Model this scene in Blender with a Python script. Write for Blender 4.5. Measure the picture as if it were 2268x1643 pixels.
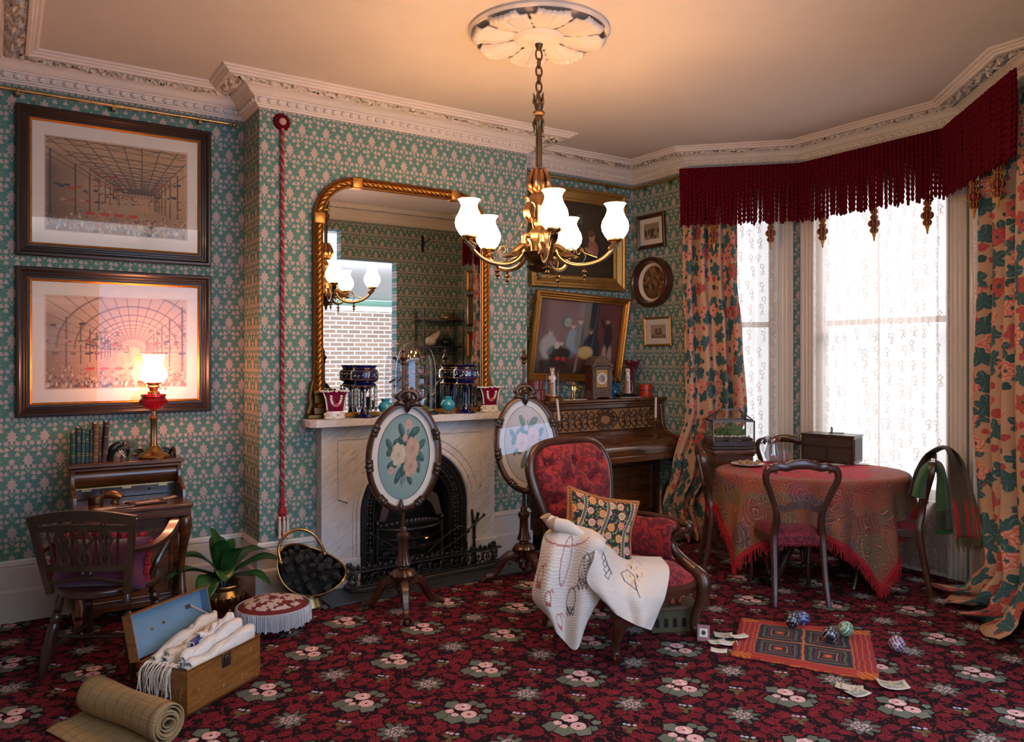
import bpy, bmesh, math, random
import numpy as np
from mathutils import Vector, Matrix
for o in list(bpy.data.objects): bpy.data.objects.remove(o)
SC = bpy.context.scene
COL = SC.collection
PI = math.pi
R = math.radians
sin, cos = math.sin, math.cos
random.seed(7)

# ------------------------------------------------------------------ camera, world, light, exposure
FPX, CX, HY, EYE, YAW = 1716.0, 1134.0, 790.0, 1.55, R(33.46)
cam = bpy.data.cameras.new('camera')
cam.sensor_width = 36
cam.lens = 36 * FPX / 2268
cam.shift_y = -(821.5 - HY) / 2268
cam.clip_start = .05
co = bpy.data.objects.new('camera', cam)
co.location = (0, 0, EYE)
co.rotation_euler = (PI / 2, 0, -YAW)
COL.objects.link(co)
SC.camera = co
SC.view_settings.view_transform = 'Standard'
SC.view_settings.look = 'None'
SC.view_settings.gamma = 1
SC.view_settings.use_curve_mapping = False
SC.view_settings.exposure = 0.16
SC.cycles.max_bounces = 8
SC.cycles.diffuse_bounces = 4
SC.cycles.glossy_bounces = 4
SC.cycles.transmission_bounces = 8
SC.cycles.transparent_max_bounces = 16
SC.cycles.caustics_reflective = False
SC.cycles.caustics_refractive = False
SC.cycles.sample_clamp_indirect = 6
SC.cycles.use_denoising = True
w = bpy.data.worlds.new('daylight')
SC.world = w
w.use_nodes = True
w.node_tree.nodes['Background'].inputs[0].default_value = (.92, .95, 1.0, 1)
w.node_tree.nodes['Background'].inputs[1].default_value = 1.4

def area_light(name, loc, rot, sx, sy, power, col):
    l = bpy.data.lights.new(name, 'AREA')
    l.shape = 'RECTANGLE'; l.size = sx; l.size_y = sy; l.energy = power; l.color = col
    o = bpy.data.objects.new(name, l); o.location = loc; o.rotation_euler = rot
    COL.objects.link(o); o['kind'] = 'helper'
    return o
# sky light falling in at the three bay windows and through the wide opening the room is seen from, plus an added fill lamp
area_light('sky_over_bay', (7.9, 3.4, 5.4), (0, R(36), 0), 2.6, 4.2, 560, (1.0, .97, .95))
area_light('opening_daylight', (2.55, -2.0, 1.95), (R(76), 0, 0), 2.7, 2.7, 118, (.34, .58, 1.0))
area_light('brick_wall_fill', (2.6, -.5, 3.0), (R(-62), 0, 0), 6.5, .7, 190, (.95, .97, 1.0))  # added lamp under the canopy, brightens the brick wall outside

def ray(px, py):
    a = (px - CX) / FPX
    S, C = sin(YAW), cos(YAW)
    return (S + a * C, C - a * S, (HY - py) / FPX)
def at(px, py, z=None, y=None, x=None, d=None):
    r = ray(px, py)
    t = (z - EYE) / r[2] if z is not None else y / r[1] if y is not None else x / r[0] if x is not None else d
    return Vector((r[0] * t, r[1] * t, EYE + r[2] * t))

# ------------------------------------------------------------------ objects
def ob(name, data, parent=None):
    o = bpy.data.objects.new(name, data)
    COL.objects.link(o)
    if parent is not None: o.parent = parent
    return o
def tag(o, label=None, cat=None, group=None, kind=None):
    if label: o['label'] = label
    if cat: o['category'] = cat
    if group: o['group'] = group
    if kind: o['kind'] = kind
    return o
def thing(name, label, cat, loc=(0, 0, 0), rz=0, group=None, rot=None):
    o = ob(name, None)
    o.empty_display_size = .05
    o.location = loc
    o.rotation_euler = rot if rot else (0, 0, rz)
    return tag(o, label, cat, group)
def dup(root, loc=None, rz=None, label=None, name=None):
    r = root.copy(); COL.objects.link(r)
    if name: r.name = name
    if loc is not None: r.location = loc
    if rz is not None: r.rotation_euler = (0, 0, rz) if not isinstance(rz, tuple) else rz
    if label: r['label'] = label
    for ch in list(root.children):
        c = ch.copy(); COL.objects.link(c); c.parent = r
        for g in list(ch.children):
            d = g.copy(); COL.objects.link(d); d.parent = c
    return r

def cr(pts, n=6, closed=False):
    """Catmull-Rom through pts (any dimension)"""
    P = [np.array(p, float) for p in pts]
    out = []
    m = len(P)
    segs = m if closed else m - 1
    for i in range(segs):
        if closed: a, b, c, d = P[(i - 1) % m], P[i], P[(i + 1) % m], P[(i + 2) % m]
        else:
            b, c = P[i], P[i + 1]
            a = P[i - 1] if i else 2 * b - c
            d = P[i + 2] if i + 2 < m else 2 * c - b
        for k in range(n):
            t = k / n
            out.append(.5 * (2 * b + (c - a) * t + (2 * a - 5 * b + 4 * c - d) * t * t + (3 * b - a - 3 * c + d) * t ** 3))
    if not closed: out.append(P[-1])
    return [tuple(float(v) for v in q) for q in out]

class MB:
    """collects shapes; build() links them as one mesh object"""
    def __init__(s):
        s.v = []; s.f = []; s.uv = {}
    def add(s, vs, fs, uvs=None):
        o = len(s.v)
        s.v += [tuple(map(float, p)) for p in vs]
        for f in fs: s.f.append(tuple(i + o for i in f))
        if uvs is not None:
            for i, t in enumerate(uvs): s.uv[o + i] = t
        return s
    def box(s, c, d, rot=None):
        hx, hy, hz = d[0] / 2, d[1] / 2, d[2] / 2
        vs = [Vector((x * hx, y * hy, z * hz)) for x in (-1, 1) for y in (-1, 1) for z in (-1, 1)]
        if rot is not None:
            m = rot if isinstance(rot, Matrix) else Matrix.Rotation(rot[2], 3, 'Z') @ Matrix.Rotation(rot[1], 3, 'Y') @ Matrix.Rotation(rot[0], 3, 'X')
            vs = [m @ v for v in vs]
        vs = [v + Vector(c) for v in vs]
        return s.add(vs, [(0, 1, 3, 2), (4, 6, 7, 5), (0, 4, 5, 1), (2, 3, 7, 6), (0, 2, 6, 4), (1, 5, 7, 3)])
    def b2(s, x0, x1, y0, y1, z0, z1):
        return s.box(((x0 + x1) / 2, (y0 + y1) / 2, (z0 + z1) / 2), (x1 - x0, y1 - y0, z1 - z0))
    def lathe(s, prof, n=24, c=(0, 0, 0), sx=1, sy=1, m=None, flute=0, nf=0, cap=True):
        vs = []; fs = []
        k = len(prof)
        for i in range(n):
            a = 2 * PI * i / n
            w_ = 1 + (flute * cos(nf * a) if nf else 0)
            for r, z in prof:
                p = Vector((r * w_ * cos(a) * sx, r * w_ * sin(a) * sy, z))
                if m is not None: p = m @ p
                vs.append(p + Vector(c))
        for i in range(n):
            j = (i + 1) % n
            for q in range(k - 1):
                fs.append((i * k + q, j * k + q, j * k + q + 1, i * k + q + 1))
        if cap and prof[0][0] > 1e-5: fs.append(tuple(i * k for i in range(n))[::-1])
        if cap and prof[-1][0] > 1e-5: fs.append(tuple(i * k + k - 1 for i in range(n)))
        return s.add(vs, fs)
    def tube(s, pts, r, n=8, closed=False, sm=0, sec=None, up=None, cap=True):
        """sweep a circle (or section sec[(a,b)]) along pts; r = number or per point"""
        P = [Vector(p) for p in pts]
        rr = [r] * len(P) if not hasattr(r, '__len__') else list(r)
        if sm:
            q = cr([tuple(p) + (x,) for p, x in zip(P, rr)], sm, closed)
            P = [Vector(t[:3]) for t in q]; rr = [max(t[3], .0002) for t in q]
        m = len(P)
        if sec is None: sec = [(cos(2 * PI * i / n), sin(2 * PI * i / n)) for i in range(n)]
        n = len(sec)
        T = []
        for i in range(m):
            a = P[(i - 1) % m] if closed or i else P[i]
            b = P[(i + 1) % m] if closed or i < m - 1 else P[i]
            t = (b - a)
            T.append(t.normalized() if t.length > 1e-9 else Vector((0, 0, 1)))
        u = Vector(up) if up else (Vector((0, 0, 1)) if abs(T[0].z) < .9 else Vector((1, 0, 0)))
        vs = []
        N = None
        for i in range(m):
            if up: N = u - T[i] * u.dot(T[i])
            elif N is None: N = u - T[i] * u.dot(T[i])
            else: N = N - T[i] * N.dot(T[i])
            if N.length < 1e-6: N = T[i].orthogonal()
            N.normalize()
            B = T[i].cross(N)
            for a, b in sec: vs.append(P[i] + (N * a + B * b) * rr[i])
        fs = []
        for i in range(m if closed else m - 1):
            j = (i + 1) % m
            for q in range(n):
                w_ = (q + 1) % n
                fs.append((i * n + q, i * n + w_, j * n + w_, j * n + q))
        if not closed and cap:
            fs.append(tuple(range(n))[::-1]); fs.append(tuple((m - 1) * n + q for q in range(n)))
        return s.add(vs, fs)
    def ell(s, c, r, nu=12, nv=8, m=None):
        r = (r, r, r) if not hasattr(r, '__len__') else r
        vs = [Vector((0, 0, -r[2]))]
        for j in range(1, nv):
            t = -PI / 2 + PI * j / nv
            for i in range(nu):
                a = 2 * PI * i / nu
                vs.append(Vector((r[0] * cos(t) * cos(a), r[1] * cos(t) * sin(a), r[2] * sin(t))))
        vs.append(Vector((0, 0, r[2])))
        if m is not None: vs = [m @ v for v in vs]
        fs = []
        for i in range(nu):
            k = (i + 1) % nu
            fs.append((0, 1 + k, 1 + i))
            for j in range(nv - 2):
                a = 1 + j * nu
                fs.append((a + i, a + k, a + nu + k, a + nu + i))
            a = 1 + (nv - 2) * nu
            fs.append((a + i, a + k, len(vs) - 1))
        return s.add([v + Vector(c) for v in vs], fs)
    def prism(s, poly, d0, d1, m=None, c=(0, 0, 0)):
        """poly [(x,z)] extruded along y from d0 to d1 (m, c place it)"""
        n = len(poly)
        vs = [Vector((p[0], d, p[1])) for d in (d0, d1) for p in poly]
        if m is not None: vs = [m @ v for v in vs]
        vs = [v + Vector(c) for v in vs]
        fs = [tuple(range(n)), tuple(range(2 * n - 1, n - 1, -1))]
        for i in range(n):
            j = (i + 1) % n
            fs.append((i, i + n, j + n, j))
        return s.add(vs, fs)
    def grid(s, fn, nu, nv, cu=False, cv=False, uv=True):
        """surface fn(u,v) -> point, u,v in 0..1"""
        U = nu if cu else nu + 1
        V = nv if cv else nv + 1
        vs = []; t = []
        for i in range(U):
            for j in range(V):
                u, v = i / nu, j / nv
                vs.append(fn(u, v)); t.append((u, v))
        fs = []
        for i in range(nu):
            for j in range(nv):
                a, b = i, (i + 1) % U
                c, d = j, (j + 1) % V
                fs.append((a * V + c, b * V + c, b * V + d, a * V + d))
        return s.add(vs, fs, t if uv else None)
    def patch(s, ctrl, nu=8, nv=8):
        """Catmull-Rom patch through a grid of control points"""
        rows = [cr(r, nv) for r in ctrl]
        cols = [cr([row[j] for row in rows], nu) for j in range(len(rows[0]))]
        V = len(cols); U = len(cols[0])
        vs = []; t = []
        for i in range(U):
            for j in range(V):
                vs.append(cols[j][i]); t.append((i / (U - 1), j / (V - 1)))
        fs = [(i * V + j, (i + 1) * V + j, (i + 1) * V + j + 1, i * V + j + 1) for i in range(U - 1) for j in range(V - 1)]
        return s.add(vs, fs, t)
    def frame(s, w, h, prof, c=(0, 0, 0)):
        """mitred rectangle in the XZ plane; prof [(inward, -y out)] from the outer edge"""
        k = len(prof)
        vs = []
        for sx, sz in ((-1, -1), (1, -1), (1, 1), (-1, 1)):
            for a, b in prof: vs.append((c[0] + sx * (w / 2 - a), c[1] - b, c[2] + sz * (h / 2 - a)))
        fs = []
        for i in range(4):
            j = (i + 1) % 4
            for q in range(k - 1): fs.append((i * k + q, j * k + q, j * k + q + 1, i * k + q + 1))
        return s.add(vs, fs)
    def xform(s, m):
        s.v = [tuple(m @ Vector(p)) for p in s.v]
        return s
    def build(s, name, mat, parent=None, label=None, smooth=40, bev=0, solid=0, uvf=None, sub=0, loc=None, seg=2):
        me = bpy.data.meshes.new(name)
        me.from_pydata(s.v, [], s.f)
        me.update()
        bm = bmesh.new(); bm.from_mesh(me)
        bmesh.ops.recalc_face_normals(bm, faces=bm.faces)
        bm.to_mesh(me); bm.free()
        if uvf or s.uv:
            l = me.uv_layers.new(name='UVMap')
            for lp in me.loops:
                l.data[lp.index].uv = uvf(s.v[lp.vertex_index]) if uvf else s.uv.get(lp.vertex_index, (0, 0))
        if mat: me.materials.append(mat)
        if smooth:
            me.shade_smooth()
            me.set_sharp_from_angle(angle=R(smooth))
        o = ob(name, me, parent)
        if loc is not None: o.location = loc
        if label: o['label'] = label
        if solid:
            m = o.modifiers.new('thick', 'SOLIDIFY'); m.thickness = solid; m.offset = 0
        if bev:
            m = o.modifiers.new('bevel', 'BEVEL'); m.width = bev; m.segments = seg; m.limit_method = 'ANGLE'; m.angle_limit = R(50)
        if sub:
            m = o.modifiers.new('sub', 'SUBSURF'); m.levels = sub; m.render_levels = sub
        return o
    def solo(s, name, mat, label, cat, loc=(0, 0, 0), rz=0, group=None, kind=None, rot=None, **kw):
        o = s.build(name, mat, None, **kw)
        o.location = loc
        o.rotation_euler = rot if rot else (0, 0, rz)
        return tag(o, label, cat, group, kind)
def struct(name, mb, mat, **kw):
    o = mb.build(name, mat, None, **kw)
    o['kind'] = 'structure'
    return o

# ------------------------------------------------------------------ node materials
NT = None
class X:
    def __init__(s, v): s.v = v
    def __add__(a, b): return mth('ADD', a, b)
    __radd__ = lambda a, b: mth('ADD', b, a)
    def __sub__(a, b): return mth('SUBTRACT', a, b)
    def __rsub__(a, b): return mth('SUBTRACT', b, a)
    def __mul__(a, b): return mth('MULTIPLY', a, b)
    __rmul__ = lambda a, b: mth('MULTIPLY', b, a)
    def __truediv__(a, b): return mth('DIVIDE', a, b)
    def __rtruediv__(a, b): return mth('DIVIDE', b, a)
    def __neg__(a): return mth('MULTIPLY', a, -1)
    def __lt__(a, b): return mth('LESS_THAN', a, b)
    def __gt__(a, b): return mth('GREATER_THAN', a, b)
def mth(op, *args):
    n = NT.nodes.new('ShaderNodeMath'); n.operation = op
    for i, a in enumerate(args):
        if isinstance(a, X): NT.links.new(a.v, n.inputs[i])
        else: n.inputs[i].default_value = a
    return X(n.outputs[0])
nmin = lambda a, b: mth('MINIMUM', a, b)
nmax = lambda a, b: mth('MAXIMUM', a, b)
nabs = lambda a: mth('ABSOLUTE', a)
nsin = lambda a: mth('SINE', a)
ncos = lambda a: mth('COSINE', a)
nmod = lambda a, b: mth('FLOORED_MODULO', a, b)
nfloor = lambda a: mth('FLOOR', a)
nround = lambda a: mth('ROUND', a)
nsqrt = lambda a: mth('SQRT', a)
natan2 = lambda a, b: mth('ARCTAN2', a, b)
def hyp(a, b): return nsqrt(mth('MULTIPLY_ADD', a, a, b * b))
def sstep(x, a, b):
    n = NT.nodes.new('ShaderNodeMapRange'); n.interpolation_type = 'SMOOTHSTEP'
    NT.links.new(x.v, n.inputs[0]); n.inputs[1].default_value = a; n.inputs[2].default_value = b
    return X(n.outputs[0])
def below(x, t, e=.0012):
    return sstep(x, t + e, t - e) if False else 1 - sstep(x, t - e, t + e)
def mixc(f, a, b):
    n = NT.nodes.new('ShaderNodeMix'); n.data_type = 'RGBA'
    for i, t in ((0, f), (6, a), (7, b)):
        if isinstance(t, X): NT.links.new(t.v, n.inputs[i])
        elif i == 0: n.inputs[0].default_value = t
        else: n.inputs[i].default_value = (*t, 1)
    return X(n.outputs[2])
def vec(x, y, z=0.0):
    n = NT.nodes.new('ShaderNodeCombineXYZ')
    for i, a in enumerate((x, y, z)):
        if isinstance(a, X): NT.links.new(a.v, n.inputs[i])
        else: n.inputs[i].default_value = a
    return X(n.outputs[0])
def sep(v):
    n = NT.nodes.new('ShaderNodeSeparateXYZ'); NT.links.new(v.v, n.inputs[0])
    return X(n.outputs[0]), X(n.outputs[1]), X(n.outputs[2])
def coord(kind='obj'):
    if kind == 'pos': return X(NT.nodes.new('ShaderNodeNewGeometry').outputs['Position'])
    n = NT.nodes.new('ShaderNodeTexCoord')
    return X(n.outputs[{'obj': 'Object', 'uv': 'UV', 'gen': 'Generated'}[kind]])
def noise(v, scale, detail=2, rough=.5, dist=0, col=False):
    n = NT.nodes.new('ShaderNodeTexNoise')
    n.inputs['Scale'].default_value = scale; n.inputs['Detail'].default_value = detail
    n.inputs['Roughness'].default_value = rough; n.inputs['Distortion'].default_value = dist
    if v is not None: NT.links.new(v.v, n.inputs['Vector'])
    return X(n.outputs['Color' if col else 'Fac'])
def voro(v, scale, rnd=1.0, feature='F1', dims='2D'):
    n = NT.nodes.new('ShaderNodeTexVoronoi'); n.voronoi_dimensions = dims; n.feature = feature
    n.inputs['Scale'].default_value = scale; n.inputs['Randomness'].default_value = rnd
    NT.links.new(v.v, n.inputs['Vector'])
    return n
def scl(v, sx, sy, sz=1.0):
    n = NT.nodes.new('ShaderNodeMapping'); n.inputs['Scale'].default_value = (sx, sy, sz)
    NT.links.new(v.v, n.inputs['Vector'])
    return X(n.outputs[0])
def ramp(x, stops):
    n = NT.nodes.new('ShaderNodeValToRGB'); e = n.color_ramp.elements
    while len(e) < len(stops): e.new(.5)
    for q, (p, c) in zip(e, stops): q.position = p; q.color = (*c, 1)
    NT.links.new(x.v, n.inputs[0])
    return X(n.outputs[0])
def mat(name, col=(.5, .5, .5), rough=.5, metal=0, fn=None, bump=.3, coat=0, spec=.5, sheen=0, **kw):
    """fn() returns colour, or dict(col=, rough=, h=, metal=)"""
    global NT
    m = bpy.data.materials.new(name); m.use_nodes = True
    NT = m.node_tree
    b = NT.nodes['Principled BSDF']
    b.inputs['Base Color'].default_value = (*col, 1)
    b.inputs['Roughness'].default_value = rough
    b.inputs['Metallic'].default_value = metal
    b.inputs['Specular IOR Level'].default_value = spec
    b.inputs['Coat Weight'].default_value = coat
    b.inputs['Coat Roughness'].default_value = .12
    if sheen: b.inputs['Sheen Weight'].default_value = sheen
    for k, v in kw.items():
        b.inputs[k.replace('_', ' ')].default_value = v
    r = fn() if fn else None
    if isinstance(r, X): r = {'col': r}
    if r:
        for k, s in (('col', 'Base Color'), ('rough', 'Roughness'), ('metal', 'Metallic')):
            if k in r: NT.links.new(r[k].v, b.inputs[s])
        if 'h' in r:
            n = NT.nodes.new('ShaderNodeBump'); n.inputs['Strength'].default_value = bump; n.inputs['Distance'].default_value = r.get('dist', .01)
            NT.links.new(r['h'].v, n.inputs['Height']); NT.links.new(n.outputs[0], b.inputs['Normal'])
    return m
# ------------------------------------------------------------------ surfaces
def tint(c, k): return tuple(min(1, x * k) for x in c)
def plain(name, c, rough=.5, v=.12, sc=30, metal=0, bump=0, **kw):
    """one colour with a little mottling"""
    def fn():
        n = noise(coord('obj'), sc, 3)
        d = dict(col=mixc(n, tint(c, 1 - v), tint(c, 1 + v)))
        if bump: d['h'] = n
        return d
    return mat(name, c, rough, metal, fn, bump=bump or .2, **kw)
def wood(name, dark, light, rough=.32, coat=.25, axis='z', sc=1.0):
    def fn():
        p = coord('obj')
        s = {'z': (9, 9, .9), 'x': (.9, 9, 9), 'y': (9, .9, 9)}[axis]
        q = scl(p, *[a * sc for a in s])
        n = noise(q, 3, 5, .6, 1.2)
        m = noise(p, 6 * sc, 3, .5, .6)
        f = n * .7 + m * .45
        return dict(col=ramp(f, [(.35, dark), (.75, light)]), h=n, dist=.002)
    return mat(name, light, rough, 0, fn, bump=.08, coat=coat)
def metalm(name, c, rough, sc=14, v=.3, bump=.0):
    def fn():
        n = noise(coord('obj'), sc, 4)
        d = dict(col=mixc(n, tint(c, 1 - v), tint(c, 1 + v * .5)), rough=n * .25 + (rough - .1))
        if bump: d['h'] = n
        return d
    return mat(name, c, rough, 1, fn, bump=bump)
def leafd(u, v, cx, cy, r, n=3, ph=0.0, depth=.3):
    """signed distance-ish of a lobed leaf round (cx,cy)"""
    du, dv = u - cx, v - cy
    a = natan2(dv, du)
    return hyp(du, dv) - (ncos(a * n + ph) * (r * depth) + r * (1 - depth))
def maple(u, v, cx, cy, r, n=5, ph=PI / 2, sq=1.0):
    """leaf with pointed lobes, one of them towards ph"""
    du, dv = u - cx, (v - cy) * sq
    a = natan2(dv, du) - ph
    return hyp(du, dv) - (r - nabs(nsin(a * (n / 2))) * (r * .34))
def circ(u, v, cx, cy, r): return hyp(u - cx, v - cy) - r

def _wallpaper():
    u, v, _ = sep(coord('uv'))
    P = .082
    i = nround(u / P)
    odd = nmod(i, 2)
    x = nabs(u - i * P)
    d = nmod(v * -1 + odd * .1405, .281)          # downwards from the tip of the big leaf
    L = []
    L.append(nmin(maple(x, d, 0, .046, .030, 8, -PI / 2, .80), mth('MULTIPLY_ADD', nabs(d - .022), .46, x) - .0105))
    L.append(nmax(x - .0075, nabs(d - .080) - .010))
    L.append(maple(x, d, .029, .084, .0155, 5, .5))
    L.append(nmax(nabs(x - (.118 - d) * .42) - .0028, nabs(d - .105) - .013))
    L.append(maple(x, d, .027, .120, .0150, 3, .9))
    L.append(maple(x, d, .028, .150, .0150, 3, 2.6))
    L.append(maple(x, d, 0, .193, .0180, 5, -PI / 2, .85))
    L.append(maple(x, d, .0185, .223, .0165, 5, -.2))
    L.append(nmax(nabs(x - (.256 - d) * .42) - .0022, nabs(d - .24) - .014))
    L.append(maple(x, d, .028, .263, .0145, 3, .6))
    m = L[0]
    for q in L[1:]: m = nmin(m, q)
    on = 1 - sstep(m, -.0012, .0014)
    nz = noise(coord('uv'), 90, 3)
    lines = sstep(nsin(x * 260 + noise(coord('uv'), 18, 1) * 26), .86, 1.0)
    g = mixc(nz, (.085, .205, .172), (.125, .262, .222))
    g = mixc(lines * .45, g, (.035, .105, .095))
    pk = mixc(nz, (.44, .335, .31), (.53, .41, .385))
    return dict(col=mixc(on, g, pk))
WALLPAPER = mat('wallpaper', rough=.75, fn=_wallpaper, spec=.25)

def _carpet():
    px, py, _ = sep(coord('pos'))
    A, B = .33, .345
    gx, gy = (px - 1.033) / A, (py - 3.63) / B
    i, j = nround(gx), nround(gy)
    lx, ly = (gx - i) * A, (gy - j) * B
    par = nmod(i + j, 2)
    S, C = sin(YAW), cos(YAW)
    wv = noise(coord('pos'), 60, 1)
    u = lx * C - ly * S + (wv - .5) * .012
    v = lx * S + ly * C + (wv - .5) * .012
    # the big bunch
    LV = [(circ(u, v, cx, cy, r) + nabs(nsin(natan2(v - cy, u - cx) * 2.5 + cx * 50)) * (r * .22), k) for k, (cx, cy, r) in enumerate(((.035, .082, .026), (.072, .058, .026), (.1, .005, .023), (.08, -.048, .026), (-.056, .068, .040), (.035, -.072, .044), (-.088, -.03, .046), (-.04, -.066, .048)))]
    lv = LV[0][0]
    for q, k in LV[1:]: lv = nmin(lv, q)
    f1, f2 = circ(u, v, -.008, .044, .036), circ(u, v, .022, -.026, .034)
    bud = nmin(circ(u, v, -.064, .004, .019), circ(u, v, -.04, -.03, .016))
    fl = nmin(nmin(f1, f2), bud)
    eye = nmin(hyp(u + .008, v - .044), hyp(u - .022, v + .026))
    # the white spray
    ang = natan2(v, u)
    rr = hyp(u, v)
    wl = rr + (noise(coord('pos'), 24, 1) - .5) * .05 - (nabs(ncos(ang * 4.5)) * .052 + .028)
    vd = voro(vec(u, v), 62, .7)
    dots = X(vd.outputs['Distance']) * (1 / 62) - .0058
    wd = nmax(dots, rr - .042)
    # small sprig at cell centres
    i2, j2 = nfloor(gx), nfloor(gy)
    su = (gx - i2 - .5) * A; sv = (gy - j2 - .5) * B
    a2 = natan2(sv, su); r2 = hyp(su, sv)
    sl = r2 - (ncos(a2 * 3 + .8) * .017 + .022)
    sd = nmin(nmin(circ(su, sv, .022, .03, .009), circ(su, sv, .04, .012, .009)), circ(su, sv, .012, .045, .008))
    # red sprigs everywhere between
    vr = voro(vec(px, py), 14.5, .8)
    c3x, c3y, _z = sep(X(vr.outputs['Position']))
    rnd, _a, _b = sep(X(vr.outputs['Color']))
    dx, dy = px - c3x, py - c3y
    cr_, sr_ = ncos(rnd * 40), nsin(rnd * 40)
    al, ac_ = dx * cr_ + dy * sr_, nabs(dy * cr_ - dx * sr_)
    rs = nmax(nabs(nmod(al - ac_ * .75, .0135) - .0068) - .0046, nmax(ac_ - nsqrt(nmax(1 - al * al * 1100, 0.0)) * .0235, .0012 - ac_))
    vr2 = voro(vec(px + .02, py + .05), 30, 1.0)
    rs2 = X(vr2.outputs['Distance']) * (1 / 30) - .0046
    vine = nabs(noise(vec(px, py), 11, 1) - .5) * .12 - .0016
    red = nmin(nmin(rs, rs2), vine)
    free = nmin(nmin(lv, fl) + par * 9, wl + (1 - par) * 9) - .010
    red = nmax(red, free * -1)
    fuz = noise(coord('pos'), 220, 2)
    base = mixc(fuz, (.007, .003, .005), (.017, .007, .010))
    redc = mixc(fuz, (.15, .010, .018), (.27, .024, .036))
    e = .0016
    def on(d): return 1 - sstep(d, -e, e)
    c = mixc(on(red), base, redc)
    grn = mixc(fuz, (.075, .088, .070), (.135, .150, .118))
    c = mixc(on(wl + (1 - par) * 9), c, grn)
    for q, k in LV:
        c = mixc(on(q - .003 + par * 9), c, (.016, .012, .012))
        c = mixc(on(q + par * 9), c, mixc(fuz, tint((.085, .096, .074), 1 + .15 * (k % 3)), tint((.155, .165, .130), 1 + .15 * (k % 3))))
    c = mixc(on(sl), c, (.12, .105, .045))
    c = mixc(on(sd), c, (.40, .43, .55))
    c = mixc(on(wd + (1 - par) * 9), c, (.56, .36, .38))
    pink = mixc(sstep(nsin(ang * 9 + u * 300), .2, 1), (.64, .34, .34), (.76, .54, .52))
    c = mixc(on(fl + par * 9), c, pink)
    c = mixc(on(eye + par * 9 - .007), c, (.12, .01, .03))
    return dict(col=c, h=fuz, dist=.004)
CARPET = mat('carpet', rough=.95, fn=_carpet, bump=.5, spec=.15)

PLASTER = plain('plaster', (.72, .65, .59), .7, .05, 8, spec=.3)
CEIL = plain('ceiling_paint', (.70, .635, .58), .8, .04, 5, spec=.2)
WHITE_PAINT = plain('white_gloss_paint', (.62, .56, .50), .22, .06, 6)
def _foliage():
    u, v, _ = sep(coord('uv'))
    p = vec(u + noise(coord('uv'), 16, 1) * .02, v)
    a = voro(p, 34, 1, 'SMOOTH_F1'); b = noise(p, 60, 3)
    return dict(h=(1 - X(a.outputs['Distance'])) + b * .5, col=mixc(b, (.62, .56, .50), (.76, .70, .63)), dist=.02)
FOLIAGE = mat('plaster_foliage', rough=.7, fn=_foliage, bump=1.0)
def _marble():
    p = coord('obj')
    x, y, z = sep(p)
    q = vec(x * 1 + z * .5, y, z * 1.0 - x * .7)
    n = noise(scl(q, 4, 4, 16), 2.2, 6, .62, 1.2)
    m = noise(p, 2.5, 4)
    return dict(col=ramp(n * .75 + m * .3, [(.30, (.30, .30, .31)), (.47, (.57, .54, .52)), (.7, (.72, .68, .65))]))
MARBLE = mat('white_marble', rough=.3, fn=_marble)
SLATE = plain('slate', (.03, .035, .04), .45, .3, 20)

MAHOG = wood('mahogany', (.016, .005, .003), (.080, .023, .010), coat=.4)
WALNUT = wood('walnut', (.024, .007, .003), (.150, .048, .014), rough=.25, coat=.45, axis='x')
DARKWOOD = wood('dark_oak', (.012, .006, .004), (.048, .021, .011), rough=.35, coat=.2)
FRAMEWOOD = wood('frame_wood', (.007, .003, .002), (.026, .009, .005), rough=.4, coat=.1)
ELM = wood('elm', (.009, .004, .003), (.048, .017, .008), rough=.3, coat=.3)
CLOCKWOOD = wood('clock_oak', (.05, .026, .018), (.15, .085, .06), rough=.4, coat=.1)
GILT = metalm('gilt', (.56, .27, .065), .42, 40, .45, .2)
GILTPALE = metalm('gilt_flat', (.60, .36, .11), .5, 25, .35, .15)
BRASS = metalm('brass', (.58, .36, .13), .25)
OLDBRASS = metalm('dull_brass', (.40, .27, .13), .32, 20, .45)
BRONZE = metalm('bronze', (.16, .105, .055), .38, 25, .5)
IRON = plain('cast_iron', (.012, .012, .012), .35, .4, 60, bump=.15)
STEEL = metalm('iron_bar', (.10, .10, .10), .35)
SOOT = plain('soot', (.006, .006, .006), .9, .4, 20)
COAL = plain('coal', (.018, .017, .017), .5, .6, 30, bump=.5)
BLACK = plain('ebony', (.010, .009, .009), .3, .3, 20)
GREYMETAL = metalm('pewter', (.16, .14, .12), .45)

def _damask(c1, c2, sc):
    def fn():
        p = coord('obj')
        n = noise(p, sc, 2, .5, 1.6)
        m = sstep(n, .47, .52)
        f = noise(p, 400, 1)
        return dict(col=mixc(m, c1, c2), h=m * .6 + f * .4, dist=.003)
    return fn
RED_DAMASK = mat('red_damask', rough=.85, fn=_damask((.105, .003, .006), (.285, .012, .015), 17), bump=.25, sheen=.08)
DARK_DAMASK = mat('crimson_damask', rough=.85, fn=_damask((.085, .003, .010), (.19, .009, .022), 26), bump=.25, sheen=.08)
CRIMSON = plain('crimson_cord', (.100, .002, .008), .8, .35, 50, spec=.08)
BELLRED = plain('bell_rope_red', (.36, .006, .022), .7, .3, 60)
MAROON = plain('maroon_velvet', (.085, .010, .035), .9, .25, 12, sheen=.4)
LACERED = plain('red_trim', (.34, .008, .022), .85, .4, 120)
CREAM = plain('cream_cloth', (.66, .58, .50), .9, .08, 40, bump=.2)
LINEN = plain('white_linen', (.72, .70, .68), .9, .06, 60, bump=.3)
PAPER = plain('paper', (.58, .50, .41), .8, .08, 25)
PAPERW = plain('white_paper', (.66, .62, .56), .8, .06, 25)
PAPERTAN = plain('manila_paper', (.52, .35, .24), .8, .12, 25)
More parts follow.
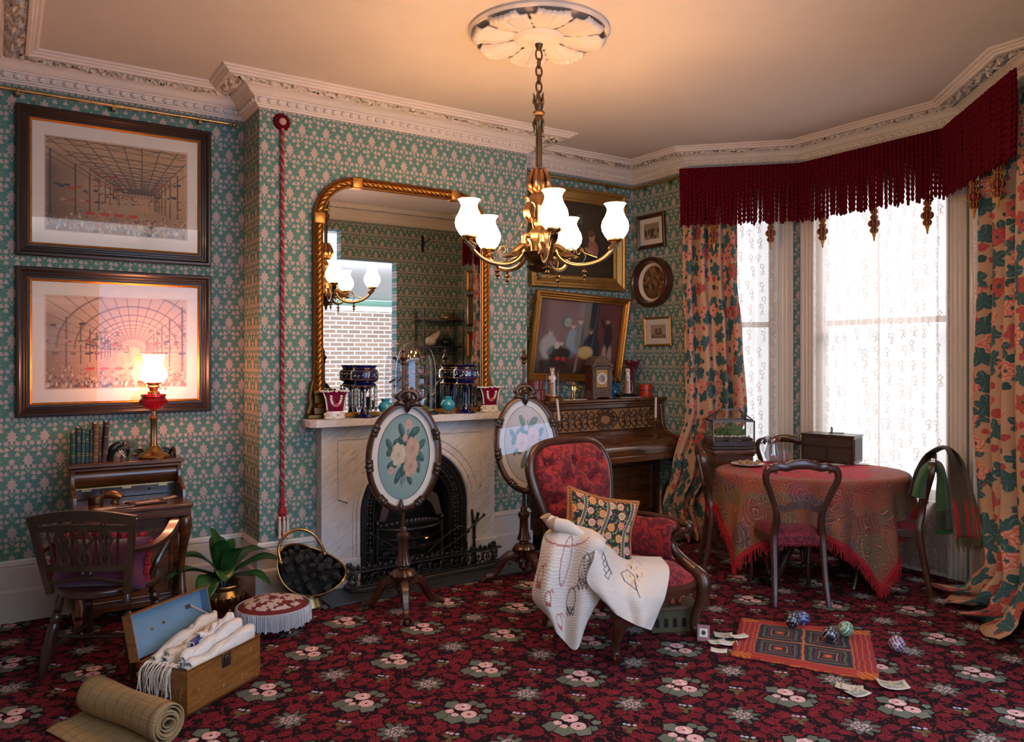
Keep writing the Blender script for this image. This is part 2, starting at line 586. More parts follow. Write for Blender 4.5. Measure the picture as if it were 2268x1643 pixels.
CHINA = plain('glazed_china', (.72, .68, .64), .15, .05, 20)
IVORY = plain('parian', (.72, .55, .43), .45, .08, 20)
STRAWCOL = None

def _straw():
    x, y, z = sep(coord('obj'))
    u, v, _ = sep(coord('uv'))
    n = noise(scl(coord('uv'), 3, 260, 1), 1, 3)
    reed = nabs(nsin(v * PI / .0042))
    st = (nabs(nmod(u + noise(coord('uv'), 30, 1) * .012, .062) - .031) < .0016)
    rp = (nabs(nmod(u, .62) - .035) < .003)
    c = mixc(n * .8 + reed * .35 - .1, (.13, .075, .03), (.56, .39, .19))
    c = mixc(st * .8, c, (.07, .05, .035))
    c = mixc(rp * .8, c, (.13, .03, .05))
    return dict(col=c, h=reed, dist=.002)
STRAW = mat('reed_matting', rough=.75, fn=_straw, bump=.6)

def _trunk():
    p = coord('obj')
    x, y, z = sep(p)
    n = noise(scl(p, 3, 3, 22), 2, 4, .6, .8)
    sc_ = noise(scl(p, 60, 60, 14), 1.5, 2)
    c = ramp(n, [(.3, (.13, .048, .010)), (.7, (.30, .125, .030))])
    return mixc(sstep(sc_, .66, .72), c, (.42, .25, .10))
TRUNK = mat('painted_tin', rough=.35, fn=_trunk)
TRUNKBLUE = plain('blue_lining', (.14, .25, .36), .45, .12, 10)

def _chintz():
    u, v, _ = sep(coord('uv'))
    wob = noise(coord('uv'), 26, 2)
    uu = u + (wob - .5) * .03
    vv = v + (wob - .5) * .03
    base = mixc(noise(coord('uv'), 9, 2), (.43, .25, .15), (.55, .35, .23))
    c = base
    fine = noise(coord('uv'), 130, 2)
    for off, s_, kind in (((.05, .31), 12.5, 0), ((.2, .1), 7.4, 1), ((.33, .57), 6.9, 2)):
        vn = voro(vec(uu + off[0], vv + off[1]), s_, .75)
        cx, cy, _z = sep(X(vn.outputs['Position']))
        rn, rg, rb = sep(X(vn.outputs['Color']))
        dx, dy = uu + off[0] - cx, vv + off[1] - cy
        a = natan2(dy, dx); r = hyp(dx, dy)
        if kind == 1:      # large vine leaves
            d = r - (nabs(ncos(a * 2.5 + rn * 9)) * .028 + .034) - (rg > .80) * -.2
            vein = sstep(ncos(a * 5 + rn * 18), .93, .99)
            lc = mixc(fine * .8, (.012, .055, .060), (.060, .155, .160))
            lc = mixc(vein * .6, lc, (.16, .27, .27))
            c = mixc(1 - sstep(d, -.002, .002), c, lc)
        elif kind == 2:    # roses and poppies
            d = r - (ncos(a * 5 + rn * 20) * .009 + .049) - (rg > .62) * -.2
            pet = nsin(r * 260 + ncos(a * 5) * 2 + fine * 5)
            fc = mixc(sstep(pet, -.4, .8), (.56, .15, .11), (.68, .36, .25))
            fc = mixc((rb > .68) * .75, fc, (.34, .022, .030))
            fc = mixc((r < .010), fc, (.035, .09, .09))
            c = mixc(1 - sstep(d, -.002, .002), c, fc)
        else:              # buds, berries and small leaves
            d = r - .015 - rn * .012 - (rg > .7) * -.2
            bc = mixc((rb > .55), (.020, .075, .075), (.40, .06, .06))
            c = mixc(1 - sstep(d, -.0015, .0015), c, bc)
    return dict(col=c, h=noise(coord('uv'), 500, 1), dist=.001)
CHINTZ = mat('floral_chintz', rough=.8, fn=_chintz, bump=.15)

def _paisley():
    u, v, _ = sep(coord('uv'))
    wx, wy, _z = sep(noise(coord('uv'), 6, 2, col=True))
    uu, vv = u + (wx - .5) * .16, v + (wy - .5) * .16
    vn = voro(vec(uu, vv), 6.2, .9)
    rn, rg, rb = sep(X(vn.outputs['Color']))
    d = X(vn.outputs['Distance'])
    ring = nsin(d * 34 + noise(coord('uv'), 14, 1) * 6)
    fine = nsin(d * 120 + noise(coord('uv'), 40, 1) * 9)
    body = ramp(rn, [(.0, (.16, .012, .012)), (.3, (.085, .062, .022)), (.55, (.030, .026, .060)), (.78, (.22, .05, .018))])
    for e in NT.nodes:
        if e.type == 'VALTORGB': e.color_ramp.interpolation = 'CONSTANT'
    c = mixc(sstep(ring, .15, .4), body, (.20, .013, .016))
    c = mixc(sstep(ring, .80, .93) * .8, c, (.30, .21, .12))
    c = mixc(sstep(fine, .55, .8) * .36, c, (.26, .18, .09))
    c = mixc(sstep(fine, .6, .8) * (ring < -.5) * .8, c, (.32, .27, .18))
    # red ground and navy tongues towards the middle of the cloth
    rad = nmax(nabs(u), nabs(v)) * .6 + hyp(u, v) * .4
    inner = 1 - sstep(rad + (noise(coord('uv'), 7, 2) - .5) * .22, .40, .43)
    cc = mixc(sstep(noise(coord('uv'), 22, 2, .5, 2), .56, .60), (.42, .010, .018), (.055, .03, .07))
    c = mixc(inner, c, cc)
    mid = 1 - sstep(rad + (noise(coord('uv'), 5, 1) - .5) * .1, .60, .63)
    c = mixc(mid * (1 - inner) * .42, c, (.34, .035, .018))
    edge = sstep(nmax(nabs(u), nabs(v)), .842, .848)
    c = mixc(edge, c, (.34, .007, .013))
    return dict(col=c, h=noise(coord('uv'), 420, 1), dist=.001)
PAISLEY = mat('paisley_shawl_cloth', rough=.85, fn=_paisley, bump=.2)
FRINGE_RED = plain('red_fringe', (.36, .007, .014), .85, .35, 60)

def _suzani():
    u, v, _ = sep(coord('uv'))
    c = mixc(noise(coord('uv'), 30, 2), (.008, .010, .007), (.02, .022, .016))
    vn = voro(vec(u, v), 46, 1)
    r0, g0, b0 = sep(X(vn.outputs['Color']))
    c = mixc((X(vn.outputs['Distance']) < .34) * (r0 < .75), c, mixc(g0, (.06, .10, .025), (.19, .23, .08)))
    c = mixc((X(vn.outputs['Distance']) < .2) * (r0 > .8), c, (.50, .14, .20))
    vn = voro(vec(u + .013, v + .02), 15, .45)
    cx, cy, _z = sep(X(vn.outputs['Position']))
    rn, rg, rb = sep(X(vn.outputs['Color']))
    dx, dy = u + .013 - cx, v + .02 - cy
    r = hyp(dx, dy); a = natan2(dy, dx)
    R0 = nabs(ncos(a * 8)) * .003 + .0185 + rn * .006
    out = mixc((rg > .5), (.58, .17, .035), (.36, .05, .12))
    c = mixc((r < R0), c, out)
    c = mixc((r < R0 * .78), c, mixc((rb > .5), (.66, .34, .09), (.62, .42, .36)))
    c = mixc((r < R0 * .52), c, mixc((rb > .35), (.55, .10, .025), (.30, .16, .06)))
    c = mixc((r < R0 * .22), c, (.55, .42, .35))
    bx = nabs(nmod(u + nsin(v * 16) * .018, .155) - .077)
    c = mixc((bx < .010), c, (.11, .075, .03))
    c = mixc((nabs(bx - .0105) < .003) * (nsin(v * 520) > -.1), c, (.62, .57, .48))
    e = nmin(nmin(u, .44 - u), nmin(v, .36 - v))
    c = mixc((e < .017), c, (.42, .13, .03))
    c = mixc((nabs(e - .010) < .003) * (nsin((u + v) * 420) > 0), c, (.02, .015, .01))
    return dict(col=c, h=noise(coord('uv'), 300, 1), dist=.002)
SUZANI = mat('embroidered_cushion', rough=.85, fn=_suzani, bump=.3)

def _needle():
    x, y, z = sep(coord('obj'))
    wx = noise(coord('obj'), 30, 2)
    vn = voro(vec(x + wx * .02, y + wx * .02), 14.5, .8)
    cx, cy, _z = sep(X(vn.outputs['Position']))
    rn, rg, rb = sep(X(vn.outputs['Color']))
    dx, dy = x + wx * .02 - cx, y + wx * .02 - cy
    a = natan2(dy, dx); r = hyp(dx, dy)
    d = r - (nabs(ncos(a * 2.5 + rn * 9)) * .017 + .021)
    fl = mixc(sstep(nsin(r * 420 + ncos(a * 5) * 2), -.3, .5), (.33, .27, .24), (.66, .58, .54))
    return dict(col=mixc((d < 0) * (hyp(x, y) < .165), (.135, .010, .014), fl), h=noise(coord('obj'), 300, 1), dist=.002)
NEEDLE = mat('needlework_top', rough=.85, fn=_needle, bump=.3)
BEADS = plain('grey_beads', (.42, .43, .47), .35, .3, 200)

def _shawl():
    u, v, _ = sep(coord('uv'))
    st = nsin(u * 60)
    n = nsin(noise(coord('uv'), 16, 2) * 40 + v * 60)
    c = mixc(sstep(st, -.2, .2), (.17, .050, .030), (.10, .060, .045))
    c = mixc(sstep(n, .5, .8) * .7, c, (.28, .10, .035))
    c = mixc(sstep(n, -.9, -.6) * 0.5, (.04, .06, .05), c)
    return dict(col=mixc(sstep(v, .80, .86) * (nsin(u * 30) > .3), c, (.36, .022, .018)), h=noise(coord('uv'), 200, 1), dist=.001)
SHAWL = mat('paisley_shawl', rough=.85, fn=_shawl, bump=.15)
def _green():
    u, v, _ = sep(coord('uv'))
    n = noise(coord('uv'), 60, 2)
    c = mixc(n, (.010, .06, .010), (.035, .13, .022))
    return dict(col=mixc((nmod(v, .5) > .36), c, (.006, .022, .010)), h=noise(coord('uv'), 120, 2), dist=.003)
GREENCLOTH = mat('green_knit', rough=.95, fn=_green, bump=.6, sheen=.3)

def _rug():
    u, v, _ = sep(coord('uv'))                      # 0..1 both
    w_ = noise(coord('uv'), 9, 2)
    uu, vv = u + (w_ - .5) * .035, v + (w_ - .5) * .045
    fuz = noise(scl(coord('uv'), 90, 200, 1), 1, 2)
    red = mixc(fuz, (.26, .012, .014), (.46, .035, .028))
    st = nsin(vv * 120 + fuz * 3)
    so = nsin(uu * 150 + fuz * 3)
    ex = nmin(uu, 1 - uu); ey = nmin(vv, 1 - vv)
    c = mixc((st > .965) * .8, red, (.50, .17, .03))
    side = (ex < .145)
    c = mixc(side, c, mixc((so > .9), red, (.46, .15, .03)))
    c = mixc(side * (so < -.86), c, (.16, .03, .07))
    c = mixc((ex < .145) * (ey < .10), c, mixc((nsin((uu + vv) * 110) > 0), (.56, .17, .02), (.40, .05, .02)))
    fx = (uu - .15) / .70; fy = (vv - .125) / .75
    inside = (nmin(nmin(fx, 1 - fx), nmin(fy, 1 - fy)) > 0)
    qx, qy = nmod(fx * 2, 1) - .5, nmod(fy * 2, 1) - .5
    d = nmax(nabs(qx) * 1.0, nabs(qy))
    navy = mixc(fuz, (.008, .012, .028), (.022, .030, .055))
    k = navy
    k = mixc((nabs(nmod(d, .155) - .03) < .014), k, (.30, .19, .06))
    k = mixc((nabs(nmod(d + .06, .21) - .1) < .014), k, (.16, .022, .05))
    k = mixc((nabs(d - .36) < .022), k, (.06, .075, .05))
    k = mixc((d < .095), k, (.40, .03, .02))
    k = mixc((d < .05), k, (.48, .2, .03))
    k = mixc((d > .478), k, (.44, .19, .05))
    return dict(col=mixc(inside, c, k), h=fuz, dist=.004)
RUG = mat('patchwork_rug', rough=.95, fn=_rug, bump=.6)

def _lace():
    u, v, _ = sep(coord('uv'))
    vn = voro(vec(u, v), 9.0, .55)
    cx, cy, _z = sep(X(vn.outputs['Position']))
    rn, rg, rb = sep(X(vn.outputs['Color']))
    dx, dy = u - cx, v - cy
    a = natan2(dy, dx); r = hyp(dx, dy)
    ringd = nabs(r - (nabs(ncos(a * 2.5)) * .011 + .010)) - .0036
    stem = nmax(nabs(dx + nsin(dy * 70) * .008) - .003, nabs(dy + .045) - .035)
    lf = nabs(hyp((dx - .012) * 1.7, dy + .05) - .014) - .0034
    f = 1 - sstep(nmin(nmin(ringd, stem), lf), -.001, .001)
    edge = (nabs(nmod(u, 1.0) - .03) < .004)
    return nmin(f + edge * 1.0, 1.0)
def lace_material():
    global NT
    m = bpy.data.materials.new('lace'); m.use_nodes = True; NT = m.node_tree
    NT.nodes.remove(NT.nodes['Principled BSDF'])
    out = NT.nodes['Material Output']
    dens = _lace()
    df = NT.nodes.new('ShaderNodeBsdfDiffuse'); df.inputs[0].default_value = (.80, .74, .68, 1)
    tl = NT.nodes.new('ShaderNodeBsdfTranslucent'); tl.inputs[0].default_value = (.74, .67, .64, 1)
    mx = NT.nodes.new('ShaderNodeMixShader')
    NT.links.new((.95 - dens * .6).v, mx.inputs[0])
    NT.links.new(df.outputs[0], mx.inputs[1]); NT.links.new(tl.outputs[0], mx.inputs[2])
    tr = NT.nodes.new('ShaderNodeBsdfTransparent')
    m2 = NT.nodes.new('ShaderNodeMixShader')
    NT.links.new((dens * .34 + .60).v, m2.inputs[0]); NT.links.new(tr.outputs[0], m2.inputs[1]); NT.links.new(mx.outputs[0], m2.inputs[2])
    NT.links.new(m2.outputs[0], out.inputs[0])
    return m
LACE = lace_material()
def clear_glass(name, col=(1, 1, 1), refl=1.0, base=.0):
    """thin pane: see-through with a Fresnel sheen"""
    global NT
    m = bpy.data.materials.new(name); m.use_nodes = True; NT = m.node_tree
    NT.nodes.remove(NT.nodes['Principled BSDF'])
    out = NT.nodes['Material Output']
    tr = NT.nodes.new('ShaderNodeBsdfTransparent'); tr.inputs[0].default_value = (*col, 1)
    gl = NT.nodes.new('ShaderNodeBsdfGlossy'); gl.inputs['Roughness'].default_value = .015
    fr = NT.nodes.new('ShaderNodeFresnel')
    bf = X(NT.nodes.new('ShaderNodeNewGeometry').outputs['Backfacing'])
    NT.links.new((1.5 - bf * (1.5 - 1 / 1.5)).v, fr.inputs[0])       # the same sheen from either side of the pane
    fac = mth('MULTIPLY_ADD', X(fr.outputs[0]), refl, base)
    mx = NT.nodes.new('ShaderNodeMixShader')
    NT.links.new(fac.v, mx.inputs[0]); NT.links.new(tr.outputs[0], mx.inputs[1]); NT.links.new(gl.outputs[0], mx.inputs[2])
    NT.links.new(mx.outputs[0], out.inputs[0])
    return m
GLASS = clear_glass('glass_pane')
PICTURE_GLASS = clear_glass('picture_glass', (1, 1, 1), .5)
SCREEN_GLASS = clear_glass('screen_glass', (1, 1, 1), 1.7)
DOMEGLASS = clear_glass('dome_glass', (.96, .95, .97), 1.3, .02)
WAREGLASS = clear_glass('cut_glass', (.93, .93, .95), 1.8, .10)
def tintglass(name, c, rough=.08):
    return mat(name, c, rough, 0, None, coat=.6, Transmission_Weight=.55)
PRISM = clear_glass('crystal_drop', (.72, .75, .80), 2.4, .38)
COBALT = tintglass('cobalt_glass', (.006, .010, .16))
RUBY = tintglass('ruby_glass', (.42, .005, .020))
CRANBERRY = tintglass('cranberry_glass', (.22, .006, .035))
TURQ = plain('turquoise_glass', (.025, .30, .40), .12, .08, 10, coat=.5)
BLUEGLASS = tintglass('blue_glass', (.01, .20, .42))
def glow(name, col, strength, edge=None):
    """lit opal glass; edge = heights between which the glow fades above the flame"""
    global NT
    m = bpy.data.materials.new(name); m.use_nodes = True; NT = m.node_tree
    b = NT.nodes['Principled BSDF']
    b.inputs['Base Color'].default_value = (.8, .76, .7, 1); b.inputs['Roughness'].default_value = .3
    b.inputs['Emission Color'].default_value = (*col, 1)
    b.inputs['Emission Strength'].default_value = strength
    if edge:
        x, y, z = sep(coord('obj'))
        NT.links.new(((1 - sstep(z, *edge) * .93) * strength).v, b.inputs['Emission Strength'])
    return m
SHADE = glow('lit_opal_glass', (1.0, .53, .23), 66.0, (2.29, 2.35))
OILSHADE = glow('lit_etched_globe', (1.0, .36, .18), 62.0, (.55, .63))
EMBER = glow('ember', (1.0, .22, .03), 2.5)
MIRROR = mat('mirror_glass', (.82, .84, .84), .01, 1)
LEAF = plain('leaf_green', (.022, .085, .018), .3, .4, 14, coat=.15)
FERN = plain('fern_green', (.08, .16, .03), .5, .4, 30)
SOIL = plain('soil', (.035, .022, .014), .95, .4, 50)
STONES = plain('pebble', (.48, .44, .40), .6, .25, 30)
BISCUIT = plain('biscuit', (.34, .19, .085), .85, .25, 60, bump=.3)
ART = mat('printed_picture', rough=.6, fn=lambda: X((lambda n: (setattr(n, 'attribute_name', 'Col'), n.outputs['Color'])[1])(NT.nodes.new('ShaderNodeAttribute'))), spec=.3)

def art(name, x0, x1, z0, z1, nu, nv, fn, parent=None, y=0, mat_=None):
    """flat picture in the XZ plane, painted per vertex: fn(u,v) arrays -> rgb"""
    g = MB().grid(lambda u, v: (x0 + (x1 - x0) * u, y, z0 + (z1 - z0) * v), nu, nv)
    o = g.build(name, mat_ or ART, parent, smooth=0)
    paint(o, fn)
    return o
def paint(o, fn):
    me = o.data
    n = len(me.vertices)
    t = np.zeros((n, 2))
    uvl = me.uv_layers[0].data
    for lp in me.loops: t[lp.vertex_index] = uvl[lp.index].uv
    c = fn(t[:, 0], t[:, 1])
    ca = me.color_attributes.new('Col', 'FLOAT_COLOR', 'POINT')
    ca.data.foreach_set('color', np.concatenate([np.clip(c, 0, 1), np.ones((n, 1))], 1).astype(np.float32).ravel())
def lay(c, mask, col):
    return c * (1 - mask[:, None]) + np.array(col) * mask[:, None]
def sd_seg(u, v, a, b):
    pa = np.stack([u - a[0], v - a[1]], 1); ba = np.array([b[0] - a[0], b[1] - a[1]])
    t = np.clip((pa @ ba) / (ba @ ba + 1e-12), 0, 1)
    return np.linalg.norm(pa - t[:, None] * ba, axis=1)
def line(c, u, v, pts, w_, col, e=.003):
    for a, b in zip(pts[:-1], pts[1:]):
        c = lay(c, np.clip((w_ + e - sd_seg(u, v, a, b)) / e, 0, 1), col)
    return c
def blob(c, u, v, cx, cy, rx, ry, col, rot=0, e=.12):
    du, dv = u - cx, v - cy
    a, b = du * cos(rot) + dv * sin(rot), -du * sin(rot) + dv * cos(rot)
    d = np.sqrt((a / rx) ** 2 + (b / ry) ** 2)
    return lay(c, np.clip((1 + e / 2 - d) / e, 0, 1), col)
# ------------------------------------------------------------------ the room shell
CEILZ, CORZ = 3.29, 3.158
XL, XR, YB, YF, YC = -.11, 4.93, 5.404, 1.38, 5.035
XC0, XC1 = 1.387, 3.468
BAY = [(4.93, 4.72), (5.57, 4.06), (5.57, 2.70), (4.93, 2.04)]
PATH = [(XL, YF), (XL, YB), (XC0, YB), (XC0, YC), (XC1, YC), (XC1, YB), (XR, YB)] + BAY + [(XR, YF)]
def wall(name, p0, p1, mat_=None, z0=-.02, z1=3.34, holes=(), t=.14, u0=0.0):
    mat_ = mat_ or WALLPAPER
    p0, p1 = Vector((*p0, 0)), Vector((*p1, 0))
    L = (p1 - p0).length
    d = (p1 - p0) / L
    n = Vector((-d.y, d.x, 0))                     # outwards (the room lies to the right of p0 -> p1)
    mb = MB()
    def piece(a, b, za, zb):
        if b - a < 1e-4 or zb - za < 1e-4: return
        q = [p0 + d * a, p0 + d * b, p0 + d * b + n * t, p0 + d * a + n * t]
        vs = [(v.x, v.y, z) for z in (za, zb) for v in q]
        mb.add(vs, [(0, 1, 5, 4), (1, 2, 6, 5), (2, 3, 7, 6), (3, 0, 4, 7), (0, 3, 2, 1), (4, 5, 6, 7)])
    a = 0
    for h in sorted(holes):
        piece(a, h[0], z0, z1); piece(h[0], h[1], z0, h[2]); piece(h[0], h[1], h[3], z1); a = h[1]
    piece(a, L, z0, z1)
    return struct(name, mb, mat_, smooth=0, uvf=lambda v: ((Vector((v[0], v[1], 0)) - p0).dot(d) + u0, v[2]))
E_ = .001
wall('wall_left', (XL, YF), (XL, YB + .14))
wall('wall_back_left', (XL - .14, YB), (XC0 + E_, YB), u0=.02)
wall('wall_chimney_left', (XC0, YB + .2), (XC0, YC + E_), t=.1)
wall('wall_chimney', (XC0 + E_, YC), (XC1 - E_, YC), holes=[(1.98 - XC0, 2.88 - XC0, -.02, .98)], t=.1, u0=.05)
wall('wall_chimney_right', (XC1, YC + E_), (XC1, YB + .2), t=.1)
wall('wall_back_right', (XC1 - E_, YB), (XR + .14, YB), u0=.03)
wall('wall_right', (XR, YB), (XR, 4.72), u0=.06)
LB = (Vector((*BAY[1], 0)) - Vector((*BAY[0], 0))).length
WZ0, WZ1 = .52, 2.86
wall('wall_bay_left', BAY[0], BAY[1], holes=[(LB / 2 - .26, LB / 2 + .26, WZ0, WZ1)], t=.12)
wall('wall_bay_center', BAY[1], BAY[2], holes=[(.68 - .53, .68 + .53, WZ0, WZ1)], t=.12)
wall('wall_bay_right', BAY[2], BAY[3], holes=[(LB / 2 - .26, LB / 2 + .26, WZ0, WZ1)], t=.12)
wall('wall_right_near', (XR, 2.04), (XR, YF - .1), u0=.02)
wall('wall_front', (XR + .14, YF), (XL - .14, YF), holes=[(XR + .14 - 4.03, XR + .14 - 3.32, -.02, 2.70), (XR + .14 - 3.32, XR + .14 + .02, -.02, 3.03)])
mb = MB().b2(-.5, 6.2, -3.2, 5.8, -.1, 0)
struct('floor', mb, CARPET, smooth=0)
struct('ceiling', MB().b2(-.4, 6.1, 1.3, 5.7, CEILZ, CEILZ + .1), CEIL, smooth=0)

def mitre(path, closed=True):
    n = len(path)
    out = []
    for i in range(n):
        p = Vector(path[i])
        d1 = (p - Vector(path[i - 1])).normalized() if closed or i else None
        d2 = (Vector(path[(i + 1) % n]) - p).normalized() if closed or i < n - 1 else None
        d1 = d1 or d2; d2 = d2 or d1
        n1, n2 = Vector((d1.y, -d1.x)), Vector((d2.y, -d2.x))
        out.append((p, (n1 + n2) / (1 + n1.dot(n2))))
    return out
def sweep(mb, path, prof, closed=True, uvs=1.0, sub=1):
    M = mitre(path, closed)
    k = len(prof)
    pts = []
    n = len(M)
    dist = 0
    rows = []
    for i in range(n if closed else n - 1):
        a, b = M[i], M[(i + 1) % n]
        L = (b[0] - a[0]).length
        rows.append((a, dist)); dist += L
        rows.append((b, dist))
    vs, t = [], []
    for (p, m), s in rows:
        for d, z in prof:
            q = p + m * d
            vs.append((q.x, q.y, z)); t.append((s, d + z))
    fs = []
    for i in range(0, len(rows), 2):
        for q in range(k - 1): fs.append((i * k + q, (i + 1) * k + q, (i + 1) * k + q + 1, i * k + q + 1))
    mb.add(vs, fs, t)
    return mb
mb = MB()
sweep(mb, PATH, [(0, 3.15), (.012, 3.15), (.014, 3.160), (.024, 3.162), (.026, 3.170), (.034, 3.172), (.040, 3.204), (.050, 3.206), (.052, 3.214), (.068, 3.216), (.070, 3.222),
                 (.078, 3.222), (.088, 3.236), (.106, 3.250), (.118, 3.253), (.122, 3.262), (.128, 3.264)])
sweep(mb, PATH, [(.226, 3.262), (.229, 3.252), (.244, 3.254), (.250, 3.264), (.262, 3.268), (.268, 3.277), (.282, 3.279), (.288, 3.287), (.298, 3.292)])
M_ = mitre(PATH)
for i in range(len(PATH)):                       # egg and dart
    (a, ma), (b, mb_) = M_[i], M_[(i + 1) % len(PATH)]
    a2, b2_ = a + ma * .037, b + mb_ * .037
    L = (b2_ - a2).length
    k = max(1, round(L / .062))
    if L < .2 or i in (0, len(PATH) - 1, len(PATH) - 2): continue
    for q in range(k):
        p = a2 + (b2_ - a2) * ((q + .5) / k)
        mb.ell((p.x, p.y, 3.188), (.019, .022, .0165), 8, 5)
        p = a2 + (b2_ - a2) * (q / k)
        mb.box((p.x, p.y, 3.189), (.006, .006, .026))
struct('trim_1', mb, PLASTER, smooth=30)
mb = MB()
rnd = random.Random(3)
M_ = mitre(PATH)
for i in range(len(PATH)):                       # the modelled leaf frieze between the mouldings
    (a, ma), (b, mb_) = M_[i], M_[(i + 1) % len(PATH)]
    L = (b - a).length
    n = max(2, int(L / .016))
    if i in (len(PATH) - 1, len(PATH) - 2, ): n = 2
    K = 9
    vs, t = [], []
    for q in range(n + 1):
        for r_ in range(K):
            d = .124 + .106 * r_ / (K - 1)
            p = a.lerp(b, q / n) + ma.lerp(mb_, q / n) * d
            s = L * q / n
            env = sin(PI * r_ / (K - 1)) ** .6
            hgt = env * (.014 + .015 * sin(s * 62 + 2.6 * sin(r_ * 1.1 + s * 21)) + .006 * sin(s * 130 + r_ * 2.1))
            vs.append((p.x, p.y, 3.270 - hgt + (0 if 0 < r_ < K - 1 else 0))); t.append((s + i * 1.7, d))
    mb.add(vs, [(q * K + r_, (q + 1) * K + r_, (q + 1) * K + r_ + 1, q * K + r_ + 1) for q in range(n) for r_ in range(K - 1)], t)
struct('trim_2', mb, FOLIAGE, smooth=60)

BASE = [(0, .360), (.014, .360), (.018, .352), (.018, .345), (.024, .342), (.026, .330), (.017, .324), (.017, .316), (.020, .312), (.020, .190), (.026, .186), (.034, .176), (.034, 0)]
def baseboard(name, path):
    struct(name, sweep(MB(), path, BASE, closed=False), WHITE_PAINT, smooth=30)
baseboard('baseboard_left', [(XL, YF), (XL, YB), (XC0, YB), (XC0, YC), (1.80, YC)])
baseboard('baseboard_right', [(3.10, YC), (XC1, YC), (XC1, YB), (XR, YB), BAY[0], (4.99, 4.658)])
baseboard('baseboard_near', [(4.99, 2.10), BAY[3], (XR, YF)])
baseboard('baseboard_front', [(XR, YF), (4.06, YF)])

def window(name, c, n, ow, full):
    """one bay window: fluted architrave, sash, glass and the panelled apron under it"""
    n = Vector((*n, 0)).normalized()
    root = tag(ob(name, None), kind='structure')
    root.location = (c[0], c[1], 0); root.rotation_euler = (0, 0, math.atan2(n.y, n.x) - PI / 2)
    MR = Matrix.Rotation(PI / 2, 3, 'X')
    A = MB()
    aw = .135
    for s in (-1, 1):
        pts = [(0, 0)]
        for k in range(25):
            q = k / 24
            pts.append((q * aw, .022 + .010 * abs(sin(q * PI * 4)) + (.012 if q < .12 or q > .86 else 0)))
        pts.append((aw, 0))
        A.prism([(s * (ow / 2 + p[0]), p[1]) for p in pts], 0, WZ1, MR)
    A.b2(-ow / 2 - aw, ow / 2 + aw, -.035, 0, WZ1, WZ1 + .13)
    A.build('architrave', WHITE_PAINT, root, smooth=35)
    S_ = MB()
    for s in (-1, 1):
        S_.b2(*sorted((s * ow / 2, s * (ow / 2 - .015))), -.0, .12, WZ0, WZ1)
        S_.b2(*sorted((s * (ow / 2 - .015), s * (ow / 2 - .05))), .05, .09, WZ0, WZ1)
    S_.b2(-ow / 2 + .05, ow / 2 - .05, .05, .09, WZ0, WZ0 + .07)
    S_.b2(-ow / 2 + .05, ow / 2 - .05, .05, .09, 1.80, 1.845)
    S_.b2(-ow / 2 + .05, ow / 2 - .05, .05, .09, WZ1 - .05, WZ1)
    S_.b2(-ow / 2 - .02, ow / 2 + .02, -.03, .12, WZ0 - .03, WZ0)
    S_.build('sash', WHITE_PAINT, root, bev=.003)
    MB().b2(-ow / 2 + .05, ow / 2 - .05, .068, .072, WZ0 + .07, 1.80).b2(-ow / 2 + .05, ow / 2 - .05, .068, .072, 1.845, WZ1 - .05).build('pane', GLASS, root, smooth=0)
    P_ = MB()
    P_.b2(-full, full, -.02, 0, 0, WZ0 - .03)
    k = 2 if ow > .8 else 1
    for i in range(k):
        cx_ = (i - (k - 1) / 2) * ow / k
        P_.frame(ow / k - .08, .33, [(0, 0), (.008, .010), (.02, .012), (.03, 0)], (cx_, -.02, .27))
    P_.build('apron_panel', WHITE_PAINT, root, smooth=30)
    return root
def mid(a, b): return ((a[0] + b[0]) / 2, (a[1] + b[1]) / 2)
window('window_1', mid(BAY[0], BAY[1]), (.66, .64), .52, .40)
window('window_2', mid(BAY[1], BAY[2]), (1, 0), 1.06, .66)
window('window_3', mid(BAY[2], BAY[3]), (.66, -.64), .52, .40)

# ------------------------------------------------------------------ outside the opening the room is seen from
def _brick():
    x, y, z = sep(coord('obj'))
    n = NT.nodes.new('ShaderNodeTexBrick')
    NT.links.new(vec(x, z).v, n.inputs['Vector'])
    n.inputs['Color1'].default_value = (.36, .25, .20, 1); n.inputs['Color2'].default_value = (.26, .19, .17, 1)
    n.inputs['Mortar'].default_value = (.62, .60, .58, 1); n.inputs['Scale'].default_value = 1
    n.inputs['Brick Width'].default_value = .225; n.inputs['Row Height'].default_value = .075; n.inputs['Mortar Size'].default_value = .011
    return X(n.outputs['Color'])
BRICK = mat('brickwork', rough=.9, fn=_brick)
struct('exterior_wall', MB().b2(-2.2, 7.6, -3.0, -2.8, 0, 2.35), BRICK, smooth=0)
cn = thing('entrance_canopy', 'white tent canopy on green beams outside, seen in the mirror', 'canopy', (0, 0, 0))
ps = thing('poster', 'tall photograph of a person in a white dress on the outside brick wall', 'poster', (.62, -2.795, 1.88), PI)
art('picture_sheet', -.26, .26, -.40, .40, 24, 36, lambda u, v: blob(blob(blob(blob(np.tile(np.array((.42, .43, .45)), (len(u), 1)).astype(float), u, v, .5, .40, .20, .28, (.75, .76, .78)), u, v, .5, .82, .09, .08, (.07, .045, .035)), u, v, .42, .10, .05, .12, (.09, .055, .045)), u, v, .58, .10, .05, .12, (.09, .055, .045)), ps, y=-.008)
MB().b2(-.27, .27, -.006, 0, -.41, .41).build('board', PLASTER, ps, smooth=0)
MB().add([(-1.0, -2.7, 2.55), (7.0, -2.7, 2.55), (7.0, -.2, 3.5), (-1.0, -.2, 3.5)], [(0, 1, 2, 3)]).build('cover', plain('tent_cloth', (.75, .78, .82), .9, .05, 5), cn, solid=.01)
mb = MB()
for x_ in (-.9, 1.7, 4.3, 6.9): mb.tube([(x_, -2.68, 2.50), (x_, -.22, 3.44)], .03, 4)
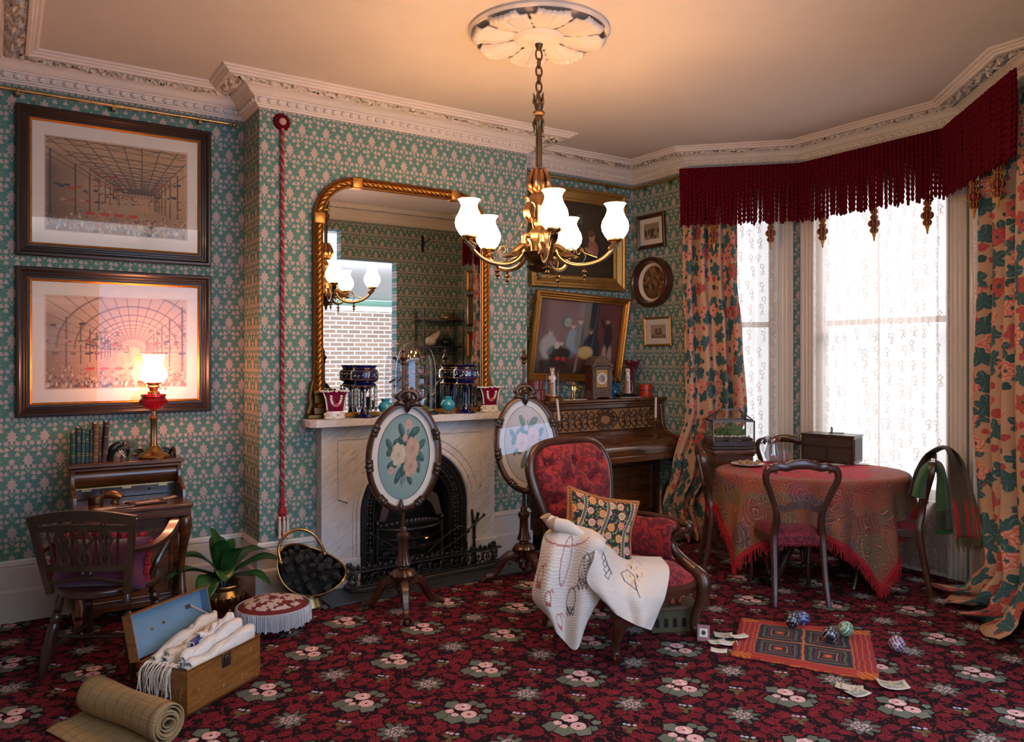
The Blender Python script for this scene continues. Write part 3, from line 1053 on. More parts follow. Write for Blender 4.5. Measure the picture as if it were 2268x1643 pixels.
mb.tube([(-1, -.24, 3.40), (7, -.24, 3.40)], .06, 4).tube([(-1, -2.68, 2.48), (7, -2.68, 2.48)], .05, 4)
mb.build('beam', plain('green_steel', (.22, .42, .36), .5, .1), cn)
# ------------------------------------------------------------------ left side: prints, rail, bell pull
FPROF = [(0, 0), (0, .022), (.006, .030), (.018, .032), (.026, .026), (.032, .018), (.040, .020), (.046, .014), (.054, .016), (.060, .010), (.070, .010)]
def picture(name, label, w, h, loc, prof, fmat, rz=0, tilt=0, slip=None, mat_w=0, matm=None, artfn=None, res=(150, 110), cat='picture', group=None, glass=True, cords=None, roll=0, matpad=None):
    root = thing(name, label, cat, loc, group=group)
    root.rotation_euler = Matrix.Rotation(rz, 3, 'Z').__matmul__(Matrix.Rotation(tilt, 3, 'X')).__matmul__(Matrix.Rotation(roll, 3, 'Y')).to_euler()
    MB().frame(w, h, prof).build('frame', fmat, root, smooth=25)
    fw = prof[-1][0]
    iw, ih = w - 2 * fw, h - 2 * fw
    if slip:
        MB().frame(iw + .004, ih + .004, [(0, .012), (.004, .015), (.014, .006), (.016, .004)]).build('gilt_slip', slip, root, smooth=25)
    if mat_w:
        aw, ah = iw - 2 * mat_w, ih - 2 * (matpad or mat_w)
        m = MB()
        x0, x1, z0, z1 = -iw / 2 - .002, iw / 2 + .002, -ih / 2 - .002, ih / 2 + .002
        a, b = aw / 2, ah / 2
        m.b2(x0, -a, -.004, .006, z0, z1).b2(a, x1, -.004, .006, z0, z1).b2(-a, a, -.004, .006, z0, -b).b2(-a, a, -.004, .006, b, z1)
        m.build('mount', matm or PAPERW, root, smooth=0)
    else: aw, ah = iw + .004, ih + .004
    art('print' if mat_w else 'canvas', -aw / 2 - .002, aw / 2 + .002, -ah / 2 - .002, ah / 2 + .002, res[0], res[1], artfn, root, y=0.0)
    MB().b2(-w / 2 + .01, w / 2 - .01, .002, .010, -h / 2 + .01, h / 2 - .01).build('backing', DARKWOOD, root, smooth=0)
    if glass: MB().b2(-iw / 2 + .012, iw / 2 - .012, -.008, -.0065, -ih / 2 + .012, ih / 2 - .012).build('glass', PICTURE_GLASS, root, smooth=0)
    if cords:
        for x_ in (-w * cords[0], w * cords[0]):
            MB().tube([(x_, -.006, h / 2 - .004), (x_, -.006, h / 2 + cords[1])], .0022, 5).ell((x_, -.006, h / 2 + cords[1] * .5), (.004, .004, .009), 6, 4).build('hanging_chain', BRASS, root)
    return root

def hall(vault, tone):
    def fn(u, v):
        rs = np.random.RandomState(5 + vault)
        n = len(u)
        c = np.tile(np.array(tone[0]), (n, 1)).astype(float)
        vp = (.66, .36) if not vault else (.60, .40)
        du, dv = u - vp[0], v - vp[1]
        c = lay(c, np.clip((.5 - v) * 2.2, 0, 1) * .75, tone[1])
        c = lay(c, np.clip((.42 - u) * 2.6, 0, 1) * np.clip((.92 - v) * 4, 0, 1) * .92, tone[2])
        ink = tone[3]
        if not vault:
            for k in range(12):                        # purlins running away
                x = -.35 + k * .145
                c = line(c, u, v, [(x, 1.05), (vp[0] + (x - vp[0]) * .12, vp[1] + .07)], .0022, ink)
            for k in range(16):                        # trusses across
                t = 1 / (1 + k * .27)
                y = vp[1] + (.98 - vp[1]) * t; y2 = y - .055 * t
                xl, xr = vp[0] - (vp[0]) * t, vp[0] + (1.05 - vp[0]) * t
                c = line(c, u, v, [(xl, y), (xr, y - .02 * t)], .0026, ink)
                c = line(c, u, v, [(xl, y2), (xr, y2 - .02 * t)], .0018, ink)
                m = 9
                zz = [(xl + (xr - xl) * q / m, y if q % 2 else y2) for q in range(m + 1)]
                if t > .3: c = line(c, u, v, zz, .0016, ink)
        else:
            for k in range(13):                        # arched ribs of a glass vault
                t = 1 / (1 + k * .30)
                cx_, cy_ = vp[0], vp[1] + .04 * t
                d = np.abs(np.sqrt((u - cx_) ** 2 + ((v - cy_) * .86) ** 2) - .52 * t)
                c = lay(c, np.clip((.006 * t + .004 - d) / .004, 0, 1) * (v > cy_) * .75, ink)
            for k in range(22):
                a = PI * k / 21
                c = line(c, u, v, [(vp[0] + .05 * cos(a), vp[1] + .06 * sin(a)), (vp[0] + .9 * cos(a), vp[1] + .9 * sin(a))], .0012, ink)
        for k in range(9):                             # columns and galleries either side
            t = 1 / (1 + k * .36)
            for sd in (-1, 1):
                x = vp[0] + sd * (.62 if sd < 0 else .36) * t
                c = line(c, u, v, [(x, vp[1] - .22 * t), (x, vp[1] + .5 * t)], .004 * t + .001, tint(ink, .9))
        for k in range(150):
            t = rs.uniform(.05, 1); sd = rs.choice([-1, -1, 1])
            x = vp[0] + sd * (.15 + .5 * rs.rand()) * t
            y = vp[1] + rs.choice([-.02, .12, .14, .3]) * t
            c = blob(c, u, v, x, y, .018 * t + .004, .010 * t + .004, [(.30, .06, .035), (.16, .10, .07), (.34, .25, .17), (.06, .05, .06)][rs.randint(4)])
        for k in range(420):                           # the crowd
            t = rs.rand() ** 1.6
            x, y = rs.rand(), .03 + .30 * t * rs.uniform(.8, 1)
            s = .016 * (1 - t * .75)
            col = [(.10, .07, .06), (.40, .30, .22), (.32, .07, .04), (.08, .09, .13), (.50, .42, .33), (.20, .13, .08)][rs.randint(6)]
            c = blob(c, u, v, x, y, s * .55, s * 1.3, col)
            c = blob(c, u, v, x, y + s * 1.5, s * .3, s * .4, (.42, .27, .18))
        for k in range(4):
            c = blob(c, u, v, .30 + k * .10, .22, .035, .016, (.40, .05, .03))
            c = blob(c, u, v, .42 + k * .05, .30 + .03 * (k % 2), .02, .06, (.30, .22, .15))
        ed = np.minimum(np.minimum(u, 1 - u), np.minimum(v, 1 - v))
        return lay(c, np.clip((.02 - ed) / .02, 0, 1), tone[4])
    return fn
TA = ((.40, .26, .155), (.20, .125, .085), (.13, .085, .07), (.085, .065, .06), (.56, .42, .33))
TB = ((.52, .34, .24), (.24, .11, .075), (.24, .14, .10), (.14, .075, .06), (.62, .50, .44))
picture('framed_print', 'upper dark-framed print of an iron-roofed exhibition hall, wide pale mount', 1.09, .89, (.62, YB - .012, 2.592), FPROF, FRAMEWOOD,
        slip=GILT, mat_w=.075, matm=PAPERW, artfn=hall(0, TA), res=(260, 190), group='framed hall prints on the left wall', cords=(.41, .045), matpad=.09)
picture('framed_print', 'lower dark-framed print of a vaulted glass hall, just behind the lit lamp', 1.09, .89, (.62, YB - .012, 1.638), FPROF, FRAMEWOOD,
        slip=GILT, mat_w=.075, matm=PAPERW, artfn=hall(1, TB), res=(260, 190), group='framed hall prints on the left wall', matpad=.09)

def rail(label, a, b, n=3, ends=(1, 1)):
    a, b = Vector(a), Vector(b)
    root = thing('picture_rail', label, 'picture rail', tuple(a), group='brass picture rails')
    d = b - a; u = d.normalized()
    MB().tube([(0, 0, 0), tuple(d)], .011, 12).build('rod', BRASS, root)
    for k, on in zip((0, 1), ends):
        if on:
            p = d * k + u * (.03 if k else -.03)
            MB().tube([tuple(d * k), tuple(p)], .006, 8).ell(tuple(p + u * (.012 if k else -.012)), .016, 10, 8).build('finial', BRASS, root)
    o = Vector((-u.y, u.x, 0))
    for k in range(n):
        p = d * ((k + .35) / (n - .3))
        MB().box(tuple(p + o * .018 - Vector((0, 0, .016))), (.022, .05, .03), (0, 0, math.atan2(u.y, u.x))).tube([tuple(p + u * -.008), tuple(p + u * .008)], .014, 10).build('bracket', OLDBRASS, root, bev=.003)
    return root
RZ_ = 3.105
rail('brass picture rail above the two hall prints on the left', (XL + .02, YB - .045, RZ_), (1.27, YB - .045, RZ_), 3, (0, 1))
rail('brass picture rail above the gilt framed paintings by the piano', (XC1 + .02, YB - .045, RZ_ - .005), (XR - .045, YB - .045, RZ_ - .005), 2, (0, 1))
rail('short brass picture rail over the three small pictures', (XR - .045, YB - .06, RZ_ - .005), (XR - .045, 4.80, RZ_ - .005), 2, (0, 1))

bp = thing('bell_pull', 'long red bell rope with rosette and tassel hanging left of the mirror', 'bell pull', (1.529, YC, 0))
mb = MB().lathe([(.0, -.03), (.02, -.028), (.026, -.018), (.036, -.020), (.052, -.016), (.056, -.008), (.054, 0)], 28, (0, 0, 3.075), m=Matrix.Rotation(-PI / 2, 3, 'X'), flute=.05, nf=14)
mb.build('rosette', CRIMSON, bp)
MB().lathe([(.0, -.036), (.018, -.034), (.024, -.026), (.02, -.018)], 20, (0, 0, 3.075), m=Matrix.Rotation(-PI / 2, 3, 'X')).build('rosette_button', plain('beige_wool', (.45, .27, .2), .9, .2), bp)
mb = MB()
for k in range(3):
    if k == 2: mb.build('rope', BELLRED, bp); mb = MB()
    mb.tube([(.0065 * cos(t * 1.05 + k * 2.094), -.022 + .0065 * sin(t * 1.05 + k * 2.094), 3.03 - t * .01) for t in range(0, 236)], .0062, 5)
mb.build('pale_rope_strand', plain('pale_rope', (.42, .20, .19), .7, .2, 60), bp)
mb = MB().lathe([(.008, .70), (.013, .675), (.008, .655), (.010, .65), (.016, .60), (.010, .592), (.012, .585), (.026, .555), (.026, .535), (.012, .52)], 16, (0, -.026, 0), flute=.06, nf=8)
for k in range(26):
    a = 2 * PI * k / 26
    mb.tube([(.014 * cos(a), -.026 + .014 * sin(a), .53), (.026 * cos(a), -.03 + .022 * sin(a), .40), (.030 * cos(a), -.03 + .024 * sin(a), .375)], .0042, 5)
mb.build('tassel', BELLRED, bp)
for k, a in enumerate((-2.6, -1.57, -.5, .4)):
    MB().lathe([(.004, .52), (.010, .512), (.006, .50), (.009, .49), (.012, .44), (.008, .40), (.012, .392), (.012, .38), (.005, .374)], 10, (.030 * cos(a), -.034 + .022 * sin(a), 0)).build('tassel_drop', plain('silk_white', (.6, .55, .5), .5, .1) if k == 0 else bpy.data.materials['silk_white'], bp)

# ------------------------------------------------------------------ desk against the left wall and what stands on it
D0, D1, DB = .335, .925, 5.365
dk = thing('writing_desk', 'small walnut writing desk with curved hinged lid against the left wall', 'desk', ((D0 + D1) / 2, 5.05, 0))
dk_m = Matrix.Translation(Vector(((D0 + D1) / 2, 5.05, 0))).inverted()
def dpart(mb, name, m_, **kw):
    mb.xform(dk_m); return mb.build(name, m_, dk, **kw)
dpart(MB().b2(D0 - .015, D1 + .015, 5.07, DB, .905, .93).b2(D0 - .005, D1 + .005, 5.08, DB, .885, .905), 'top_shelf', WALNUT, bev=.006)
mb = MB()
lidp = [(5.10, .885), (5.085, .87), (5.085, .84), (5.10, .80), (5.125, .785), (5.14, .79), (5.14, .885)]
mb.add([(x, y, z) for x in (D0 + .02, D1 - .02) for y, z in lidp], [tuple(range(7)), tuple(range(13, 6, -1))] + [(i, i + 7, (i + 1) % 7 + 7, (i + 1) % 7) for i in range(7)])
dpart(mb, 'roll_lid', WALNUT, smooth=50)
chk = [(5.08, .89), (5.06, .85), (5.06, .82), (5.03, .795), (4.96, .78), (4.92, .765), (4.91, .73), (4.91, .70), (5.36, .70), (5.36, .89)]
for x in (D0, D1 - .022):
    MBx = MB().add([(xx, y, z) for xx in (x, x + .022) for y, z in chk], [tuple(range(10)), tuple(range(19, 9, -1))] + [(i, i + 10, (i + 1) % 10 + 10, (i + 1) % 10) for i in range(10)])
    dpart(MBx, 'side_cheek', WALNUT, bev=.003)
dpart(MB().b2(D0 + .022, D1 - .022, 5.16, 5.18, .715, .79).b2(.62, .632, 5.155, 5.16, .715, .79), 'pigeonhole_front', MAHOG)
mb = MB().b2(D0 + .03, D1 - .03, 5.128, 5.140, .776, .787)
for x in (.42, .63, .83): mb.b2(x - .025, x + .025, 5.12, 5.135, .766, .779)
dpart(mb, 'brass_hinge', OLDBRASS)
for x in (.5, .76): dpart(MB().ell((x, 5.152, .748), .007, 8, 6), 'drawer_knob', BLACK)
dpart(MB().b2(D0 - .004, D1 + .004, 4.73, 5.18, .685, .712), 'writing_slab', WALNUT, bev=.008)
dpart(MB().b2(D0 + .006, D1 - .006, 4.742, 5.18, .64, .685).b2(.628, .634, 4.737, 4.742, .658, .670), 'apron', WALNUT, bev=.004)
mb = MB().b2(D0 + .03, D1 - .03, 4.985, 5.35, .09, .66)
mb.frame(.47, .50, [(0, 0), (0, .012), (.018, .012), (.026, 0)], ((D0 + D1) / 2, 4.985, .38))
dpart(mb, 'cabinet', WALNUT, bev=.004)
mb = MB()
pl = [(D0, .06), (D0 + .10, .05), (D0 + .16, .085), (D1 - .16, .085), (D1 - .10, .05), (D1, .06), (D1, .125), (D0, .125)]
mb.prism([(x, z) for x, z in pl], 4.965, 4.995)
mb.b2(D0, D0 + .04, 4.80, 5.36, .05, .11).b2(D1 - .04, D1, 4.80, 5.36, .05, .11)
dpart(mb, 'plinth', WALNUT, bev=.006)
for x in (D0 + .03, D1 - .03):
    L_ = [(x, 4.82, .645), (x, 4.79, .60), (x, 4.80, .52), (x, 4.86, .42), (x, 4.90, .32), (x, 4.885, .20), (x, 4.86, .12)]
    mb = MB().tube(L_, [.032, .036, .030, .024, .020, .022, .030], 10, sm=5)
    for k in range(6):
        a = k * PI / 3
        mb.tube([(x + .02 * cos(a), 4.795 + .02 * sin(a), .60), (x + .034 * cos(a), 4.80 + .034 * sin(a), .565), (x + .022 * cos(a), 4.815 + .022 * sin(a), .52)], [.006, .008, .003], 6, sm=3)
    dpart(mb, 'leg', WALNUT)
    dpart(MB().lathe([(.01, 0.002), (.024, .006), (.028, .022), (.018, .04), (.012, .052)], 14, (x, 4.83, 0)), 'foot', DARKWOOD)
mb = MB()
for k, x in enumerate((.725, .80, .875)):
    for a0 in (0, 1):
        pts = [(x + (.026 - .0022 * t) * cos(t * .55 + a0 * PI), 5.33, .955 + (.020 - .0018 * t) * sin(t * .55)) for t in range(11)]
        mb.tube(pts, .006, 6)
mb.b2(.68, .915, 5.325, 5.337, .928, .942).tube([(.90, 5.33, .93), (.915, 5.27, .975), (.91, 5.2, .935)], .010, 8, sm=4)
dpart(mb, 'carved_gallery', DARKWOOD)

# books in a row on the desk
bk = [(.020, .170, (.012, .075, .045), 'green cloth book, leftmost on the desk top'), (.024, .205, (.028, .040, .045), 'tall slate grey book beside the leftmost green one'),
      (.016, .200, (.035, .10, .085), 'slim sea-green book, third from the left on the desk'), (.019, .195, (.020, .050, .040), 'dark green book with gilt lettering, fourth on the desk'),
      (.014, .185, (.030, .035, .055), 'slim navy book standing left of the brown leather one'), (.028, .225, (.165, .070, .022), 'thick tan leather book with ribbed spine on the desk'),
      (.013, .200, (.075, .028, .018), 'slim brown book between the two tallest books'), (.023, .232, (.060, .026, .020), 'tall dark brown book leaning at the right of the row')]
x = .345
for k, (t, h, c, lab) in enumerate(bk):
    b = thing('book', lab, 'book', (x + t / 2, 5.22, .931), group='books in a row on the desk', rot=(0, R(.6 + (3.4 if k == 7 else 0) + (k % 3) * .5), 0))
    cov = plain('book_cloth_%d' % k, c, .6, .2, 60)
    MB().b2(-t / 2, t / 2, -.062, -.058, 0, h).b2(-t / 2, -t / 2 + .002, -.06, .065, 0, h).b2(t / 2 - .002, t / 2, -.06, .065, 0, h).lathe([(t / 2, 0), (t / 2, h)], 14, (0, -.06, 0), sy=.45).build('cover', cov, b, smooth=50)
    MB().b2(-t / 2 + .002, t / 2 - .002, -.057, .060, .004, h - .004).build('pages', PAPER, b, smooth=0)
    m = MB()
    for z in ((.2, .26, .62, .9) if k != 5 else (.12, .3, .48, .66, .84)):
        m.lathe([(t / 2 + .0008, z * h), (t / 2 + .0014, z * h + .0012), (t / 2 + .0008, z * h + .0028)], 14, (0, -.06, 0), sy=.47, cap=False)
    if k in (1, 3): m.b2(-t * .3, t * .3, -.0668, -.0655, h * .68, h * .70).b2(-t * .22, t * .22, -.0668, -.0655, h * .73, h * .745)
    m.build('gilt_bands', GILTPALE, b)
    x += t + .0035 + (.006 if k == 7 else 0)
# black figure and dried flower stem beside the books
fg = thing('figurine', 'small black animal figurine with white markings beside the books', 'figurine', (.585, 5.20, .931))
MB().tube([(-.03, 0, .02), (-.022, 0, .06), (.0, 0, .085), (.028, 0, .092), (.04, 0, .085)], [.012, .024, .022, .018, .008], 10, sm=4).tube([(.03, .01, .085), (.032, .012, .115)], [.007, .002], 6).tube([(.018, -.01, .085), (.016, -.012, .116)], [.007, .002], 6).tube([(.01, 0, .06), (.03, -.01, .03), (.022, -.014, .002)], [.012, .007, .008], 8, sm=3).tube([(-.03, .0, .03), (-.04, 0, .005), (-.02, -.01, .003)], [.02, .014, .012], 8, sm=3).build('body', BLACK, fg)
MB().tube([(.01, -.02, .05), (.03, -.022, .03), (.045, -.02, .012)], [.003, .004, .003], 6).tube([(.012, -.022, .055), (.03, -.024, .045)], .003, 6).build('white_markings', CHINA, fg)
df = thing('dried_flowers', 'spray of dried grey seed heads behind the black figurine', 'dried flowers', (.655, 5.27, .931))
rnd = random.Random(9)
mb, mh = MB(), MB()
for k in range(16):
    a, t = rnd.uniform(0, 2 * PI), rnd.uniform(.02, .06)
    p = (t * cos(a), t * sin(a) * .6, rnd.uniform(.05, .115))
    mb.tube([(0, 0, .001), (p[0] * .4, p[1] * .4, p[2] * .6), p], .0016, 4, sm=2)
    for q in range(5):
        mh.ell((p[0] + rnd.uniform(-.01, .01), p[1] + rnd.uniform(-.01, .01), p[2] + rnd.uniform(-.006, .012)), .0048, 5, 4)
mb.build('stems', DARKWOOD, df); mh.build('seed_heads', plain('dry_petal', (.20, .14, .12), .9, .4), df)

LX, LY, LZ = .79, 5.20, .931
ol = thing('oil_lamp', 'lit brass column oil lamp with ruby glass font on the desk', 'lamp', (LX, LY, LZ))
MB().lathe([(.090, 0), (.092, .008), (.080, .022), (.058, .030), (.046, .050), (.034, .064), (.026, .072)], 32).build('base', BRASS, ol)
MB().lathe([(.024, .07), (.024, .076), (.0195, .082), (.0175, .225), (.022, .232), (.023, .245), (.016, .252), (.012, .285), (.018, .292)], 40, flute=.06, nf=12).build('column', OLDBRASS, ol)
MB().lathe([(.016, .290), (.048, .300), (.078, .330), (.080, .352), (.066, .370), (.072, .376), (.072, .388), (.035, .394)], 40, flute=.02, nf=12).build('font', RUBY, ol)
mb = MB().lathe([(.034, .392), (.036, .402), (.022, .410), (.026, .425), (.032, .430), (.036, .436), (.030, .446), (.040, .452), (.046, .462)], 24)
mb.tube([(.03, 0, .425), (.062, -.01, .425)], .003, 6).lathe([(.010, -.003), (.010, .003)], 10, (.066, -.011, .425), m=Matrix.Rotation(PI / 2, 3, 'Y'))
mb.build('burner', BRASS, ol)
MB().lathe([(.046, .462), (.072, .485), (.078, .51), (.066, .545), (.050, .565), (.056, .60), (.064, .632), (.062, .634), (.052, .60), (.046, .567), (.062, .543), (.073, .51), (.068, .488), (.042, .466)], 36, flute=.035, nf=12, cap=False).build('globe_shade', OILSHADE, ol)

# papers and small things on the writing slab
def flat(name, label, cat, c, w, h, rz, m_, z, group=None, t=.0016, picf=None, curl=0):
    root = thing(name, label, cat, (c[0], c[1], z), rz, group)
    g = MB().grid(lambda u, v: ((u - .5) * w, (v - .5) * h, t + curl * (u - .5) ** 2 * 4 + curl * .4 * (v - .5) ** 2), 8, 6)
    o = g.build('sheet', m_, root, solid=t)
    if picf:
        q = MB().grid(lambda u, v: ((u - .5) * w * .8, (v - .5) * h * .76, t * 1.9 + curl * ((u - .5) * .8) ** 2 * 4 + curl * .4 * ((v - .5) * .76) ** 2), 26, 20)
        paint(q.build('printed_image', ART, root, smooth=0), picf)
    return root
def photo_card(c0, c1, c2):
    def fn(u, v):
        c = np.tile(np.array(c0), (len(u), 1)).astype(float)
        c = blob(c, u, v, .5, .42, .22, .36, c1); c = blob(c, u, v, .5, .72, .12, .15, c2)
        return blob(c, u, v, .3, .2, .3, .12, tint(c1, .7))
    return fn
flat('envelope', 'manila envelope at the left edge of the desk slab', 'paper', (.485, 4.80), .11, .075, .25, PAPERTAN, .7125, 'papers on the writing slab')
flat('photograph', 'small mounted photograph lying on the desk slab beside an envelope', 'photograph', (.575, 4.81), .10, .07, .1, PAPER, .7145, 'papers on the writing slab', picf=photo_card((.13, .10, .09), (.03, .03, .03), (.3, .2, .15)))
flat('folder', 'brown leather folder in the middle of the desk slab', 'folder', (.70, 4.86), .20, .12, .12, plain('brown_leather', (.055, .028, .018), .5, .2), .7125, 'papers on the writing slab', t=.006)
flat('letter', 'cream letter lying on the brown folder', 'paper', (.70, 4.845), .13, .055, .2, PAPERTAN, .7215, 'papers on the writing slab')
flat('letter', 'folded pale note behind the folder, left side', 'paper', (.63, 4.94), .085, .06, -.15, PAPERW, .7125, 'papers on the writing slab')
flat('letter', 'long creased letter under the lamp side of the slab', 'paper', (.80, 4.945), .15, .06, .1, PAPERTAN, .7125, 'papers on the writing slab', curl=.008)
tp = thing('ink_tin', 'round dark bronze tin on the left of the desk slab', 'tin', (.455, 4.99, .7125))
MB().lathe([(.036, 0), (.038, .004), (.038, .034), (.034, .036)], 28).build('body', BRONZE, tp)
MB().lathe([(.0395, .030), (.0395, .040), (.034, .044), (.012, .044)], 28).build('lid', BRONZE, tp)
sc_ = thing('shell_holder', 'polished bronze shell-shaped holder beside the round tin', 'ornament', (.535, 4.985, .7125))
MB().tube([(-.035, .02, .045), (-.005, .012, .046), (.025, .0, .040), (.05, -.012, .026)], [.018, .024, .022, .016], 14, sm=5).build('shell', metalm('copper', (.45, .20, .08), .3), sc_)
MB().tube([(.02, 0, .025), (.04, -.01, .012)], .012, 8).lathe([(.022, 0), (.02, .006), (.008, .02)], 14, (.015, 0, 0)).build('stand', BRONZE, sc_)
# ------------------------------------------------------------------ Windsor armchair pulled up to the desk
wc = thing('windsor_chair', 'dark Windsor armchair with pierced splats seen from behind at the desk', 'chair', (.455, 4.42, 0), R(-30))
mb = MB()
sp = []
for k in range(40):
    a = 2 * PI * k / 40
    r = 1 + .06 * cos(3 * a + PI / 2)
    sp.append((.245 * r * cos(a), .225 * r * sin(a)))
mb.prism(sp, .385, .425, Matrix.Rotation(-PI / 2, 3, 'X') @ Matrix.Scale(-1, 3, (0, 0, 1)))
mb.v = [(x, y, abs(z)) for x, y, z in mb.v]
mb.build('seat', ELM, wc, bev=.012, seg=3)
def turned(a, b, name, m_=ELM, k=1.0):
    a, b = Vector(a), Vector(b)
    q = [(0, .017), (.12, .021), (.17, .015), (.19, .024), (.22, .015), (.25, .022), (.28, .026), (.34, .018), (.37, .024), (.42, .024), (.70, .026), (.95, .015), (1, .014)]
    return MB().tube([tuple(a.lerp(b, t)) for t, r in q], [r * k for t, r in q], 10).build(name, m_, wc)
for sx in (-1, 1):
    turned((sx * .155, -.14, .39), (sx * .215, -.21, 0), 'leg')
    turned((sx * .155, .14, .39), (sx * .205, .22, 0), 'leg')
    MB().tube([(sx * .195, -.185, .13), (sx * .185, .19, .13)], [.011, .011], 8).build('stretcher', ELM, wc)
MB().tube([(-.19, 0, .13), (0, 0, .13), (.19, 0, .13)], [.010, .014, .010], 8, sm=3).build('stretcher', ELM, wc)
pb = {}
for sx in (-1, 1):
    MB().tube([(sx * .178, -.195, .41), (sx * .21, -.225, .60), (sx * .232, -.255, .775)], [.017, .016, .017], 8, sm=4, sec=[(1, .8), (.3, 1), (-.3, 1), (-1, .8), (-1, -.8), (-.3, -1), (.3, -1), (1, -.8)], up=(0, 1, 0)).build('back_post', ELM, wc)
MB().tube([(-.245, -.255, .768), (-.12, -.272, .792), (0, -.278, .80), (.12, -.272, .792), (.245, -.255, .768)], .016, 8, sm=5, sec=[(1.5, .8), (0, 1), (-1.5, .8), (-1.5, -.8), (0, -1), (1.5, -.8)], up=(0, 0, 1)).build('crest_rail', ELM, wc)
MB().tube([(-.225, -.247, .730), (0, -.265, .742), (.225, -.247, .730)], .009, 8, sm=5, sec=[(1.6, .8), (-1.6, .8), (-1.6, -.8), (1.6, -.8)], up=(0, 0, 1)).build('back_rail', ELM, wc)
MB().tube([(-.195, -.212, .535), (0, -.225, .535), (.195, -.212, .535)], .010, 8, sm=5, sec=[(1.5, .8), (-1.5, .8), (-1.5, -.8), (1.5, -.8)], up=(0, 0, 1)).build('back_rail', ELM, wc)
MB().tube([(-.19, -.20, .455), (0, -.21, .485), (.19, -.20, .455)], .009, 8, sm=5).build('back_rail', ELM, wc)
for x in (-.10, 0, .10): MB().lathe([(.004, .745), (.010, .752), (.006, .762), (.010, .772), (.006, .785)], 10, (x, -.268, 0)).build('turned_bead', ELM, wc)
for x in (-.018, .018): MB().lathe([(.004, .49), (.011, .503), (.011, .512), (.004, .527)], 10, (x, -.218, 0)).build('turned_bead', ELM, wc)
def splat(x, k, wd):
    m = MB()
    for s in (-1, 1):
        pts = [(x * .86 + s * .010, -.22, .545), (x * .88 + s * wd, -.229, .585), (x * .91 + s * wd * .35, -.236, .63), (x * .95 + s * wd * 1.25, -.246, .675), (x * .98 + s * wd * .5, -.252, .71), (x + s * .014, -.258, .735)]
        m.tube(pts, [.010, .0085, .008, .009, .008, .010], 8, sm=5, sec=[(.6, 1), (-.6, 1), (-.6, -1), (.6, -1)], up=(0, 1, 0))
    m.tube([(x * .86, -.22, .55), (x * .92, -.237, .635), (x, -.257, .73)], [.006, .010, .006], 6, sm=4)
    m.build('splat', ELM, wc)
splat(-.108, 0, .020); splat(0, 1, .030); splat(.108, 0, .020)
for x in (-.165, -.058, .058, .165):
    MB().tube([(x * .86, -.219, .54), (x, -.256, .735)], .006, 8).build('spindle', ELM, wc)
for sx in (-1, 1):
    MB().tube([(sx * .212, -.235, .622), (sx * .255, -.10, .605), (sx * .275, .05, .625), (sx * .272, .17, .668), (sx * .268, .20, .672)], [.015, .018, .022, .022, .014], 10, sm=5, sec=[(.65, 1), (0, 1.2), (-.65, 1), (-.65, -1), (0, -1.2), (.65, -1)], up=(0, 0, 1)).build('armrest', ELM, wc)
    MB().tube([(sx * .205, .03, .42), (sx * .235, .03, .50), (sx * .262, .09, .58), (sx * .272, .15, .645)], [.019, .016, .016, .018], 8, sm=5).build('arm_support', ELM, wc)
def cushion(mb, w, h, t, nu=26, nv=22, pinch=.10):
    """pillow in the XZ plane, thickness along y; uv in metres from one corner"""
    for s in (-1, 1):
        def f(u, v, s=s):
            a, b = 2 * u - 1, 2 * v - 1
            e = max(0, (1 - a ** 4)) ** .5 * max(0, (1 - b ** 4)) ** .5
            k = 1 + pinch * (abs(a * b)) - pinch * .5 * (1 - abs(a)) * abs(b) - pinch * .5 * (1 - abs(b)) * abs(a)
            return (a * w / 2 * k, s * t / 2 * e, b * h / 2 * k)
        o = len(mb.v); mb.grid(f, nu, nv)
        for i in range(o, len(mb.v)): u, v = mb.uv[i]; mb.uv[i] = (u * w, v * h)
    return mb
cs = thing('cushion', 'maroon velvet cushion with bright red frill on the Windsor chair', 'cushion', (.455, 4.42, 0), R(-30))
MM = Matrix.Translation((0, -.075, .52)) @ Matrix.Rotation(R(-14), 4, 'X')
m = cushion(MB(), .43, .235, .15); m.xform(MM); m.build('cover', MAROON, cs)
m = MB()
pts = []
for k in range(121):
    t = k / 120 * 4
    i, q = int(t) % 4, t - int(t)
    a = [(-1, -1), (1, -1), (1, 1), (-1, 1)]
    x = a[i][0] + (a[(i + 1) % 4][0] - a[i][0]) * q; z = a[i][1] + (a[(i + 1) % 4][1] - a[i][1]) * q
    pts.append((x, z))
fr = []
for k, (x, z) in enumerate(pts[:-1]):
    if z < -.8: continue
    fr.append(k)
def frill(u, v):
    k = fr[min(int(u * (len(fr) - 1)), len(fr) - 1)]
    x, z = pts[k]
    e = 1 + v * .16
    return (x * .20 * (1 + .16 * v * (abs(x) > .9)), .012 * sin(k * 2.1) * v, z * .135 * (1 + .22 * v * (abs(z) > .9)))
# frill strips: right side, top, left side
for seg in (((1, -.75), (1, 1)), ((1, 1), (-1, 1)), ((-1, 1), (-1, -.75))):
    (xa, za), (xb, zb) = seg
    def f(u, v):
        x, z = xa + (xb - xa) * u, za + (zb - za) * u
        ox, oz = (v * .03 * (xa if xa == xb else 0)), (v * .03 if za == zb else 0)
        return (x * .213 + ox, .010 * sin(u * 60) * v + .006 * sin(u * 23), z * .118 + oz + .004 * sin(u * 40))
    m.grid(f, 60, 3)
m.xform(MM); m.build('frill', LACERED, cs, solid=.003)

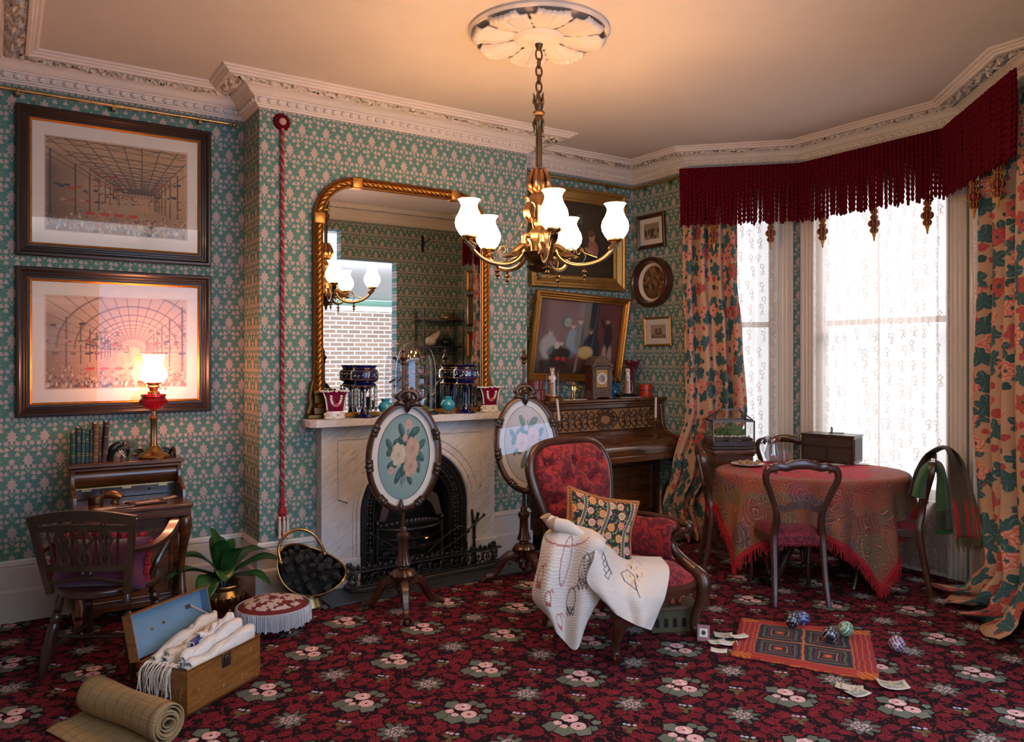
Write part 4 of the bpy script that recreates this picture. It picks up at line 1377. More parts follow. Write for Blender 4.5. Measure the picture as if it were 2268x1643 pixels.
# ------------------------------------------------------------------ tin trunk full of linen
TR = thing('tin_trunk', 'open tan painted tin trunk with blue lining standing on the carpet', 'trunk', (.775, 3.745, 0), R(35))
TW, TD, TH = .46, .27, .215
mb = MB()
pr = [(-TD / 2 + .025, .004), (-TD / 2, .03), (-TD / 2, TH), (-TD / 2 + .004, TH), (-TD / 2 + .004, .032), (-TD / 2 + .03, .008), (TD / 2 - .03, .008), (TD / 2 - .004, .032), (TD / 2 - .004, TH), (TD / 2, TH), (TD / 2, .03), (TD / 2 - .025, .004)]
n = len(pr)
mb.add([(x, y, z) for x in (-TW / 2, TW / 2) for y, z in pr], [(i, i + n, (i + 1) % n + n, (i + 1) % n) for i in range(n)])
for x in (-TW / 2, TW / 2):
    s = .004 if x < 0 else -.004
    e = [(-TD / 2 + .025, .004), (-TD / 2, .03), (-TD / 2, TH), (TD / 2, TH), (TD / 2, .03), (TD / 2 - .025, .004)]
    mb.add([(xx, y, z) for xx in (x, x + s) for y, z in e], [tuple(range(6)), tuple(range(11, 5, -1))] + [(i, i + 6, (i + 1) % 6 + 6, (i + 1) % 6) for i in range(6)])
mb.build('body', TRUNK, TR, smooth=30, bev=.002)
mb = MB().tube([(-TW / 2, -TD / 2, TH), (TW / 2, -TD / 2, TH), (TW / 2, TD / 2, TH), (-TW / 2, TD / 2, TH)], .004, 6, closed=True)
mb.build('rolled_rim', metalm('worn_tin', (.25, .15, .08), .4), TR)
mb = MB().box((0, -TD / 2 - .003, TH - .032), (.052, .006, .062)).box((0, -TD / 2 - .008, TH - .03), (.03, .006, .036)).lathe([(.005, 0), (.005, .004)], 8, (0, -TD / 2 - .012, TH - .022), m=Matrix.Rotation(PI / 2, 3, 'X'))
mb.build('hasp', GREYMETAL, TR, bev=.002)
LM = Matrix.Translation((0, TD / 2 + .004, TH)) @ Matrix.Rotation(R(-14), 4, 'X')
LH, LD = .205, .055
mb = MB().b2(-TW / 2, TW / 2, LD - .004, LD, 0, LH).b2(-TW / 2, -TW / 2 + .004, 0, LD, 0, LH).b2(TW / 2 - .004, TW / 2, 0, LD, 0, LH).b2(-TW / 2, TW / 2, 0, LD, LH - .004, LH)
mb.xform(LM); lid = mb.build('lid', TRUNK, TR, bev=.001)
mb = MB().b2(-TW / 2 + .004, TW / 2 - .004, LD - .006, LD - .0045, .002, LH - .005).b2(-TW / 2 + .0045, -TW / 2 + .006, .001, LD - .005, .002, LH - .005).b2(TW / 2 - .006, TW / 2 - .0045, .001, LD - .005, .002, LH - .005).b2(-TW / 2 + .005, TW / 2 - .005, .001, LD - .005, LH - .0062, LH - .0048)
mb.xform(LM); mb.build('lining', TRUNKBLUE, lid, smooth=0)
for x in (-.09, -.02):
    mb = MB().lathe([(.007, 0), (.006, .004), (.0, .005)], 10, (x, LD - .007, .105 + (x + .1) * .1), m=Matrix.Rotation(PI / 2, 3, 'X')); mb.xform(LM); mb.build('rivet', BRASS, lid)
mb = MB().box((.135, LD - .008, .14), (.028, .004, .018)); mb.xform(LM); mb.build('strap_plate', GREYMETAL, lid)
MB().tube([tuple(LM @ Vector((.150, LD - .01, .14))), (.215, TD / 2 - .03, TH + .05), (.224, TD / 2 - .05, TH - .002)], .004, 6, sm=4).build('lid_stay', PAPERTAN, TR)

def roll_cloth(name, label, cat, x0, x1, y, z, rx, ry, tilt, m_, turns=2.2, wob=.008, group='linens packed in the trunk', seed=0):
    """a loosely rolled or folded cloth lying along the trunk"""
    root = thing(name, label, cat, (TR.location.x, TR.location.y, 0), R(35), group)
    q = random.Random(seed)
    ph = q.uniform(0, 6)
    def f(u, v):
        t = v * turns * 2 * PI
        k = 1 - .45 * v * turns / 2.2
        x = x0 + (x1 - x0) * u + .01 * sin(t * .5 + ph)
        s = 1 + .07 * sin(u * 9 + ph) + .05 * sin(u * 19 + v * 9 + ph)
        c_, s_ = cos(t + 1.2), sin(t + 1.2)
        c_, s_ = math.copysign(abs(c_) ** .55, c_), math.copysign(abs(s_) ** .55, s_)
        return (x, y + rx * k * s * c_ + wob * sin(u * 13 + ph + v * 4), z + tilt * (u - .5) + ry * k * s * s_ + wob * .6 * sin(u * 17 + v * 20))
    MB().grid(f, 26, 56).build('cloth', m_, root, solid=.003, smooth=80)
    return root
roll_cloth('folded_linen', 'white rolled sheet nearest the front of the trunk', 'linen', -.19, .215, -.092, .195, .026, .050, .05, LINEN, seed=1)
roll_cloth('folded_linen', 'thick white rolled cloth second from the front of the trunk', 'linen', -.17, .19, -.040, .215, .024, .058, .06, LINEN, seed=2)
roll_cloth('folded_linen', 'white pleated cloth poking up at the right of the trunk', 'linen', -.02, .20, .010, .240, .020, .056, .05, LINEN, seed=3, wob=.012)
roll_cloth('folded_linen', 'cream gold-embroidered cloth behind the white rolls', 'linen', -.17, .14, .048, .215, .022, .050, .05, mat('gold_stitched', rough=.9, fn=lambda: mixc(sstep(noise(coord('obj'), 26, 3, .5, 1.5), .55, .6), (.62, .55, .48), (.52, .27, .08))), seed=4)
sh = roll_cloth('fringed_shawl', 'cream shawl with long fringe hanging over the left end of the trunk', 'shawl', -.20, .17, .093, .225, .022, .058, .085, CREAM, seed=5, wob=.012)
m = MB(); q = random.Random(4)
for k in range(46):
    y = .105 - .16 * k / 46 + q.uniform(-.006, .006)
    x = -.185 + q.uniform(-.02, .015)
    L = q.uniform(.07, .125)
    m.tube([(x, y, .215 - .02 * (k / 46)), (x - .030, y - .004, .222), (x - .062, y + q.uniform(-.01, .01), .19), (x - .066 + q.uniform(-.015, .01), y + q.uniform(-.016, .016), .20 - L)], [.0028, .0028, .0024, .0016], 4, sm=3)
f_ = m.build('fringe', CREAM, sh); f_['kind'] = 'stuff'
nb = thing('book', 'teal bound book standing in the left front of the trunk', 'book', (TR.location.x, TR.location.y, 0), R(35))
MB().box((-.165, .005, .165), (.075, .020, .075), (0, R(20), 0)).build('cover', plain('teal_cloth', (.02, .16, .20), .6, .2), nb, bev=.004)
MB().box((-.166, .005, .167), (.077, .013, .073), (0, R(20), 0)).build('pages', PAPER, nb)
rb = thing('ribbon', 'roll of royal blue ribbon tucked between the cloths in the trunk', 'ribbon', (TR.location.x, TR.location.y, 0), R(35))
MB().tube([(-.06, .012, .243), (-.02, .014, .250), (.02, .014, .256)], .016, 8, sec=[(1, .9), (.5, 1.1), (-1, .9), (-1, -.9), (.5, -1.1), (1, -.9)], up=(0, 0, 1)).build('roll', plain('royal_blue', (.015, .055, .25), .5, .3), rb)
MB().tube([(-.06, .0125, .2435), (-.055, .013, .2445)], .0168, 8, sec=[(1, .9), (.5, 1.1), (-1, .9), (-1, -.9), (.5, -1.1), (1, -.9)], up=(0, 0, 1)).build('white_band', LINEN, rb)

# ------------------------------------------------------------------ rolled reed mat
e0, e1 = at(374, 1604, z=.078), at(204, 1536, z=.078)
ax = (e1 - e0); ml = ax.length
rm = thing('reed_mat', 'rolled straw-coloured reed mat in the bottom left corner', 'mat', (e0.x, e0.y, 0), math.atan2(ax.y, ax.x))
def spiral(u, v):
    t = v * 6.2 * 2 * PI
    r = .076 - .0095 * t / (2 * PI)
    w_ = .004 * sin(u * 7 + t * .3)
    return (u * ml + .010 * sin(t * .9) * (1 if u in (0, 1) else .2), (r + w_) * cos(-t + .4 - PI * .5), .079 + (r + w_) * sin(-t + .4 - PI * .5))
mb = MB().grid(spiral, 30, 300)
for k in mb.uv: u, v = mb.uv[k]; mb.uv[k] = (u * ml, v * 2.0)
mb.build('roll', STRAW, rm, solid=.006, smooth=80)
def flap(u, v):
    return (u * ml + .02 - .05 * v, -.0 + v * .21, .009 + .006 * sin(v * 9 + 1) * v + .004 * sin(u * 8) * v)
mb = MB().grid(flap, 30, 20)
for k in mb.uv: u, v = mb.uv[k]; mb.uv[k] = (u * ml + .02, v * .2)
mb.build('loose_end', STRAW, rm, solid=.006)

# ------------------------------------------------------------------ footstool
fs = thing('footstool', 'low oval footstool with floral needlework top and grey bead fringe', 'footstool', (1.300, 4.43, .022), R(-20))
MB().lathe([(.0, .162), (.06, .160), (.12, .150), (.165, .134), (.192, .112), (.196, .09), (.18, .085), (0, .085)], 48).build('cushion_top', NEEDLE, fs)
MB().lathe([(.17, .085), (.175, .06), (.17, .05), (0, .05)], 32).build('frame', MAHOG, fs)
mb = MB(); q = random.Random(2)
for k in range(190):
    a = 2 * PI * k / 190
    r = .200 + q.uniform(-.002, .003)
    L = .088 + q.uniform(-.008, .008)
    da = q.uniform(-.012, .012)
    mb.tube([(r * cos(a) * .985, r * sin(a) * .985, .116), (r * cos(a) * 1.02, r * sin(a) * 1.02, .11), ((r + .006) * cos(a + da), (r + .006) * sin(a + da), .116 - L)], .0034, 4)
o = mb.build('bead_fringe', BEADS, fs); o['kind'] = 'stuff'
MB().tube([(.199 * cos(2 * PI * k / 48), .199 * sin(2 * PI * k / 48), .116) for k in range(48)], .0045, 6, closed=True).build('edging_cord', BEADS, fs)
for k in range(3):
    a = 2 * PI * k / 3 + R(-50)
    MB().lathe([(.012, .06), (.026, .05), (.022, .030), (.012, .014), (.020, .0), (.024, -.012), (.014, -.0215)], 14, (.14 * cos(a), .14 * sin(a), 0)).build('foot', MAHOG, fs)

# ------------------------------------------------------------------ potted plant
pp = thing('potted_plant', 'broad-leaved green fern in an embossed brass pot by the chimney', 'plant', (1.14, 4.93, 0))
mb = MB().lathe([(.070, .012), (.085, .03), (.118, .075), (.122, .10), (.104, .125), (.098, .135), (.108, .15), (.120, .163), (.116, .170), (.106, .158), (.094, .14), (.0, .14)], 48, flute=.018, nf=16)
for k in range(16):
    a = 2 * PI * (k + .5) / 16
    mb.ell((.115 * cos(a), .115 * sin(a), .085), (.012, .012, .026), 8, 6)
mb.build('pot', OLDBRASS, pp)
for k in range(3):
    a = 2 * PI * k / 3 + .9
    MB().ell((.062 * cos(a), .062 * sin(a), .012), (.018, .018, .012), 10, 6).build('foot', OLDBRASS, pp)
MB().lathe([(0, .148), (.06, .150), (.098, .141)], 24).build('soil', SOIL, pp)
mb = MB()
for k in range(7): mb.tube([(.01 * cos(k), .01 * sin(k), .14), (.016 * cos(k * 2.4), .016 * sin(k * 2.4), .21)], [.010, .005], 6)
mb.build('crown', DARKWOOD, pp)
def leafblade(L, wd, el, droop, az, base=(0, 0, .18), twist=0, fold=.35, name='leaf', m_=None, parent=None):
    dirx, diry = cos(az), sin(az)
    pts = []
    x, z = .008, 0
    n = 12
    for i in range(n + 1):
        t = i / n
        pts.append((x, z))
        a = el - droop * t ** 1.5
        x += L / n * cos(a); z += L / n * sin(a)
    def f(u, v):
        i = min(int(u * n), n - 1); q = u * n - i
        px = pts[i][0] + (pts[i + 1][0] - pts[i][0]) * q; pz = pts[i][1] + (pts[i + 1][1] - pts[i][1]) * q
        w_ = 1.5 * wd * (max(0.0, u) ** .75) * (max(0.0, 1 - u) ** .55) * 1.9 + .006 * (1 - u)
        s = (v - .5) * 2 * w_
        up = -abs(s) * -fold + .006 * sin(u * 12) * abs(v - .5) * 2 + twist * s
        return (base[0] + px * dirx - s * diry, base[1] + px * diry + s * dirx, base[2] + pz + up)
    return MB().grid(f, 16, 6).build(name, m_ or LEAF, parent, solid=.0012, smooth=60)
q = random.Random(11)
for L, wd, el, dr, az, tw in ((.34, .050, 88, 28, 150, 0), (.30, .046, 84, 40, 250, .1), (.36, .052, 66, 110, 172, .1), (.37, .056, 38, 78, 188, .1), (.34, .060, 30, 105, 236, -.1), (.36, .046, 58, 95, 8, 0), (.40, .044, 40, 80, -14, .1),
                              (.31, .044, 22, 70, -38, 0), (.33, .050, 70, 60, -70, 0), (.30, .050, 48, 95, -100, .1), (.31, .046, 74, 50, 95, 0), (.26, .040, 80, 30, 40, 0), (.24, .036, 86, 20, -60, .2)):
    leafblade(L, wd, R(el), R(dr), R(az), twist=tw, parent=pp)

# ------------------------------------------------------------------ coal scuttle
CS = thing('coal_scuttle', 'brass helmet coal scuttle with arched handle beside the hearth', 'coal scuttle', (1.60, 4.715, 0))
cv = Vector((S_ := sin(YAW), cos(YAW), 0)); rt = Vector((cos(YAW), -sin(YAW), 0)); up = Vector((0, 0, 1))
axd = (-cv * .66 + rt * .42 + up * .66).normalized()
side = (rt * .74 - up * .46 + cv * .1); side = (side - axd * side.dot(axd)).normalized()
oth = axd.cross(side)
BM = Matrix((side, oth, axd)).transposed()
oc = Vector((0, 0, .235)) + rt * .012                                  # centre of the mouth
mb = MB()
prof = [(.0, -.205), (.07, -.198), (.125, -.165), (.158, -.105), (.172, -.04), (.178, 0), (.181, .004), (.175, .002), (.165, -.045), (.150, -.105), (.115, -.158), (.06, -.186), (0, -.19)]
def helm(a, b): return 0
n = 44
vs = []
for i in range(n):
    a = 2 * PI * i / n
    for r, z in prof:
        p = Vector((r * cos(a) * 1.18, r * sin(a) * .92, z - (.075 * cos(a * 2 + PI) * .6 * (1 if z > -.08 else .4)) + .03 * cos(a)))
        vs.append(tuple(BM @ p + oc))
k = len(prof)
mb.add(vs, [(i * k + j, ((i + 1) % n) * k + j, ((i + 1) % n) * k + j + 1, i * k + j + 1) for i in range(n) for j in range(k - 1)])
mb.build('body', metalm('scuttle_brass', (.30, .19, .09), .3, 12, .5), CS)
m = MB().grid(lambda u, v: tuple(BM @ Vector((.155 * v * cos(2 * PI * u) * 1.18, .155 * v * sin(2 * PI * u) * .92, -.035 - v * (.075 * cos(4 * PI * u + PI) * .6) + v * .03 * cos(2 * PI * u))) + oc), 32, 6, cu=True)
m.build('dark_gap_disc', SOOT, CS)  # dark sheet added under the coals to darken the gaps between them
rim = []
for i in range(48):
    a = 2 * PI * i / 48
    rim.append(tuple(BM @ Vector((.18 * cos(a) * 1.18, .18 * sin(a) * .92, -(.075 * cos(a * 2 + PI) * .6) + .03 * cos(a) + .003)) + oc))
MB().tube(rim, .0055, 6, closed=True).build('rim', BRASS, CS)
hb = [at(px_, py_, d=d_) - Vector((1.60, 4.715, 0)) for px_, py_, d_ in ((622, 1246, 4.72), (617, 1215, 4.74), (630, 1187, 4.76), (660, 1172, 4.78), (690, 1180, 4.80), (709, 1202, 4.82), (719, 1226, 4.83))]
MB().tube([tuple(p) for p in hb], .0095, 10, sm=5).build('handle', BRASS, CS)
for p in (hb[0], hb[-1]): MB().ell(tuple(p), .016, 10, 8).build('hinge_lug', OLDBRASS, CS)
MB().lathe([(.0, .004), (.088, .004), (.092, .010), (.086, .022), (.060, .075), (.052, .092), (.058, .10)], 36, (0, 0, 0)).build('foot', metalm('scuttle_foot', (.36, .27, .14), .28, 10, .4), CS)
def rock(s, q):
    bm = bmesh.new(); bmesh.ops.create_icosphere(bm, subdivisions=1, radius=1)
    vs = [Vector(v.co) for v in bm.verts]; fs = [tuple(v.index for v in f.verts) for f in bm.faces]; bm.free()
    r = (q.uniform(.75, 1.15), q.uniform(.7, 1.0), q.uniform(.6, .9))
    m = Matrix.Rotation(q.uniform(0, 6), 3, (q.random(), q.random(), q.random() + .1))
    return MB().add([m @ Vector((v.x * r[0], v.y * r[1], v.z * r[2])) * s * q.uniform(.82, 1.12) for v in vs], fs)
q = random.Random(21)
spots = []
tries = 0
while len(spots) < 46 and tries < 6000:
    tries += 1
    a, r = q.uniform(0, 2 * PI), math.sqrt(q.random()) * .158
    s = q.uniform(.024, .043)
    p = (r * cos(a) * 1.18, r * sin(a) * .92)
    if all((p[0] - o[0]) ** 2 + (p[1] - o[1]) ** 2 > (.80 * (s + o[2])) ** 2 for o in spots): spots.append((p[0], p[1], s))
meshes = [rock(1, q) for _ in range(8)]
protos = []
for k, (x, y, s) in enumerate(spots):
    a = math.atan2(y / .92, x / 1.18)
    rr = min(1.0, math.hypot(x / 1.18, y / .92) / .165)
    z = -.03 - rr * (.075 * cos(a * 2 + PI) * .6) + rr * .03 * cos(a) + .045 * (1 - rr) + .012 + q.uniform(-.006, .014)
    P = BM @ Vector((x, y, z)) + oc + Vector((1.60, 4.715, 0))
    if k < 8:
        o = meshes[k].build('coal', COAL, None, smooth=0); protos.append(o)
    else: o = protos[k % 8].copy(); COL.objects.link(o)
    o.location = P; o.scale = (s, s, s); o.rotation_euler = (q.uniform(0, 6), q.uniform(0, 6), q.uniform(0, 6))
    tag(o, 'lump of black coal heaped in the brass scuttle', 'coal', 'coal heaped in the scuttle')
# ------------------------------------------------------------------ fireplace
FX, FW, FY = 2.43, .67, 4.93            # centre, half width and face of the marble surround
AX, AR, AZ = 2.447, .418, .48           # the round arch in it
struct('trim_3', MB().b2(1.70, 3.22, 4.60, YC, 0, .012), SLATE, bev=.002)
fp = thing('fireplace_surround', 'veined white marble chimneypiece with round arch and plain shelf', 'fireplace', (FX, YC, 0))
fm = Matrix.Translation(Vector((FX, YC, 0))).inverted()
def fpart(mb, name, m_, par=fp, mm=fm, **kw):
    mb.xform(mm); return mb.build(name, m_, par, **kw)
def arch(r, n=28, z0=.012):
    return [(AX - r, z0)] + [(AX - r * cos(PI * k / n), AZ + r * sin(PI * k / n)) for k in range(n + 1)] + [(AX + r, z0)]
def arch_plate(mb, inner, outer, y0, y1):
    """plate between two outlines with the same number of points"""
    n = len(inner)
    vs = [(p[0], y, p[1]) for y in (y0, y1) for q in (inner, outer) for p in q]
    fs = []
    for i in range(n - 1):
        fs += [(i, i + 1, n + i + 1, n + i), (2 * n + i, 3 * n + i, 3 * n + i + 1, 2 * n + i + 1), (i, 2 * n + i, 2 * n + i + 1, i + 1), (n + i, n + i + 1, 3 * n + i + 1, 3 * n + i)]
    fs += [(0, n, 3 * n, 2 * n), (n - 1, 3 * n - 1, 4 * n - 1, 2 * n - 1)]
    return mb.add(vs, fs)
ar = arch(AR)
outl = [(FX - FW, .012)]
for k in range(29):
    a = PI * k / 28
    dx, dz = -cos(a), sin(a)
    t = min((FW + .02) / max(abs(dx), 1e-6), (1.092 - AZ) / max(dz, 1e-6))
    outl.append((min(max(AX + dx * t, FX - FW), FX + FW), min(AZ + dz * t, 1.092)))
outl[1] = (FX - FW, AZ); outl[29] = (FX + FW, AZ)
outl.append((FX + FW, .012))
mb = arch_plate(MB(), ar, outl, FY, YC)
mb.b2(FX - FW + .001, FX - FW + .08, FY + .001, YC - .001, .5, 1.091).b2(FX + FW - .08, FX + FW - .001, FY + .001, YC - .001, .5, 1.091).b2(FX - FW + .002, FX + FW - .002, FY + .002, YC - .002, 1.02, 1.0905)
fpart(mb, 'front', MARBLE, smooth=0)
for a, b in ((FX - FW - .02, AX - AR), (AX + AR, FX + FW + .02)): fpart(MB().b2(a, b, FY - .014, FY + .02, .012, .20), 'plinth_block', MARBLE, bev=.005)
sh_ = [(1.66, YC), (1.66, 4.865), (1.692, 4.83), (3.168, 4.83), (3.20, 4.865), (3.20, YC)]
mb = MB().add([(x, y, z) for z in (1.092, 1.141) for x, y in sh_], [tuple(range(6)), tuple(range(11, 5, -1))] + [(i, i + 6, (i + 1) % 6 + 6, (i + 1) % 6) for i in range(6)])
fpart(mb, 'shelf', MARBLE, bev=.004, smooth=30)
mo = MB()
for r, s in ((AR + .016, .016), (AR + .05, .006)):
    mo.tube([(p[0], FY - .002, p[1]) for p in arch(r)], s, 8)
fpart(mo, 'arch_moulding', MARBLE)
for s in (-1, 1):                           # sunk spandrel panels
    x0 = FX + s * (FW - .115)
    A = [(x0, FY, .60), (x0, FY, 1.0), (FX + s * .13, FY, 1.0)]
    curve = [(AX + s * (AR + .10) * cos(PI * k / 2 / 12 * .82 + .18), FY, AZ + (AR + .095) * sin(PI * k / 2 / 12 * .82 + .18)) for k in range(12, -1, -1)]
    pts = A + curve
    fpart(MB().tube(pts, .008, 6, closed=True), 'spandrel_panel', MARBLE)
# cast iron insert
ii = thing('fire_grate', 'black cast iron arched fireplace insert with barred grate', 'grate', (AX, YC, 0))
im = Matrix.Translation(Vector((AX, YC, 0))).inverted()
def ipart(mb, name, m_, **kw):
    mb.xform(im); return mb.build(name, m_, ii, **kw)
ipart(arch_plate(MB(), arch(AR - .05), arch(AR + .02), FY + .012, FY + .03), 'outer_ring', IRON, smooth=30)
mb = MB()
a1, a2 = arch(AR - .05), arch(.275)
n = len(a1)
mb.add([(p[0], FY + .02, p[1]) for p in a1] + [(p[0], 5.03, p[1]) for p in a2], [(i, i + 1, n + i + 1, n + i) for i in range(n - 1)])
ipart(mb, 'splayed_cheeks', IRON, solid=.008, smooth=50)
mb = MB()
q = arch(.345, 44)
P_ = []
for i in range(1, len(q)): P_ += [((q[i - 1][0] * (1 - t) + q[i][0] * t), (q[i - 1][1] * (1 - t) + q[i][1] * t)) for t in ([0, .07, .14, .21, .28, .35, .42, .49, .56, .63, .70, .77, .84, .91] if i in (1, len(q) - 1) else [0])]
for k, (x, z) in enumerate(P_):
    for r in (-.013, .011):
        dx, dz = x - AX, max(z - AZ, 0)
        l = math.hypot(dx, dz) or 1
        mb.ell((x + dx / l * r, 4.955 + (.008 if k % 2 else 0), z + dz / l * r), (.011, .008, .012), 6, 4)
ipart(mb, 'leaf_border', mat('iron_ornament', (.03, .026, .022), .4, .4), smooth=60)
ipart(MB().tube([(p[0], 4.985, p[1]) for p in arch(.30)], .008, 6).tube([(p[0], FY + .012, p[1]) for p in arch(AR - .015)], .010, 6), 'bead_moulding', IRON)
mb = MB().b2(1.99, 2.90, 5.33, 5.35, 0, 1.0).b2(1.985, 2.02, 5.03, 5.34, 0, 1.0).b2(2.88, 2.90, 5.03, 5.34, 0, 1.0).b2(1.99, 2.90, 5.03, 5.35, .96, .98)
struct('trim_4', mb, SOOT, smooth=0)
mb = MB()
hp = [(AX - .25, .40), (AX - .21, .56), (AX - .10, .62), (AX + .10, .62), (AX + .21, .55), (AX + .25, .40), (AX + .20, .40), (AX + .16, .49), (AX + .08, .55), (AX - .08, .55), (AX - .16, .50), (AX - .20, .40)]
ipart(mb.prism(hp, 5.0, 5.06), 'hood', plain('scorched_iron', (.05, .035, .028), .6, .5, 15), bev=.004)
def bow(z, k=.0): return [(AX - .25, 5.02, z), (AX - .15, 4.955, z - .004), (AX, 4.93, z - .006), (AX + .15, 4.955, z - .004), (AX + .25, 5.02, z)]
for z in (.15, .215, .28):
    ipart(MB().tube(bow(z), .009, 6, sm=5), 'grate_bar', STEEL)
mb = MB().tube(bow(.345), .012, 8, sm=5)
for k in range(15):
    t = k / 14
    x = AX - .22 + .44 * t
    y = 5.02 - .09 * sin(PI * t)
    mb.ell((x, y, .362 + .028 * sin(PI * t)), (.020, .008, .014 + .012 * sin(PI * t)), 8, 5)
ipart(mb, 'grate_crest', IRON)
for s in (-1, 1):
    ipart(MB().tube([(AX + s * .255, 5.02, .012), (AX + s * .255, 5.02, .36)], .014, 10).lathe([(.008, .355), (.016, .37), (.02, .385), (.012, .40), (.004, .41)], 12, (AX + s * .255, 5.02, 0)), 'grate_post', IRON)
ipart(MB().b2(AX - .25, AX + .25, 4.97, 5.25, .115, .125).b2(AX - .25, AX + .25, 5.22, 5.25, .12, .42), 'grate_tray', IRON)
q = random.Random(5)
for k in range(15):
    o = rock(1, q).build('coal', COAL, None, smooth=0)
    s = q.uniform(.026, .038)
    o.location = (AX - .20 + .40 * (k % 8) / 7 + q.uniform(-.01, .01), 5.01 + .07 * (k // 8), .165 + .055 * (k // 8) + q.uniform(0, .05)); o.scale = (s, s, s)
    tag(o, 'lump of coal lying behind the grate bars in the fireplace', 'coal', 'coal lying in the grate')
e_ = MB().ell((0, 0, 0), (.014, .010, .012), 8, 6).solo('ember', EMBER, 'glowing orange ember among the coals in the grate', 'ember', (AX + .10, 4.965, .262))

fd = thing('fender', 'black pierced cast iron fender with leafy cresting round the hearth', 'fender', (2.50, 4.80, .012), R(3))
FXh, FD = .565, .13
def ff(y): return y
mb = MB()
bp_ = [(-FXh - .03, FD), (-FXh - .03, .02), (-FXh + .05, -.035), (FXh - .05, -.035), (FXh + .03, .02), (FXh + .03, FD)]
ins = [(-FXh + .04, FD), (-FXh + .04, .03), (-FXh + .07, .01), (FXh - .07, .01), (FXh - .04, .03), (FXh - .04, FD)]
n = 6
mb.add([(x, y, z) for z in (0, .03) for q_ in (bp_, ins) for x, y in q_], sum([[(i, i + 1, 6 + i + 1, 6 + i), (12 + i, 18 + i, 18 + i + 1, 12 + i + 1), (i, 12 + i, 13 + i, i + 1), (6 + i, 7 + i, 19 + i, 18 + i)] for i in range(5)], []) + [(0, 6, 18, 12), (5, 17, 23, 11)])
mb.build('base', plain('worn_iron', (.035, .028, .022), .45, .5, 60), fd, bev=.006)
gp = [(-FXh, FD), (-FXh, .035), (-FXh + .06, -.005), (FXh - .06, -.005), (FXh, .035), (FXh, FD)]
MB().tube([(x, y, .132) for x, y in gp], .008, 8, sm=3).tube([(x, y, .036) for x, y in gp], .008, 8, sm=3).build('rails', IRON, fd)
def along(path, step):
    out = []; d = 0
    for (xa, ya), (xb, yb) in zip(path[:-1], path[1:]):
        L = math.hypot(xb - xa, yb - ya); k = 0
        while d + k * step < L + 1e-6:
            t = (d + k * step) / L
            out.append((xa + (xb - xa) * t, ya + (yb - ya) * t, (xb - xa) / L, (yb - ya) / L)); k += 1
        d = d + k * step - L
    return out
mb = MB()
for k, (x, y, ux, uy) in enumerate(along(gp, .088)):
    for s in (-1, 1):
        pts = [(x + ux * s * (.004 + .034 * (1 - t / 15) * cos(t * .5) + .006), y + uy * s * (.034 * (1 - t / 15) * cos(t * .5)), .084 + (.036 * (1 - t / 15)) * sin(t * .5) * (1 if k % 2 else -1)) for t in range(14)]
        mb.tube(pts, .0052, 5)
    mb.ell((x + ux * .044, y + uy * .044, .084), (.013, .008, .03), 6, 5)
    mb.tube([(x + ux * .02, y + uy * .02, .04), (x + ux * .06, y + uy * .06, .128)], .004, 5).tube([(x + ux * .065, y + uy * .065, .04), (x + ux * .03, y + uy * .03, .128)], .004, 5)
mb.build('pierced_gallery', IRON, fd, smooth=60)
mb = MB()
for k, (x, y, ux, uy) in enumerate(along(gp, .040)):
    h = .036 if k % 2 else .026
    mb.ell((x, y, .136 + h * .55), (.015, .007, h * .6), 7, 5).ell((x + ux * .011, y + uy * .011, .146), (.008, .006, .012), 5, 4).ell((x - ux * .011, y - uy * .011, .146), (.008, .006, .012), 5, 4)
mb.build('cresting', IRON, fd, smooth=60)
tg = thing('fire_tongs', 'long black fire tongs leaning from the firedog across the fender', 'tongs', (2.90, 4.86, 0))
def rel(p, o): return tuple(Vector(p) - Vector(o))
to = (2.90, 4.86, 0)
h0, h1, h2 = at(1072, 1140, d=5.52), at(1036, 1175, d=5.47), at(1000, 1188, d=5.46)
MB().tube([rel(h0, to), rel(h1, to)], [.007, .007], 8).ell(rel(h0, to), .012, 8, 6).ell(rel(h0.lerp(h1, .5), to), .009, 8, 6).build('handle', IRON, tg)
MB().ell(rel(h1, to), (.018, .012, .018), 10, 8).build('pivot', IRON, tg)
MB().tube([rel(h1, to), rel(at(1018, 1165, d=5.46), to), rel(at(985, 1188, d=5.44), to), rel(at(948, 1222, d=5.42), to)], .006, 8, sm=4).build('arm', IRON, tg)
MB().tube([rel(h1, to), rel(at(1030, 1182, d=5.47), to), rel(at(1002, 1203, d=5.45), to), rel(at(965, 1226, d=5.43), to)], .006, 8, sm=4).build('arm', IRON, tg)
fo = (2.905, 4.90, 0)
fdg = thing('firedog', 'black iron firedog with scrolled top at the right of the fender', 'firedog', fo)
b0 = at(1062, 1222, d=5.56); b1 = at(1065, 1160, d=5.56)
MB().tube([(0, 0, .013), (0, 0, .12), (0, 0, .20), (0, 0, .30), (0, 0, .34)], [.022, .016, .010, .012, .016], 10).ell((0, 0, .14), .02, 8, 6).ell((0, 0, .23), .016, 8, 6).tube([(-.004, 0, .33), (-.012, 0, .36), (-.018, 0, .42)], [.012, .010, .009], 8).tube([(.004, 0, .33), (.024, 0, .36), (.030, 0, .385)], [.012, .011, .012], 8).ell((.033, 0, .395), .014, 8, 6).ell((-.018, 0, .425), .009, 8, 6).build('post', IRON, fdg)
MB().box((0, -.0, .02), (.05, .08, .014)).build('base', IRON, fdg, bev=.004)
po = (2.08, 4.90, 0)
pk = thing('poker', 'black iron poker with round knob resting on the fender, left side', 'poker', po)
p0, p1 = at(822, 1182, d=5.12), at(882, 1216, d=5.20)
MB().tube([rel(p0, po), rel(p1, po)], .0055, 8).build('shaft', IRON, pk)
